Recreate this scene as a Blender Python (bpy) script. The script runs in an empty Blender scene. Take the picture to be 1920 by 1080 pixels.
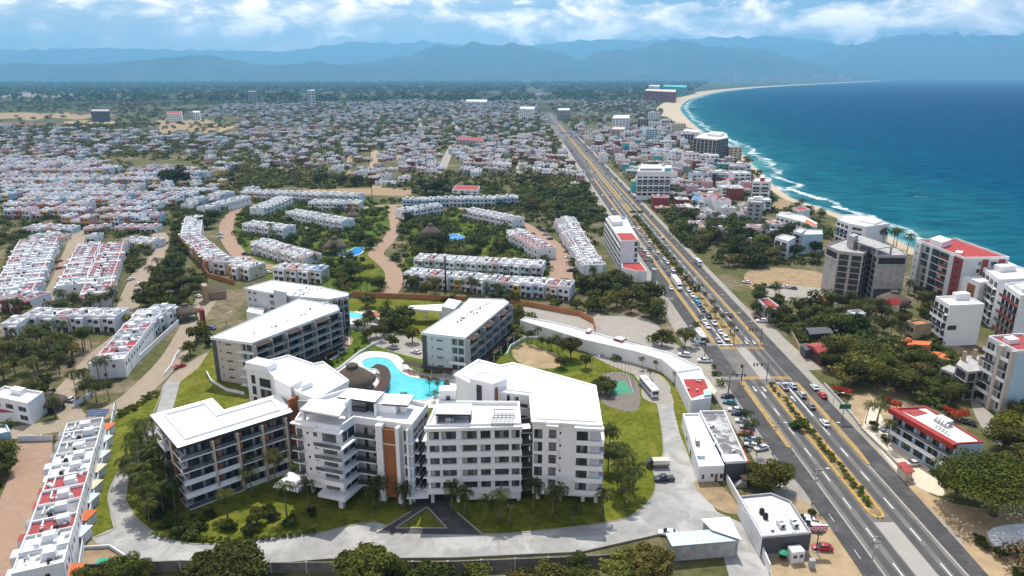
HAZE_D = 8.5e-5
HAZE_C = (.26, .64, 1.0, 1)
import bpy, math, random
import numpy as np
from mathutils import Vector, Matrix
RND = random.Random(7)
C = bpy.context.scene.collection
SC = bpy.context.scene
# ---------------------------------------------------------------- camera
FPX, HORIZ, CAMH = 1300.0, 140.0, 100.0
PITCH = math.atan((540 - HORIZ) / FPX)
SP, CP = math.sin(PITCH), math.cos(PITCH)
cam = bpy.data.cameras.new('camera'); cam_o = bpy.data.objects.new('camera', cam); C.objects.link(cam_o)
cam.sensor_width = 36.0; cam.lens = 36.0 * FPX / 1920.0
cam.clip_start = 1.0; cam.clip_end = 90000.0
cam_o.location = (0, 0, CAMH); cam_o.rotation_euler = (math.pi / 2 - PITCH, 0, 0)
SC.camera = cam_o

def G(px, py, z=0.0):
    """survey helper: where the sight line of a photo pixel meets the level z (used to measure plans off the photograph)"""
    a = (px - 960) / FPX; b = (540 - py) / FPX
    dx, dy, dz = a, CP + b * SP, -SP + b * CP
    t = (z - CAMH) / dz
    return (dx * t, dy * t)
def PX(x, y, z=0.0):
    rz = z - CAMH
    d = y * CP - rz * SP
    u = y * SP + rz * CP
    if d < 1: return (-9999, -9999)
    return (960 + FPX * x / d, 540 - FPX * u / d)
def PPM(py):  # pixels per metre on the ground at a row
    return (py - HORIZ) * CP / CAMH
HWS = 104.6
def HW(s, Y):  # highway frame: s = slope lane coordinate, Y = metres ahead
    return (s * HWS + 0.0080 * Y * (1 / CP) , Y)
def rowY(py): return G(960, py)[1]

# ---------------------------------------------------------------- materials
MATS = {}
def nmat(name):
    m = bpy.data.materials.new(name); m.use_nodes = True
    nt = m.node_tree
    return m, nt, nt.nodes['Principled BSDF']
def N(nt, typ, **kw):
    n = nt.nodes.new(typ)
    for k, v in kw.items():
        if k in n.inputs: n.inputs[k].default_value = v
        else: setattr(n, k, v)
    return n
def noise(nt, scale, detail=4, rough=.6, coord=None, dist=0.0):
    n = N(nt, 'ShaderNodeTexNoise'); n.inputs['Scale'].default_value = scale
    n.inputs['Detail'].default_value = detail; n.inputs['Roughness'].default_value = rough
    n.inputs['Distortion'].default_value = dist
    if coord is not None: nt.links.new(coord, n.inputs['Vector'])
    return n.outputs['Fac']
def ramp(nt, fac, stops, interp='LINEAR'):
    r = N(nt, 'ShaderNodeValToRGB'); r.color_ramp.interpolation = interp
    e = r.color_ramp.elements
    while len(e) < len(stops): e.new(0.5)
    for i, (p, c) in enumerate(stops):
        e[i].position = p
        e[i].color = (c, c, c, 1) if isinstance(c, (int, float)) else (c[0], c[1], c[2], 1)
    nt.links.new(fac, r.inputs['Fac']); return r.outputs['Color']
def mixc(nt, fac, a, b, typ='MIX'):
    m = N(nt, 'ShaderNodeMix'); m.data_type = 'RGBA'; m.blend_type = typ
    for sock, v in ((m.inputs[0], fac), (m.inputs[6], a), (m.inputs[7], b)):
        if isinstance(v, (int, float)): sock.default_value = v
        elif isinstance(v, tuple): sock.default_value = (v[0], v[1], v[2], 1)
        else: nt.links.new(v, sock)
    return m.outputs[2]
def math_(nt, op, a, b=0.0, c=None):
    m = N(nt, 'ShaderNodeMath'); m.operation = op
    for i, v in enumerate((a, b) if c is None else (a, b, c)):
        if isinstance(v, (int, float)): m.inputs[i].default_value = v
        else: nt.links.new(v, m.inputs[i])
    return m.outputs[0]
def objcoord(nt): return N(nt, 'ShaderNodeTexCoord').outputs['Object']
def geopos(nt): return N(nt, 'ShaderNodeNewGeometry').outputs['Position']
def plain(name, col, rough=.7, spec=.3, metal=0.0, var=.12, scale=.6, bump=0.0, stain=None):
    """a surface colour with soft mottling and, if asked, stains of their own shape"""
    if name in MATS: return MATS[name]
    m, nt, b = nmat(name)
    pos = geopos(nt)
    f = noise(nt, scale, 5, .65, pos)
    lo = tuple(max(0, c * (1 - var)) for c in col); hi = tuple(min(1, c * (1 + var)) for c in col)
    c = ramp(nt, f, [(.3, lo), (.7, hi)])
    if stain:
        f2 = noise(nt, stain[0], 6, .7, pos, .6)
        c = mixc(nt, ramp(nt, f2, [(stain[1], 0.0), (stain[1] + .12, stain[2])]), c, stain[3])
    nt.links.new(c, b.inputs['Base Color'])
    b.inputs['Roughness'].default_value = rough; b.inputs['Specular IOR Level'].default_value = spec
    b.inputs['Metallic'].default_value = metal
    if bump:
        bn = N(nt, 'ShaderNodeBump'); bn.inputs['Strength'].default_value = bump; bn.inputs['Distance'].default_value = .2
        nt.links.new(noise(nt, scale * 6, 4, .6, pos), bn.inputs['Height']); nt.links.new(bn.outputs[0], b.inputs['Normal'])
    MATS[name] = m; return m
def glassy(name, col, rough=.12, spec=.6):
    if name in MATS: return MATS[name]
    m, nt, b = nmat(name)
    pos = geopos(nt)
    c = ramp(nt, noise(nt, .35, 3, .6, pos), [(.35, tuple(x * .55 for x in col)), (.65, tuple(x * 1.5 for x in col))])
    nt.links.new(c, b.inputs['Base Color'])
    b.inputs['Roughness'].default_value = rough; b.inputs['Specular IOR Level'].default_value = spec
    MATS[name] = m; return m
def objcol(name, rough=.35, spec=.5, coat=0.0):
    if name in MATS: return MATS[name]
    m, nt, b = nmat(name)
    oi = N(nt, 'ShaderNodeObjectInfo')
    f = ramp(nt, noise(nt, .8, 4, .6, geopos(nt)), [(.3, .86), (.7, 1.0)])
    nt.links.new(mixc(nt, 1.0, oi.outputs['Color'], f, 'MULTIPLY'), b.inputs['Base Color'])
    b.inputs['Roughness'].default_value = rough; b.inputs['Specular IOR Level'].default_value = spec
    if coat: b.inputs['Coat Weight'].default_value = coat
    MATS[name] = m; return m

WHITE = plain('white_render', (.78, .78, .775), .75, .25, var=.05, scale=.3, stain=(.5, .66, .25, (.62, .61, .59)))
WHITE2 = plain('white_paint', (.74, .75, .76), .8, .2, var=.08, scale=.35, stain=(.9, .62, .35, (.45, .44, .42)))
ROOFW = plain('white_roof_membrane', (.82, .82, .82), .7, .25, var=.04, scale=.2, stain=(.25, .66, .2, (.6, .6, .6)))
ROOFD = plain('weathered_white_roof', (.66, .66, .66), .85, .2, var=.16, scale=.5, stain=(.45, .5, .6, (.36, .35, .34)))
BEIGE = plain('beige_plaster', (.50, .45, .39), .85, .2, var=.1, scale=.5, stain=(.6, .6, .3, (.36, .32, .28)))
PALEG = plain('pale_grey_plaster', (.52, .56, .57), .85, .2, var=.07, scale=.4)
GREY = plain('grey_plaster', (.33, .33, .34), .85, .2, var=.12, scale=.5)
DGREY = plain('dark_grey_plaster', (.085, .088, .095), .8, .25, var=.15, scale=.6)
CONC = plain('raw_concrete', (.38, .37, .36), .9, .2, var=.22, scale=.45, stain=(.35, .5, .5, (.23, .215, .2)))
REDR = plain('red_roof_paint', (.34, .045, .04), .8, .2, var=.2, scale=.5, stain=(.5, .6, .5, (.26, .05, .04)))
REDT = plain('faded_red_roof', (.31, .065, .062), .85, .2, var=.22, scale=.6, stain=(.7, .6, .5, (.45, .22, .21)))
ORANGE = plain('orange_tile', (.52, .14, .05), .85, .2, var=.2, scale=.8)
RUST = plain('rust_brown_panel', (.30, .115, .045), .7, .3, var=.18, scale=.5)
BROWN = plain('dark_brown_timber', (.06, .038, .028), .8, .2, var=.25, scale=1.5)
THATCH = plain('palm_thatch', (.125, .098, .075), .95, .1, var=.35, scale=2.2, bump=.5)
GLASS = glassy('dark_window_glass', (.035, .042, .045))
GLASSB = glassy('blue_window_glass', (.045, .075, .10))
FRAME = plain('dark_metal_frame', (.05, .052, .055), .5, .4, metal=.4, var=.1)
FRAMEW = plain('white_metal_frame', (.7, .7, .7), .5, .4, var=.05)
METAL = plain('galvanised_metal', (.42, .43, .44), .45, .5, metal=.7, var=.1)
BLACK = plain('black_plastic', (.018, .018, .02), .5, .4, var=.2)
YELLOW = plain('yellow_paint', (.62, .36, .02), .8, .2, var=.2, scale=.9, stain=(.8, .58, .5, (.35, .28, .18)))
YWALL = plain('yellow_wall', (.58, .36, .07), .8, .2, var=.12)
CREAM = plain('cream_wall', (.60, .52, .40), .85, .2, var=.1)
BLUEW = plain('pale_blue_wall', (.40, .54, .64), .8, .2, var=.1)
PINKW = plain('pink_wall', (.60, .32, .36), .85, .2, var=.12)
RAILG = glassy('railing_glass', (.10, .12, .13), .15, .5)
TAN = plain('tan_masonry', (.36, .27, .17), .9, .2, var=.2, scale=.8)
ORWALL = plain('orange_wall', (.40, .175, .08), .85, .2, var=.15)
REDW = plain('red_brown_wall', (.22, .055, .045), .85, .2, var=.15)
SKYB = plain('bright_blue_roof', (.06, .22, .45), .7, .3, var=.15)
TEAL = plain('teal_wall', (.08, .40, .42), .8, .2, var=.12)
TARP = plain('green_tarp', (.03, .28, .14), .7, .3, var=.15)

# ---------------------------------------------------------------- mesh builder
class MB:
    def __init__(s, o=(0, 0, 0)): s.v = []; s.f = []; s.m = []; s.mats = []; s.o = o; s.sm = []; s.at = []
    def mi(s, mat):
        if mat not in s.mats: s.mats.append(mat)
        return s.mats.index(mat)
    def face(s, pts, mat, smooth=False):
        n = len(s.v); s.v += [tuple(p) for p in pts]; s.f.append(tuple(range(n, n + len(pts)))); s.m.append(s.mi(mat)); s.sm.append(smooth)
    def mesh(s, vs, fs, mat, smooth=False):
        n = len(s.v); s.v += [tuple(p) for p in vs]; k = s.mi(mat)
        for f in fs: s.f.append(tuple(i + n for i in f)); s.m.append(k); s.sm.append(smooth)
    def prism(s, pts, z0, z1, mat, top=None, bottom=True):
        pts = ccw(pts); n = len(pts)
        vs = [(x, y, z0) for x, y in pts] + [(x, y, z1) for x, y in pts]
        s.mesh(vs, [(i, (i + 1) % n, n + (i + 1) % n, n + i) for i in range(n)], mat)
        s.face([(x, y, z1) for x, y in pts], top or mat)
        if bottom: s.face([(x, y, z0) for x, y in reversed(pts)], mat)
    def box(s, c, size, mat, rz=0.0, top=None):
        x, y, z = c; w, d, h = (q / 2 for q in size); ca, sa = math.cos(rz), math.sin(rz)
        pts = [(x + a * ca - b * sa, y + a * sa + b * ca) for a, b in ((-w, -d), (w, -d), (w, d), (-w, d))]
        s.prism(pts, z - h, z + h, mat, top)
    def tube(s, pts, rad, mat, sides=6, cap=True, smooth=True):
        rings = []
        k = len(pts)
        for i, p in enumerate(pts):
            a = Vector(pts[max(i - 1, 0)]); b = Vector(pts[min(i + 1, k - 1)]); d = (b - a)
            d = d.normalized() if d.length > 1e-9 else Vector((0, 0, 1))
            u = d.cross(Vector((0, 0, 1))) if abs(d.z) < .95 else d.cross(Vector((1, 0, 0)))
            u.normalize(); w = d.cross(u); r = rad[i] if isinstance(rad, (list, tuple)) else rad
            rings.append([Vector(p) + (u * math.cos(q) + w * math.sin(q)) * r for q in (2 * math.pi * j / sides for j in range(sides))])
        vs = [v for r in rings for v in r]
        fs = [(i * sides + j, i * sides + (j + 1) % sides, (i + 1) * sides + (j + 1) % sides, (i + 1) * sides + j) for i in range(k - 1) for j in range(sides)]
        if cap: fs += [tuple(range(sides - 1, -1, -1)), tuple((k - 1) * sides + j for j in range(sides))]
        s.mesh(vs, fs, mat, smooth)
    def lathe(s, c, prof, mat, sides=16, smooth=True):
        vs = [(c[0] + r * math.cos(2 * math.pi * j / sides), c[1] + r * math.sin(2 * math.pi * j / sides), c[2] + z) for r, z in prof for j in range(sides)]
        k = len(prof)
        fs = [(i * sides + j, i * sides + (j + 1) % sides, (i + 1) * sides + (j + 1) % sides, (i + 1) * sides + j) for i in range(k - 1) for j in range(sides)]
        fs.append(tuple((k - 1) * sides + j for j in range(sides)))
        s.mesh(vs, fs, mat, smooth)
    def data(s, name):
        me = bpy.data.meshes.new(name); ox, oy, oz = s.o
        me.from_pydata([(x - ox, y - oy, z - oz) for x, y, z in s.v], [], s.f)
        for m in s.mats: me.materials.append(m)
        me.polygons.foreach_set('material_index', s.m); me.polygons.foreach_set('use_smooth', s.sm)
        me.update(); return me
    def build(s, name, parent=None, **props):
        o = bpy.data.objects.new(name, s.data(name)); C.objects.link(o)
        if parent is not None: o.parent = parent
        else: o.location = s.o
        tag(o, **props); return o
def ccw(pts):
    a = sum(pts[i][0] * pts[(i + 1) % len(pts)][1] - pts[(i + 1) % len(pts)][0] * pts[i][1] for i in range(len(pts)))
    return list(pts) if a > 0 else list(reversed(pts))
def tag(o, label=None, cat=None, group=None, kind=None):
    if label: o['label'] = label
    if cat: o['category'] = cat
    if group: o['group'] = group
    if kind: o['kind'] = kind
    return o
def empty(name, loc, rz=0.0, **props):
    o = bpy.data.objects.new(name, None); o.empty_display_size = .5; C.objects.link(o)
    o.location = loc; o.rotation_euler = (0, 0, rz); tag(o, **props); return o
def inst(name, data, parent=None, loc=(0, 0, 0), rz=0.0, scale=None, **props):
    o = bpy.data.objects.new(name, data); C.objects.link(o); o.location = loc; o.rotation_euler = (0, 0, rz)
    if scale: o.scale = scale if isinstance(scale, (tuple, list)) else (scale,) * 3
    if parent is not None: o.parent = parent
    tag(o, **props); return o
KIDS = {}
def copy_tree(src, loc, rz=0.0, scale=None, **props):
    c = src.copy(); C.objects.link(c); c.location = loc; c.rotation_euler = (0, 0, rz)
    if scale: c.scale = scale if isinstance(scale, (tuple, list)) else (scale,) * 3
    tag(c, **props)
    for ch in KIDS.get(src.name, src.children):
        d = ch.copy(); C.objects.link(d); d.parent = c
        for g in KIDS.get(ch.name, ch.children):
            e = g.copy(); C.objects.link(e); e.parent = d
    return c
# every repeat registers here; at the end look-alikes get the ordinal that singles them out
LAB = {}
def reg(o, base, x, y, z=0.0):
    o['label'] = base; LAB.setdefault(base, []).append((PX(x, y, z)[0], o)); return o
ORD = 'first second third fourth fifth sixth seventh eighth ninth tenth eleventh twelfth thirteenth fourteenth fifteenth sixteenth seventeenth eighteenth nineteenth twentieth'.split()
def ordw(i):
    if i < 20: return ORD[i]
    n = i + 1
    return '%d%s' % (n, 'th' if 10 <= n % 100 <= 20 else {1: 'st', 2: 'nd', 3: 'rd'}.get(n % 10, 'th'))
def finish_labels():
    for base, lst in LAB.items():
        if len(lst) == 1: continue
        lst.sort(key=lambda t: t[0])
        for i, (_, o) in enumerate(lst):
            o['label'] = base + (', leftmost one' if i == 0 else ', rightmost one' if i == len(lst) - 1 else ', %s from left' % ordw(i))
def sheet(name, pxpoly, z, mat, kind='structure', world=False, thick=None, **props):
    pts = ccw(pxpoly if world else [G(x, y) for x, y in pxpoly])
    mb = MB()
    if thick: mb.prism(pts, 0.0, thick, thick and mat)
    else: mb.face([(x, y, z) for x, y in pts], mat)
    return mb.build(name, kind=kind, **props)
def lerp(a, b, t): return tuple(x + (y - x) * t for x, y in zip(a, b))
def strip_px(pts, widths):
    """a road polygon from a centre line given in photo pixels with widths in metres"""
    w = [G(*p) for p in pts]; L, R = [], []
    for i, p in enumerate(w):
        a, b = w[max(i - 1, 0)], w[min(i + 1, len(w) - 1)]
        d = Vector((b[0] - a[0], b[1] - a[1])).normalized(); h = (widths[i] if isinstance(widths, (list, tuple)) else widths) / 2
        L.append((p[0] - d.y * h, p[1] + d.x * h)); R.append((p[0] + d.y * h, p[1] - d.x * h))
    return L + R[::-1]
def smooth_px(pts, n=4):
    out = []
    k = len(pts)
    for i in range(k - 1):
        p0, p1, p2, p3 = pts[max(i - 1, 0)], pts[i], pts[i + 1], pts[min(i + 2, k - 1)]
        for j in range(n):
            t = j / n
            out.append(tuple(.5 * (2 * b + (c - a) * t + (2 * a - 5 * b + 4 * c - d) * t * t + (3 * b - a - 3 * c + d) * t ** 3) for a, b, c, d in zip(p0, p1, p2, p3)))
    out.append(tuple(pts[-1])); return out
def smooth_loop(pts, n=4):
    k = len(pts); out = []
    for i in range(k):
        p0, p1, p2, p3 = pts[i - 1], pts[i], pts[(i + 1) % k], pts[(i + 2) % k]
        for j in range(n):
            t = j / n
            out.append(tuple(.5 * (2 * b + (c - a) * t + (2 * a - 5 * b + 4 * c - d) * t * t + (3 * b - a - 3 * c + d) * t ** 3) for a, b, c, d in zip(p0, p1, p2, p3)))
    return out
# ---------------------------------------------------------------- sky, sun, air
SUN_EL, SUN_AZ = math.radians(60), math.radians(1)       # azimuth measured from +Y towards +X
sun = bpy.data.lights.new('sun', 'SUN'); sun.energy = 4.2; sun.angle = math.radians(.5); sun.color = (1.0, .955, .88)
sun_o = bpy.data.objects.new('sun', sun); C.objects.link(sun_o)
sd = Vector((math.sin(SUN_AZ) * math.cos(SUN_EL), math.cos(SUN_AZ) * math.cos(SUN_EL), math.sin(SUN_EL)))
sun_o.rotation_euler = sd.to_track_quat('Z', 'Y').to_euler()
w = bpy.data.worlds.new('World'); SC.world = w; w.use_nodes = True
nt = w.node_tree; bg = nt.nodes['Background']; bg.inputs['Strength'].default_value = .15
sky = N(nt, 'ShaderNodeTexSky'); sky.sky_type = 'NISHITA'; sky.sun_disc = False
sky.sun_elevation = SUN_EL; sky.sun_rotation = SUN_AZ; sky.altitude = 100; sky.air_density = 1.0; sky.dust_density = .6; sky.ozone_density = 2.0
tc = N(nt, 'ShaderNodeTexCoord'); sx = N(nt, 'ShaderNodeSeparateXYZ'); nt.links.new(tc.outputs['Generated'], sx.inputs[0])
el = sx.outputs['Z']
def skyvec(kx, kz, ox=0.0):
    c = N(nt, 'ShaderNodeCombineXYZ')
    az = math_(nt, 'ARCTAN2', sx.outputs['X'], sx.outputs['Y'])
    nt.links.new(math_(nt, 'MULTIPLY_ADD', az, kx, ox), c.inputs[0]); nt.links.new(math_(nt, 'MULTIPLY', el, kz), c.inputs[2]); return c.outputs[0]
n1 = noise(nt, 1.0, 10, .62, skyvec(12.0, 27.0, 3.3), .3)
n2 = noise(nt, 1.0, 5, .55, skyvec(3.6, 10.0, 1.2), .2)
dens = math_(nt, 'ADD', math_(nt, 'MULTIPLY', n1, .75), math_(nt, 'MULTIPLY', n2, .35))
band = ramp(nt, el, [(0.0, .28), (.040, .42), (.056, .54), (.078, .56), (.098, .44), (.16, .36), (.5, .26)])
veil = ramp(nt, math_(nt, 'MULTIPLY_ADD', sx.outputs['X'], -1.0, math_(nt, 'MULTIPLY', n2, .4)), [(.0, 0.0), (.45, .5)])
mask = ramp(nt, math_(nt, 'ADD', dens, math_(nt, 'SUBTRACT', band, .5)), [(.515, 0.0), (.56, .6), (.64, 1.0)])
mask = math_(nt, 'MAXIMUM', mask, veil)
shade = ramp(nt, n1, [(.40, (6.5, 5.8, 5.4)), (.50, (9.5, 8.0, 7.0)), (.60, (16.0, 13.4, 11.6))])
skyc = mixc(nt, 1.0, mixc(nt, 1.0, sky.outputs[0], (1.06, 1.0, .95), 'MULTIPLY'), ramp(nt, el, [(.0, (.50, .48, .46)), (.055, (.40, .42, .44)), (.10, (.30, .37, .44)), (.17, (1, 1, 1))]), 'MULTIPLY')
nt.links.new(mixc(nt, mask, skyc, shade), bg.inputs['Color'])

SC.view_settings.view_transform = 'Standard'; SC.view_settings.look = 'None'
SC.view_settings.exposure = .36; SC.view_settings.gamma = 1.0
SC.cycles.use_denoising = True
try: SC.cycles.denoiser = 'OPENIMAGEDENOISE'
except Exception: pass
SC.cycles.max_bounces = 5; SC.cycles.diffuse_bounces = 2; SC.cycles.glossy_bounces = 2; SC.cycles.transparent_max_bounces = 6
SC.cycles.volume_bounces = 0; SC.cycles.caustics_reflective = False; SC.cycles.caustics_refractive = False

hz = MB(); hz.prism([(-26000, -400), (26000, -400), (26000, 26500), (-26000, 26500)], -3, 1420, None)
hz.mats = []; hz.m = [0] * len(hz.f)
hm = bpy.data.materials.new('air_haze'); hm.use_nodes = True; hnt = hm.node_tree
hnt.nodes.remove(hnt.nodes['Principled BSDF'])
pv = N(hnt, 'ShaderNodeVolumePrincipled'); pv.inputs['Density'].default_value = HAZE_D; pv.inputs['Color'].default_value = HAZE_C
pv.inputs['Anisotropy'].default_value = .35
hnt.links.new(pv.outputs[0], hnt.nodes['Material Output'].inputs['Volume'])
hz.mats = [hm]; hz.build('haze', kind='stuff')

# ---------------------------------------------------------------- ground
def ground_material():
    m, nt, b = nmat('ground_soil'); pos = geopos(nt)
    s = N(nt, 'ShaderNodeSeparateXYZ'); nt.links.new(pos, s.inputs[0])
    fine = noise(nt, .35, 6, .65, pos); mid = noise(nt, .035, 5, .6, pos, .4); big = noise(nt, .0016, 5, .62, pos, .6)
    soil = ramp(nt, fine, [(.3, (.12, .092, .058)), (.55, (.21, .165, .11)), (.75, (.30, .25, .18))])
    grassy = ramp(nt, fine, [(.3, (.045, .052, .014)), (.7, (.11, .115, .035))])
    near = mixc(nt, ramp(nt, mid, [(.36, 0.0), (.52, .9)]), soil, grassy)
    fz = ramp(nt, noise(nt, .012, 8, .75, pos), [(.36, (.018, .03, .014)), (.52, (.05, .065, .028)), (.66, (.13, .115, .07))])
    fld = ramp(nt, big, [(.38, (.022, .036, .016)), (.5, (.045, .06, .026)), (.6, (.12, .10, .06)), (.68, (.05, .065, .03))])
    far = mixc(nt, .5, fz, fld)
    k = ramp(nt, math_(nt, 'MULTIPLY', s.outputs['Y'], 1 / 4000.0), [(.30, 0.0), (.52, 1.0)])
    nt.links.new(mixc(nt, k, near, far), b.inputs['Base Color'])
    b.inputs['Roughness'].default_value = .95; b.inputs['Specular IOR Level'].default_value = .1
    return m
g = MB(); gm = ground_material()
g.face([(-25500, -350, 0), (25500, -350, 0), (25500, 26000, 0), (-25500, 26000, 0)], gm); g.build('ground', kind='structure')

LAWN = plain('mown_lawn', (.102, .117, .013), .95, .05, var=.42, scale=.7, stain=(.16, .48, .6, (.20, .19, .035)), bump=.4)
LAWN2 = plain('garden_grass', (.075, .11, .010), .95, .1, var=.35, scale=.4)
PAVER = plain('grey_paver', (.29, .285, .27), .85, .2, var=.16, scale=.35, stain=(.10, .47, .75, (.43, .42, .395)))
CONCR = plain('light_concrete', (.30, .275, .235), .88, .2, var=.1, scale=.3, stain=(.16, .55, .45, (.23, .205, .17)))
TANST = plain('tan_street', (.30, .245, .18), .9, .15, var=.12, scale=.3, stain=(.12, .54, .5, (.27, .225, .175)))
PINKST = plain('pink_brick_street', (.31, .21, .15), .9, .15, var=.12, scale=.4, stain=(.2, .55, .5, (.25, .175, .12)))
ASPH = plain('asphalt', (.062, .060, .060), .88, .25, var=.22, scale=.25, stain=(.14, .5, .7, (.115, .108, .10)))
ASPHL = plain('worn_highway_concrete', (.165, .155, .145), .88, .2, var=.12, scale=.3, stain=(.11, .46, .7, (.115, .108, .10)))
ASPHW = plain('wheel_track_asphalt', (.082, .079, .076), .88, .2, var=.16, scale=.2)
CONCW = plain('pale_crossing_concrete', (.33, .31, .275), .88, .2, var=.08, scale=.2)
SAND = plain('dry_sand', (.36, .27, .16), .95, .1, var=.2, scale=.25, stain=(.12, .5, .6, (.24, .175, .10)))
DIRT = plain('dry_earth', (.30, .22, .13), .95, .1, var=.25, scale=.3, stain=(.2, .52, .6, (.17, .13, .075)))
BEACH = plain('beach_sand', (.46, .375, .26), .95, .1, var=.1, scale=.05)
LINEW = plain('white_road_paint', (.78, .78, .76), .7, .25, var=.06)
LINEY = plain('yellow_kerb_paint', (.46, .27, .055), .85, .2, var=.28, scale=.6, stain=(.9, .52, .6, (.36, .29, .20)))
DECK = plain('pale_pool_deck', (.62, .59, .54), .85, .2, var=.06)

# ---------------------------------------------------------------- sea and beach
COAST = [(2300, 690), (2080, 610), (1920, 556), (1800, 512), (1735, 480), (1690, 455), (1640, 432), (1570, 401), (1520, 384), (1482, 370), (1452, 348), (1425, 326), (1402, 301), (1385, 283), (1366, 271),
         (1338, 258), (1312, 243), (1291, 226), (1279, 212), (1275, 203), (1282, 193), (1303, 183), (1350, 172), (1420, 164.5), (1500, 159.5), (1580, 155.5), (1640, 152.3), (1655, 151.2)]
cw = [G(*p) for p in COAST]
cw = smooth_px(cw, 6)
FAR_Y = G(960, 147.6)[1]
def sea_mesh():
    offs = [0, 2, 5, 9, 14, 20, 30, 45, 70, 110, 180, 300, 500, 900, 1700, 3500, 8000, 16000]
    rows = list(cw) + [(cw[-1][0] + 700, cw[-1][1] + 900), (cw[-1][0] + 1400, FAR_Y)]
    vs, sh = [], []
    cwa = np.array(cw)
    for x, y in rows:
        for d in offs:
            X = min(x + d, 25000); vs.append((X, y, .06))
            dd = np.sqrt(((cwa - np.array([X, y])) ** 2).sum(1)).min()
            sh.append(min(dd, d) if d < 40 else dd)
    k = len(offs)
    fs = [(i * k + j, i * k + j + 1, (i + 1) * k + j + 1, (i + 1) * k + j) for i in range(len(rows) - 1) for j in range(k - 1)]
    mb = MB(); m = water_material(); mb.mesh(vs, fs, m, True)
    o = mb.build('sea', kind='structure')
    a = o.data.attributes.new('shore', 'FLOAT', 'POINT'); a.data.foreach_set('value', sh)
    return o
def water_material():
    m, nt, b = nmat('sea_water'); pos = geopos(nt)
    at = N(nt, 'ShaderNodeAttribute'); at.attribute_name = 'shore'
    d = at.outputs['Fac']
    wob = math_(nt, 'MULTIPLY_ADD', noise(nt, .006, 5, .6, pos), 260.0, -130.0)
    dd = math_(nt, 'DIVIDE', math_(nt, 'ADD', d, wob), 1400.0)
    depth = ramp(nt, dd, [(0.0, (.06, .20, .21)), (.03, (.008, .096, .135)), (.12, (.0015, .060, .116)), (.30, (.0006, .048, .112)), (.7, (.0005, .039, .104)), (1.0, (.0004, .037, .101))])
    streak = N(nt, 'ShaderNodeMapping'); streak.inputs['Scale'].default_value = (.035, .10, .05); nt.links.new(pos, streak.inputs[0])
    sw = noise(nt, 1.0, 6, .65, streak.outputs[0], .3)
    depth = mixc(nt, .8, depth, ramp(nt, sw, [(.34, (.5, .55, .6)), (.66, (1.5, 1.45, 1.35))]), 'MULTIPLY')
    # breakers near the sand and scattered white caps
    fn = noise(nt, .16, 5, .6, pos, .6); fl = noise(nt, .02, 3, .5, pos)
    edge = math_(nt, 'SUBTRACT', math_(nt, 'MULTIPLY_ADD', fl, 15.0, math_(nt, 'MULTIPLY', fn, 6.0)), d)
    foam1 = ramp(nt, math_(nt, 'DIVIDE', edge, 20.0), [(.25, 0.0), (.60, .6)])
    br = math_(nt, 'SINE', math_(nt, 'MULTIPLY_ADD', d, .17, math_(nt, 'MULTIPLY', fl, 9.0)))
    foam2 = ramp(nt, math_(nt, 'MULTIPLY', math_(nt, 'MULTIPLY', math_(nt, 'MAXIMUM', br, 0.0), ramp(nt, math_(nt, 'DIVIDE', d, 100.0), [(.1, 1.0), (.8, 0.0)])), fn), [(.27, 0.0), (.40, .75)])
    cap = N(nt, 'ShaderNodeMapping'); cap.inputs['Scale'].default_value = (.03, .09, .05); nt.links.new(pos, cap.inputs[0])
    caps = ramp(nt, noise(nt, 1.0, 3, .5, cap.outputs[0]), [(.735, 0.0), (.79, .6)])
    brk = ramp(nt, noise(nt, .045, 4, .6, pos), [(.40, .12), (.58, 1.0)])
    fm = math_(nt, 'MAXIMUM', math_(nt, 'MULTIPLY', math_(nt, 'MAXIMUM', foam1, foam2), brk), caps)
    nt.links.new(mixc(nt, fm, depth, (.75, .78, .78)), b.inputs['Base Color'])
    b.inputs['Roughness'].default_value = .7; b.inputs['Specular IOR Level'].default_value = .005
    bn = N(nt, 'ShaderNodeBump'); bn.inputs['Strength'].default_value = .6; bn.inputs['Distance'].default_value = .8
    nt.links.new(noise(nt, .12, 6, .65, pos, .4), bn.inputs['Height']); nt.links.new(bn.outputs[0], b.inputs['Normal'])
    return m
sea_mesh()
inner = []
for i, (x, y) in enumerate(cw):
    py = PX(x, y)[1]
    a, b_ = cw[max(i - 1, 0)], cw[min(i + 1, len(cw) - 1)]
    d = Vector((b_[0] - a[0], b_[1] - a[1])).normalized()
    wd = 8 if py > 330 else 14 if py > 265 else 18 if py > 230 else 70 if py > 175 else 120
    inner.append((x - d.y * wd, y + d.x * wd))
bm_ = MB()
for i in range(len(cw) - 1):
    bm_.face([(cw[i][0] + 9, cw[i][1], .03), (cw[i + 1][0] + 9, cw[i + 1][1], .03), (inner[i + 1][0], inner[i + 1][1], .03), (inner[i][0], inner[i][1], .03)], BEACH)
bm_.build('beach', kind='structure')

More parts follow.
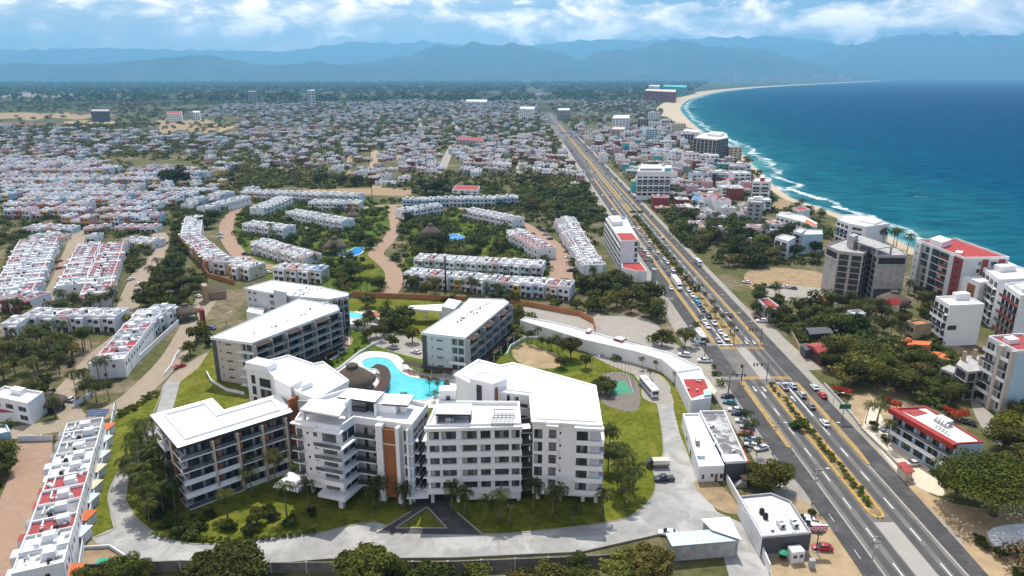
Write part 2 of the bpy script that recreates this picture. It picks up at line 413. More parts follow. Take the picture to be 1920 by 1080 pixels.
# ---------------------------------------------------------------- mountains
def mtn_mat(name, lo, hi):
    m, nt, b = nmat(name); pos = geopos(nt)
    f = noise(nt, .0016, 9, .68, pos)
    nt.links.new(ramp(nt, f, [(.35, lo), (.62, hi)]), b.inputs['Base Color']); b.inputs['Roughness'].default_value = 1; b.inputs['Specular IOR Level'].default_value = 0
    return m
MT = mtn_mat('wooded_slope', (.018, .03, .014), (.07, .075, .038))
def ridge(name, dist, sil, depth, seed):
    """a mountain range with real slopes: crest heights surveyed along it, spurs and valleys running down towards the plain"""
    r = random.Random(seed); nx, nd = 150, 18
    P = []
    for x, y in sil:
        a = (x - 960) / FPX; b = (540 - y) / FPX
        dy, dz = CP + b * SP, -SP + b * CP
        P.append((a / dy * dist, max(5, CAMH + dz / dy * dist)))
    x0, x1 = P[0][0], P[-1][0]
    ph = [(r.uniform(0, 6.28), r.uniform(.0012, .006), r.uniform(.3, 1)) for _ in range(9)]
    vs = []
    for i in range(nx + 1):
        x = x0 + (x1 - x0) * i / nx
        for (a, ha), (c, hc) in zip(P, P[1:]):
            if a <= x <= c: h = ha + (hc - ha) * ((x - a) / max(c - a, 1e-6)); break
        h += h * .018 * sum(math.sin(x * k * 3 + q) * s for q, k, s in ph) * (h > 60)
        for j in range(nd + 1):
            t = j / nd                                    # 0 foot in front, .6 crest, 1 back foot
            prof = (t / .6) ** 1.25 if t < .6 else max(0, 1 - (t - .6) / .4)
            sp = sum(math.sin(x * k + q + t * 5 * s) * s for q, k, s in ph) / 4.0
            spur = 1 + .34 * sp * (1 - abs(2 * prof - 1)) * (t < .6)
            vs.append((x + sp * 160 * (1 - prof), dist + (t - .6) * depth + 500 * sp * (1 - prof), max(-2, h * prof * spur) if prof > 0 else -2))
    k = nd + 1
    fs = [(i * k + j, (i + 1) * k + j, (i + 1) * k + j + 1, i * k + j + 1) for i in range(nx) for j in range(nd)]
    mb = MB(); mb.mesh(vs, fs, MT, True); return mb.build(name, kind='structure')
ridge('mountain_range', 22500, [(-300, 104), (-100, 96), (0, 92), (100, 90), (200, 88), (330, 92), (440, 93), (520, 95), (560, 92), (600, 85), (640, 79), (662, 75), (685, 78), (720, 77), (757, 80), (790, 74), (830, 78), (900, 90), (1000, 82), (1057, 77), (1110, 71), (1200, 74), (1290, 70), (1400, 66), (1480, 66), (1560, 78), (1640, 90), (1800, 100), (2300, 110)], 5200, 3)
ridge('mountain_range', 18600, [(1380, 149), (1440, 132), (1508, 112), (1556, 93), (1600, 83), (1635, 76), (1675, 65), (1714, 61), (1780, 62), (1850, 64), (1920, 63), (2050, 58), (2300, 70)], 3800, 5)
ridge('mountain_range', 15300, [(540, 143), (600, 134), (640, 121), (673, 118), (735, 108), (780, 97), (820, 84), (853, 85), (880, 78), (907, 81), (930, 82), (953, 79), (990, 85), (1040, 92), (1067, 102), (1090, 112), (1130, 125), (1200, 142), (1240, 149)], 2800, 8)
ridge('mountain_range', 15000, [(980, 148), (1060, 126), (1093, 110), (1113, 98), (1140, 92), (1175, 91), (1207, 87), (1240, 76), (1255, 72), (1280, 75), (1299, 75), (1326, 86), (1350, 84), (1366, 88), (1397, 86), (1437, 92), (1477, 105), (1516, 116), (1560, 130), (1620, 146), (1650, 149)], 2600, 11)
ridge('hill_range', 13400, [(-300, 138), (-60, 120), (30, 117), (150, 119), (250, 113), (300, 107), (353, 102), (400, 104), (440, 111), (470, 117), (500, 123), (540, 119), (590, 115), (650, 121), (740, 129), (850, 126), (960, 132), (1080, 129), (1180, 138), (1300, 143), (1400, 146)], 2000, 14)
ridge('hill_range', 17500, [(1520, 148), (1570, 116), (1595, 104), (1640, 95), (1690, 99), (1760, 108), (1850, 104), (1960, 110), (2200, 120)], 2400, 17)
# ---------------------------------------------------------------- the coastal highway, built in its own frame (lane coordinate s, metres ahead)
YB, YT = 60.0, 1950.0
YX0, YX1 = rowY(713), rowY(649)          # the crossing lies between these
YM0 = rowY(972)                            # blunt end of the planted median near the viewer
def hs(name, s0, s1, Y0, Y1, z, mat, n=1, **k):
    pts = [HW(s0, Y0), HW(s1, Y0), HW(s1, Y1), HW(s0, Y1)]
    return sheet(name, pts, z, mat, world=True, **k)
def taper(name, l, z, mat, **k):
    L = [HW(a, Y) for a, b, Y in l]; R = [HW(b, Y) for a, b, Y in l]
    return sheet(name, L + R[::-1], z, mat, world=True, **k)
hs('pavement', .615, .69, YB, YT - 600, .010, CONCR)
hs('pavement', .93, .985, YB, YT - 600, .010, CONCR)
taper('lateral_road', [(.688, .735, YB), (.692, .735, rowY(930)), (.676, .735, rowY(850)), (.672, .735, YT - 500), (.70, .735, YT)], .020, ASPH)
taper('lateral_road', [(.900, .925, YB), (.900, .955, rowY(860)), (.900, .957, rowY(500)), (.9, .957, 1400)], .020, ASPH)
hs('highway', .735, .900, YB, YT, .026, ASPHL)
for s in (.7545, .7855, .852, .882): hs('wheel_track', s - .0085, s + .0085, YB, YT, .031, ASPHW)
for s in (.733,): hs('road_seam', s, s + .004, YB, YX0 - 45, .036, CONCW)
hs('road_seam', .8985, .903, YB, rowY(870), .036, CONCW)
hs('crossing', .80, .838, YX0 + 1, YX1 - 1, .033, CONCW)
hs('crossing', .797, .842, YB, YM0 - 1.5, .033, CONCW)
hs('crossing', .740, .80, YX0 + 1.5, YX1 - 1.5, .0325, ASPHL)
# where the road swings left beyond the footbridge
bend = [(1065, 262), (1048, 248), (1032, 238), (1012, 228), (985, 219)]
sheet('highway', strip_px(smooth_px(bend, 4), [26] * 17), .024, ASPHL, world=True)
# lane dashes
dash = MB()
def dashes(s, Y0, Y1, L=4.6, gap=7.4, w=.11):
    Y = Y0
    while Y < Y1:
        a, b = HW(s, Y), HW(s, min(Y + L, Y1)); dash.face([(a[0] - w, a[1], .040), (a[0] + w, a[1], .040), (b[0] + w, b[1], .040), (b[0] - w, b[1], .040)], LINEW); Y += L + gap
dashes(.770, YB, YX0 - 3); dashes(.867, YB, YX0 - 26); dashes(.770, YX1 + 16, 900); dashes(.867, YX1 + 5, 900); dashes(.710, 100, 150, 3, 10, .05)
def solid(s, Y0, Y1, w=.16, mat=LINEW):
    a, b = HW(s, Y0), HW(s, Y1); dash.face([(a[0] - w, a[1], .041), (a[0] + w, a[1], .041), (b[0] + w, b[1], .041), (b[0] - w, b[1], .041)], mat)
solid(.867, YX0 - 26, YX0 - 2); solid(.770, YX1 + 2, YX1 + 14)
for s0, s1, Y in ((.742, .798, YX1 + 1), (.842, .897, YX0 - 2.4)):
    a, b = HW(s0, Y), HW(s1, Y); dash.face([(a[0], a[1], .041), (b[0], b[1], .041), (b[0], b[1] + .6, .041), (a[0], a[1] + .6, .041)], LINEW)
for s0, s1, Y, st, mt in ((.68, .735, YX1 + .5, .0075, CONCW), (.742, .80, YX1 - 3.2, .008, LINEY), (.842, .90, YX1 - 3.2, .008, LINEY), (.676, .733, YX0 + .3, .0075, CONCW), (.742, .80, YX0 + .6, .008, LINEY), (.842, .90, YX0 + .6, .008, LINEY)):
    s = s0
    while s < s1:
        a, b = HW(s, Y), HW(s + st * .5, Y); dash.face([(a[0], a[1], .042), (b[0], b[1], .042), (b[0], b[1] + 2.6, .042), (a[0], a[1] + 2.6, .042)], mt); s += st
def arrow(s, Y, d=1):
    x, y = HW(s, Y); w = .14
    dash.face([(x - w, y, .042), (x + w, y, .042), (x + w, y + 2.6 * d, .042), (x - w, y + 2.6 * d, .042)], LINEW)
    dash.face([(x - .5, y + 2.6 * d, .042), (x + .5, y + 2.6 * d, .042), (x, y + 4 * d, .042)], LINEW)
for s in (.755, .785): arrow(s, YX0 - 5, -1)
for s in (.855, .884): arrow(s, YX1 + 6, -1)
arrow(.852, YX0 - 16, 1); arrow(.853, YX0 - 8, 1)
dash.build('road_markings', kind='structure')
# kerbed islands: a painted kerb ring with earth inside
def island(l, name, inner_mat, kw=.006, h=.15):
    L = [HW(a, Y) for a, b, Y in l]; R = [HW(b, Y) for a, b, Y in l]
    Li = [HW(a + kw, Y) for a, b, Y in l]; Ri = [HW(b - kw, Y) for a, b, Y in l]
    mb = MB()
    for o, i in ((L, Li), (R, Ri)):
        for k in range(len(l) - 1):
            mb.prism([o[k], o[k + 1], i[k + 1], i[k]], .0, h, LINEY)
    mb.prism([L[0], R[0], Ri[0], Li[0]][:2] + [HW(l[0][1] - kw, l[0][2] + .6), HW(l[0][0] + kw, l[0][2] + .6)], 0, h, LINEY)
    mb.prism([L[-1], R[-1], HW(l[-1][1] - kw, l[-1][2] - .6), HW(l[-1][0] + kw, l[-1][2] - .6)], 0, h, LINEY)
    mb.build('kerb', kind='structure')
    sheet(name, Li + Ri[::-1], h - .03, inner_mat, world=True)
MEDS = plain('median_earth', (.26, .195, .105), .95, .1, var=.35, scale=.6, stain=(.5, .5, .7, (.10, .115, .035)))
island([(.810, .828, YM0), (.801, .836, YM0 + 2), (.80, .838, YM0 + 8), (.80, .838, YX0 - 4)], 'median_bed', MEDS)
island([(.80, .840, YX1 + 2), (.80, .838, YX1 + 10), (.80, .838, 560)], 'median_bed', MEDS)
island([(.80, .838, 575), (.80, .838, 1500)], 'median_bed', MEDS)
SEPM = plain('divider_top', (.34, .25, .12), .9, .15, var=.3, scale=.9, stain=(.6, .5, .7, (.20, .17, .09)))
island([(.724, .735, rowY(840)), (.7225, .738, rowY(800)), (.7225, .7385, YX0 - 1)], 'median_bed', SEPM, kw=.0022)
island([(.7235, .7385, YX1 + 3), (.7235, .7385, 700)], 'median_bed', SEPM, kw=.0022)
island([(.8985, .906, rowY(872)), (.898, .912, rowY(840)), (.899, .912, YX0 - 2)], 'median_bed', SEPM, kw=.0025)
island([(.899, .911, YX1 + 1), (.899, .911, 700)], 'median_bed', SEPM, kw=.0025)

# ---------------------------------------------------------------- side streets, yards and open ground
def road(name, pts, widths, mat, z=.014, n=4):
    s = smooth_px(pts, n)
    wd = widths if not isinstance(widths, (list, tuple)) else [lerp((widths[min(int(i / n), len(widths) - 1)],), (widths[min(int(i / n) + 1, len(widths) - 1)],), (i % n) / n)[0] for i in range(len(s))]
    return sheet(name, strip_px(s, wd), z, mat, world=True)
def area(name, pts, mat, z, n=4, sm=True): return sheet(name, smooth_loop(pts, n) if sm else pts, z, mat)
# gated street left of the hotel, with its loop
road('street', [(392, 556), (372, 585), (352, 622), (322, 672), (275, 722), (225, 762), (150, 790), (60, 806), (-40, 822)], [10, 9, 8.5, 8.5, 8.5, 8.5, 8.5, 8.5, 8.5], TANST, .016)
road('street', [(296, 437), (306, 458), (294, 486), (270, 512), (252, 545), (236, 585), (228, 606)], [9, 9, 11, 11, 10, 9, 9], TANST, .015)
road('street', [(150, 432), (133, 478), (112, 530), (85, 572), (66, 600)], 9, TANST, .015)
road('street', [(0, 612), (60, 606), (130, 606), (230, 598), (330, 600), (372, 580)], 8, TANST, .0135)
road('street', [(228, 628), (180, 668), (140, 712), (118, 745), (140, 788)], 6.5, TANST, .015)
road('street', [(62, 824), (60, 870), (40, 930), (15, 1000), (-10, 1075), (-25, 1140)], [9, 9, 9, 8.5, 8.5, 8], PINKST, .015)
# pink paved loops of the estate behind
road('street', [(466, 372), (440, 396), (425, 420), (428, 448), (450, 478), (485, 497), (540, 503)], [8, 8, 9, 9, 9, 9, 8], PINKST, .015)
road('street', [(735, 385), (738, 404), (742, 425), (728, 450), (712, 465), (705, 478), (722, 492), (738, 512), (735, 540), (716, 562)], [7, 8, 8, 8, 9, 9, 9, 9, 9, 8], PINKST, .015)
road('street', [(838, 388), (900, 396), (960, 412), (1005, 436), (1036, 462), (1052, 495), (1052, 530)], [9, 9, 9, 10, 12, 13, 13], PINKST, .015)
road('street', [(640, 400), (680, 390), (735, 385), (840, 386)], 7, PINKST, .0145)
road('street', [(500, 388), (478, 392), (466, 384)], 12, PINKST, .0145)
# pale dirt streets in the town
road('street', [(703, 282), (701, 305), (702, 330), (706, 352)], 9, SAND, .016)
road('street', [(850, 272), (838, 295), (828, 318), (824, 332)], 10, CONCR, .016)
road('street', [(972, 298), (974, 316), (972, 330)], 7, CONCR, .016)
road('street', [(785, 222), (790, 245), (788, 262)], 8, CONCR, .016)
road('street', [(848, 228), (858, 240), (862, 248)], 9, CONCR, .016)
road('street', [(412, 247), (432, 238), (470, 234)], 12, SAND, .016)
for p in ([(640, 262), (655, 300), (650, 330)], [(560, 250), (548, 290), (520, 318)], [(900, 262), (915, 300), (930, 330)], [(730, 240), (742, 262), (748, 300)]): road('street', p, 6, DIRT, .0145)
# gardens of the estates
area('lawn', [(455, 385), (560, 378), (720, 378), (735, 420), (700, 460), (735, 500), (730, 552), (600, 548), (500, 520), (450, 470)], LAWN2, .0124)
area('lawn', [(755, 402), (880, 398), (990, 420), (1045, 470), (1050, 545), (900, 535), (755, 525), (770, 460)], LAWN2, .0124)
area('lawn', [(655, 486), (690, 476), (705, 490), (708, 510), (680, 520), (655, 510)], LAWN, .0132)
area('lawn', [(790, 462), (850, 455), (910, 465), (905, 482), (830, 488)], LAWN, .0132)
area('lawn', [(1096, 440), (1140, 520), (1085, 545), (1062, 470)], LAWN2, .0126)
# open lots
area('field', [(-60, 215), (40, 211), (90, 213), (130, 211), (150, 216), (180, 213), (215, 217), (170, 220), (150, 224), (90, 221), (60, 226), (20, 222), (-60, 228)], DIRT, .012)
area('field', [(-60, 232), (30, 229), (110, 232), (150, 228), (220, 230), (150, 236), (60, 235), (-60, 238)], plain('ploughed_earth', (.17, .11, .075), .95, .1, var=.3, scale=.05), .0122)
area('field', [(120, 228), (200, 225), (215, 232), (150, 234)], SAND, .0125)
area('field', [(285, 230), (318, 222), (350, 226), (372, 221), (420, 234), (440, 240), (400, 244), (380, 250), (340, 243), (310, 250), (278, 246), (300, 238)], DIRT, .012)
area('field', [(-60, 172), (120, 176), (240, 178), (60, 183), (-60, 182)], plain('far_dry_field', (.19, .15, .11)), .3)
area('lot', [(570, 356), (680, 353), (712, 352), (770, 356), (765, 366), (690, 366), (600, 364)], DIRT, .012)
area('lot', [(1340, 545), (1420, 590), (1500, 660), (1545, 690), (1480, 690), (1430, 655), (1370, 590), (1325, 550)], CONCR, .012)
area('lot', [(1395, 515), (1450, 502), (1540, 512), (1545, 535), (1470, 552), (1420, 548)], DIRT, .012)
area('lot', [(1430, 535), (1540, 540), (1580, 560), (1540, 572), (1440, 555)], CONCR, .013)
area('lot', [(1595, 745), (1650, 742), (1700, 765), (1690, 800), (1640, 812), (1600, 790)], SAND, .012)
area('lot', [(1640, 760), (1680, 830), (1745, 880), (1770, 930), (1700, 900), (1640, 830), (1618, 800)], CREAM, .0125)
area('lot', [(1700, 905), (1790, 945), (1980, 985), (2000, 1140), (1860, 1120), (1800, 1010), (1740, 950)], SAND, .012)
area('spill', [(1862, 990), (1930, 982), (1990, 1000), (1980, 1030), (1890, 1032), (1855, 1012)], plain('spilled_lime', (.78, .78, .76), .9, .1, var=.1, scale=.5, stain=(.5, .58, .6, (.42, .40, .37))), .016)
area('lot', [(1480, 372), (1560, 380), (1540, 398), (1440, 392), (1400, 386)], DIRT, .012)
area('lot', [(1820, 740), (1880, 790), (1990, 800), (1990, 870), (1900, 850), (1840, 800)], CONCR, .012)
area('lot', [(1640, 650), (1760, 640), (1900, 690), (1990, 760), (1840, 740), (1690, 700)], DIRT, .0115)
area('lot', [(1470, 935), (1552, 980), (1625, 1140), (1400, 1140), (1440, 1060)], SAND, .0135)
area('lot', [(1020, 592), (1110, 585), (1180, 610), (1250, 640), (1340, 690), (1345, 720), (1300, 690), (1200, 645), (1090, 622), (1010, 604)], CONCR, .0135)
area('street', [(985, 572), (1060, 582), (1140, 592), (1215, 598), (1260, 640), (1300, 665), (1240, 650), (1170, 628), (1080, 606), (990, 590)], CONCR, .0128)
road('street', [(620, 562), (716, 566), (800, 566), (880, 570), (985, 582), (1080, 598)], 9, CONCR, .0125)
area('lot', [(640, 440), (668, 442), (672, 468), (645, 462)], DIRT, .012)

# ---------------------------------------------------------------- hotel grounds
area('lawn', [(172, 1003), (200, 860), (226, 772), (300, 740), (345, 690), (395, 655), (470, 600), (640, 560), (800, 560), (975, 590), (1100, 650), (1262, 715), (1320, 915), (1200, 1000), (880, 1040), (560, 1056), (343, 1056), (240, 1040), (190, 1020)], LAWN, .018)
drive = [(330, 697), (372, 668), (392, 660), (372, 690), (338, 716), (328, 752), (318, 790), (285, 835), (258, 870), (240, 905), (236, 940), (258, 975), (300, 1005), (360, 1021), (430, 1019), (520, 1008), (600, 1000), (650, 988), (705, 979),
         (760, 994), (880, 1000), (960, 1001), (1040, 993), (1110, 985), (1170, 974), (1204, 953), (1226, 926), (1230, 900), (1226, 880), (1244, 850), (1240, 800), (1232, 756), (1205, 745), (1202, 720), (1190, 703), (1138, 682), (1092, 655),
         (1106, 656), (1167, 676), (1219, 692), (1253, 718), (1261, 745), (1264, 771), (1274, 812), (1296, 867), (1312, 915), (1345, 960), (1400, 985), (1442, 1055), (1460, 1130), (1380, 1130), (1345, 1000), (1240, 1000), (1090, 1036), (850, 1046), (616, 1047), (503, 1056), (343, 1056),
         (273, 1054), (233, 1041), (207, 1024), (187, 1024), (172, 1008), (213, 990), (207, 967), (202, 937), (207, 910), (223, 883), (258, 835), (292, 775), (302, 745), (306, 722)]
sheet('driveway', drive, .026, PAVER)
area('driveway', [(1092, 655), (1106, 656), (1167, 676), (1219, 692), (1253, 718), (1261, 745), (1262, 757), (1232, 757), (1205, 745), (1202, 720), (1190, 703), (1138, 682)], CONCR, .031)
sheet('driveway', [(330, 697), (372, 668), (392, 660), (372, 690), (338, 716), (318, 716)], .031, TANST)
# forecourt under the hotel and its looped entry
sheet('forecourt', [(706, 1000), (768, 962), (782, 940), (782, 915), (840, 915), (842, 945), (858, 965), (905, 1003)], .034, ASPH)
sheet('verge', [(748, 989), (801, 955), (832, 989)], .038, LAWN)
for a_, b_ in (((742, 991), (801, 951)), ((801, 951), (838, 991)), ((742, 991), (838, 991)), ((706, 1000), (770, 960)), ((905, 1003), (858, 962))):
    p_, q_ = G(*a_), G(*b_); d_ = Vector((q_[0] - p_[0], q_[1] - p_[1])).normalized() * .16; mb = MB(); mb.prism([(p_[0] - d_.y, p_[1] + d_.x), (q_[0] - d_.y, q_[1] + d_.x), (q_[0] + d_.y, q_[1] - d_.x), (p_[0] + d_.y, p_[1] - d_.x)], .02, .24, CONCW); mb.build('kerb', kind='structure')
area('path', [(385, 1002), (395, 960), (400, 905), (395, 900), (440, 900)], PAVER, .02) if False else None
# between the older wings
area('plaza', [(560, 700), (610, 655), (640, 625), (690, 620), (760, 625), (800, 640), (800, 690), (850, 705), (870, 740), (830, 760), (700, 760), (620, 740)], LAWN2, .022)
area('plaza', [(640, 590), (700, 582), (720, 600), (690, 620), (650, 610)], DECK, .024)
area('plaza', [(700, 625), (760, 628), (790, 640), (795, 672), (755, 665), (722, 655), (690, 640)], CONCR, .025)
area('plaza', [(632, 630), (660, 632), (655, 650), (620, 672), (590, 690), (570, 690), (590, 668), (618, 650)], ORWALL if False else DIRT, .026)
area('pool_deck', [(612, 702), (640, 690), (668, 668), (690, 659), (720, 660), (748, 668), (770, 690), (800, 700), (852, 704), (862, 735), (850, 760), (720, 766), (640, 745)], DECK, .030)
area('lawn', [(950, 640), (985, 632), (1050, 660), (1090, 690), (1050, 700), (985, 690), (955, 668)], LAWN2, .022)
area('playground', [(962, 655), (985, 643), (1020, 655), (1060, 672), (1040, 690), (990, 688), (965, 672)], SAND, .028)
COURTM = plain('court_apron', (.17, .15, .13), .9, .2, var=.15, scale=.4)
area('court', [(1120, 712), (1150, 697), (1185, 706), (1200, 735), (1195, 768), (1160, 768), (1128, 752)], COURTM, .028)
sheet('court', [(1135, 716), (1172, 714), (1186, 736), (1146, 742)], .034, plain('green_court', (.06, .25, .15), .8, .2, var=.12))
area('lawn', [(1090, 665), (1130, 690), (1180, 712), (1200, 745), (1195, 700), (1150, 690)], LAWN, .0235)
# white walled verge beside the drive
for nm, pts in (('kerb', [(178, 1008), (215, 990), (205, 950), (204, 925), (222, 885), (262, 832), (300, 745), (308, 722), (334, 694), (394, 657)]),
                ('kerb', [(236, 940), (260, 975), (300, 1004), (360, 1020), (430, 1018), (520, 1007), (600, 999), (650, 987), (705, 978)]),
                ('kerb', [(905, 1002), (960, 1000), (1040, 992), (1110, 984), (1170, 973), (1204, 952), (1226, 926), (1230, 900), (1226, 880), (1244, 850), (1240, 800), (1232, 756)])):
    w = [G(*p) for p in smooth_px(pts, 4)]; mb = MB()
    for a, b in zip(w, w[1:]):
        d = Vector((b[0] - a[0], b[1] - a[1])).normalized() * .14
        mb.prism([(a[0] - d.y, a[1] + d.x), (b[0] - d.y, b[1] + d.x), (b[0] + d.y, b[1] - d.x), (a[0] + d.y, a[1] - d.x)], 0, .14, CONCR)
    mb.build(nm, kind='structure')
area('lot', [(155, 1045), (172, 1012), (205, 1026), (262, 1056), (330, 1062), (330, 1072), (150, 1070)], DIRT, .022)
area('lot', [(1300, 905), (1345, 905), (1390, 960), (1345, 955)], DIRT, .030)
# ---------------------------------------------------------------- building kit
def win_mesh(name, glass, frame, nm=1, nt_=0, panes=None):
    """a unit window (1 m x 1 m, facing -Y): a frame round panes with mullions, set a little proud of the wall"""
    mb = MB(); t = .045
    for i in range(nm + 1):
        a, c = i / (nm + 1), (i + 1) / (nm + 1); mb.face([(a, -.02, 0), (c, -.02, 0), (c, -.02, 1), (a, -.02, 1)], panes[i % len(panes)] if panes else glass)
    def bar(x0, x1, z0, z1):
        y = -.05
        mb.face([(x0, y, z0), (x1, y, z0), (x1, y, z1), (x0, y, z1)], frame)
        mb.face([(x0, y, z1), (x1, y, z1), (x1, 0, z1), (x0, 0, z1)], frame)
        mb.face([(x1, y, z0), (x1, 0, z0), (x1, 0, z1), (x1, y, z1)], frame)
        mb.face([(x0, 0, z0), (x0, y, z0), (x0, y, z1), (x0, 0, z1)], frame)
    bar(0, t, 0, 1); bar(1 - t, 1, 0, 1); bar(t, 1 - t, 0, t); bar(t, 1 - t, 1 - t, 1)
    for i in range(1, nm + 1): x = i / (nm + 1); bar(x - t / 2, x + t / 2, t, 1 - t)
    for i in range(1, nt_ + 1): bar(t, 1 - t, i / (nt_ + 1) - .02, i / (nt_ + 1) + .02)
    return mb.data(name)
WIN1 = win_mesh('window', GLASS, FRAME, 1); WIN2 = win_mesh('window', GLASS, FRAME, 2); WIN3 = win_mesh('window', GLASS, FRAME, 3, 1)
WINB = win_mesh('window', GLASSB, FRAMEW, 1); WIN0 = win_mesh('window', GLASS, FRAME, 0)
CURT = glassy('curtained_glass', (.16, .16, .15), .2, .5)
WINC = win_mesh('window', CURT, FRAME, 2)
MIDG = glassy('mid_tone_glass', (.075, .095, .11), .1, .7); BLIND = plain('pale_blind', (.36, .35, .32), .8, .2, var=.08)  # lighter glass tone and a blind, to vary the window panes
VARI = {}
for w0, n_, t_ in ((WIN1, 1, 0), (WIN2, 2, 0), (WIN3, 3, 1)): VARI[w0.name] = [w0, win_mesh('window', GLASS, FRAME, n_, t_, (GLASS, CURT)), win_mesh('window', GLASS, FRAME, n_, t_, (MIDG, GLASS, GLASS)), win_mesh('window', GLASS, FRAME, n_, t_, (BLIND, GLASS, MIDG)), win_mesh('window', GLASS, FRAME, n_, t_, (GLASS, MIDG))]
FOOT = []
class Bld:
    """one building: an Empty at its base that parents every part"""
    def __init__(s, name, x, y, label=None, cat='building', group=None, z=0.0):
        s.r = empty(name, (x, y, z), label=label, cat=cat, group=group); s.o = (x, y, z); s.p = s.r; s.cnt = 0
    def mb(s): return MB(s.o)
    def under(s, part): s.p = part or s.r; return s
    def part(s, name, mb, **k): return mb.build(name, s.p, **k)
    def prism(s, name, pts, z0, z1, mat, top=None, **k):
        if name in ('wall', 'wing', 'porch') and z0 < 4: FOOT.append(list(pts))
        mb = s.mb(); mb.prism(pts, z0, z1, mat, top); return s.part(name, mb, **k)
    def parapet(s, pts, z0, z1, t, mat, name='parapet'):
        mb = s.mb(); pts = ccw(pts); q = inset(pts, t)
        n = len(pts)
        for i in range(n):
            j = (i + 1) % n; mb.prism([pts[i], pts[j], q[j], q[i]], z0, z1, mat)
        return s.part(name, mb)
    def edge(s, A, B): return Edge(s, A, B)
def inset(pts, t):
    pts = ccw(pts); n = len(pts); out = []
    for i in range(n):
        p0, p1, p2 = Vector(pts[i - 1]), Vector(pts[i]), Vector(pts[(i + 1) % n])
        d1, d2 = (p1 - p0).normalized(), (p2 - p1).normalized()
        n1, n2 = Vector((-d1.y, d1.x)), Vector((-d2.y, d2.x))
        m = n1 + n2; k = t / max(.35, (1 + n1.dot(n2)))
        out.append(tuple(p1 + m * k))
    return out
class Edge:
    """a wall line A->B seen from outside with A on the left: u runs along it, n points outwards"""
    def __init__(s, b, A, B):
        s.b = b; s.A = Vector(A); s.B = Vector(B); d = s.B - s.A; s.L = d.length; s.d = d.normalized(); s.n = Vector((s.d.y, -s.d.x)); s.rz = math.atan2(s.d.y, s.d.x)
    def pt(s, u, n=0.0): q = s.A + s.d * u + s.n * n; return (q.x, q.y)
    def box(s, mb, u0, u1, n0, n1, z0, z1, mat, top=None):
        mb.prism([s.pt(u0, n1), s.pt(u1, n1), s.pt(u1, n0), s.pt(u0, n0)], z0, z1, mat, top)
    def slab(s, name, u0, u1, n0, n1, z0, z1, mat, top=None):
        mb = s.b.mb(); s.box(mb, u0, u1, n0, n1, z0, z1, mat, top); return s.b.part(name, mb)
    def win(s, u0, u1, z0, z1, data=None, n=0.0, name='window'):
        x, y = s.pt(u0, n); o = s.b.o; data = data or WIN1
        if data.name in VARI: data = RND.choice(VARI[data.name])
        return inst(name, data or WIN1, s.b.p, (x - o[0], y - o[1], z0 - o[2]), s.rz, (u1 - u0, 1, z1 - z0))
    def rail(s, u0, u1, n, z, h=1.0, mat=None, ret=0.0, name='railing'):
        mb = s.b.mb(); m = mat or RAILG
        s.box(mb, u0, u1, n - .05, n, z, z + h, m); s.box(mb, u0, u1, n - .07, n + .02, z + h, z + h + .06, FRAME if m is RAILG else m)
        if ret:
            for u in (u0, u1 - .05): s.box(mb, u, u + .05, n - ret, n - .05, z, z + h, m)
        return s.b.part(name, mb)
def Z(px, py_base, py_top, zb=0.0):
    """height of something standing at a ground pixel and reaching up to a higher row"""
    x, y = G(px, py_base, zb); b = (540 - py_top) / FPX
    return CAMH + y * (-SP + b * CP) / (CP + b * SP)
def tank_mesh():
    mb = MB(); mb.lathe((0, 0, 0), [(.55, 0), (.58, .2), (.58, 1.0), (.5, 1.2), (.2, 1.35), (.2, 1.45), (0.02, 1.47)], BLACK, 12); return mb.data('water_tank')
TANK = tank_mesh()
def ac_mesh():
    mb = MB(); mb.box((0, 0, .4), (.9, .5, .7), WHITE2); mb.box((0, -.26, .4), (.5, .02, .5), FRAME); mb.box((0, 0, .03), (.8, .4, .06), FRAME); return mb.data('air_conditioner')
AC = ac_mesh()
def vent_mesh():
    mb = MB(); mb.box((0, 0, .25), (.5, .5, .5), METAL); mb.box((0, 0, .56), (.7, .7, .1), METAL); return mb.data('roof_vent')
VENT = vent_mesh()
def P2(px, py, z): return G(px, py, z)
# ---------------------------------------------------------------- the white hotel: five blocks
FH = 3.3
# --- left wing: L plan, five storeys of balconies under one broad flat roof
zr = 17.0
rf = [P2(*p, zr) for p in ((281, 778), (333, 840), (549, 772), (523, 738), (420, 768), (398, 746))]
b = Bld('hotel_wing', *G(400, 860), label='white five storey hotel wing with deep balconies and a broad L shaped white roof')
body = inset(rf, 1.7)
b.prism('wall', body, 0, zr - .75, GREY)
roof = b.prism('roof', rf, zr - .75, zr, FRAME, ROOFW)
b.under(roof); b.parapet(inset(rf, 2.6), zr, zr + .5, .35, WHITE); b.under(None)
rfc = ccw(rf)
def find(pts, px, py, z):
    q = G(px, py, z); return min(range(len(pts)), key=lambda i: (pts[i][0] - q[0]) ** 2 + (pts[i][1] - q[1]) ** 2)
A, B = rf[1], rf[2]
ef = Edge(b, inset(rfc, 1.7)[find(rfc, 333, 840, zr)], inset(rfc, 1.7)[find(rfc, 549, 772, zr)])
L = ef.L
for f in range(5):
    z = .35 + f * FH
    ef.slab('balcony', -1.5 if f else -1.2, L * .48, 0, 2.0 if f != 1 else 2.4, z - .3, z, WHITE)
    ef.slab('balcony', L * .5, L - .2, 0, 1.7, z - .3, z, WHITE)
    ef.rail(-1.4, L * .48 - .1, 1.95, z, .95, WHITE if f in (1, 2) else RAILG); ef.rail(L * .5 + .1, L - .3, 1.65, z, .95, RAILG if f > 1 else WHITE)
    u = .4
    k = 0
    while u < L - 3:
        wd = 4.0 if k % 3 else 2.6
        ef.win(u, u + wd, z + .1, z + 2.6, WIN3 if k % 3 else WIN2, .02); u += wd + .75; k += 1
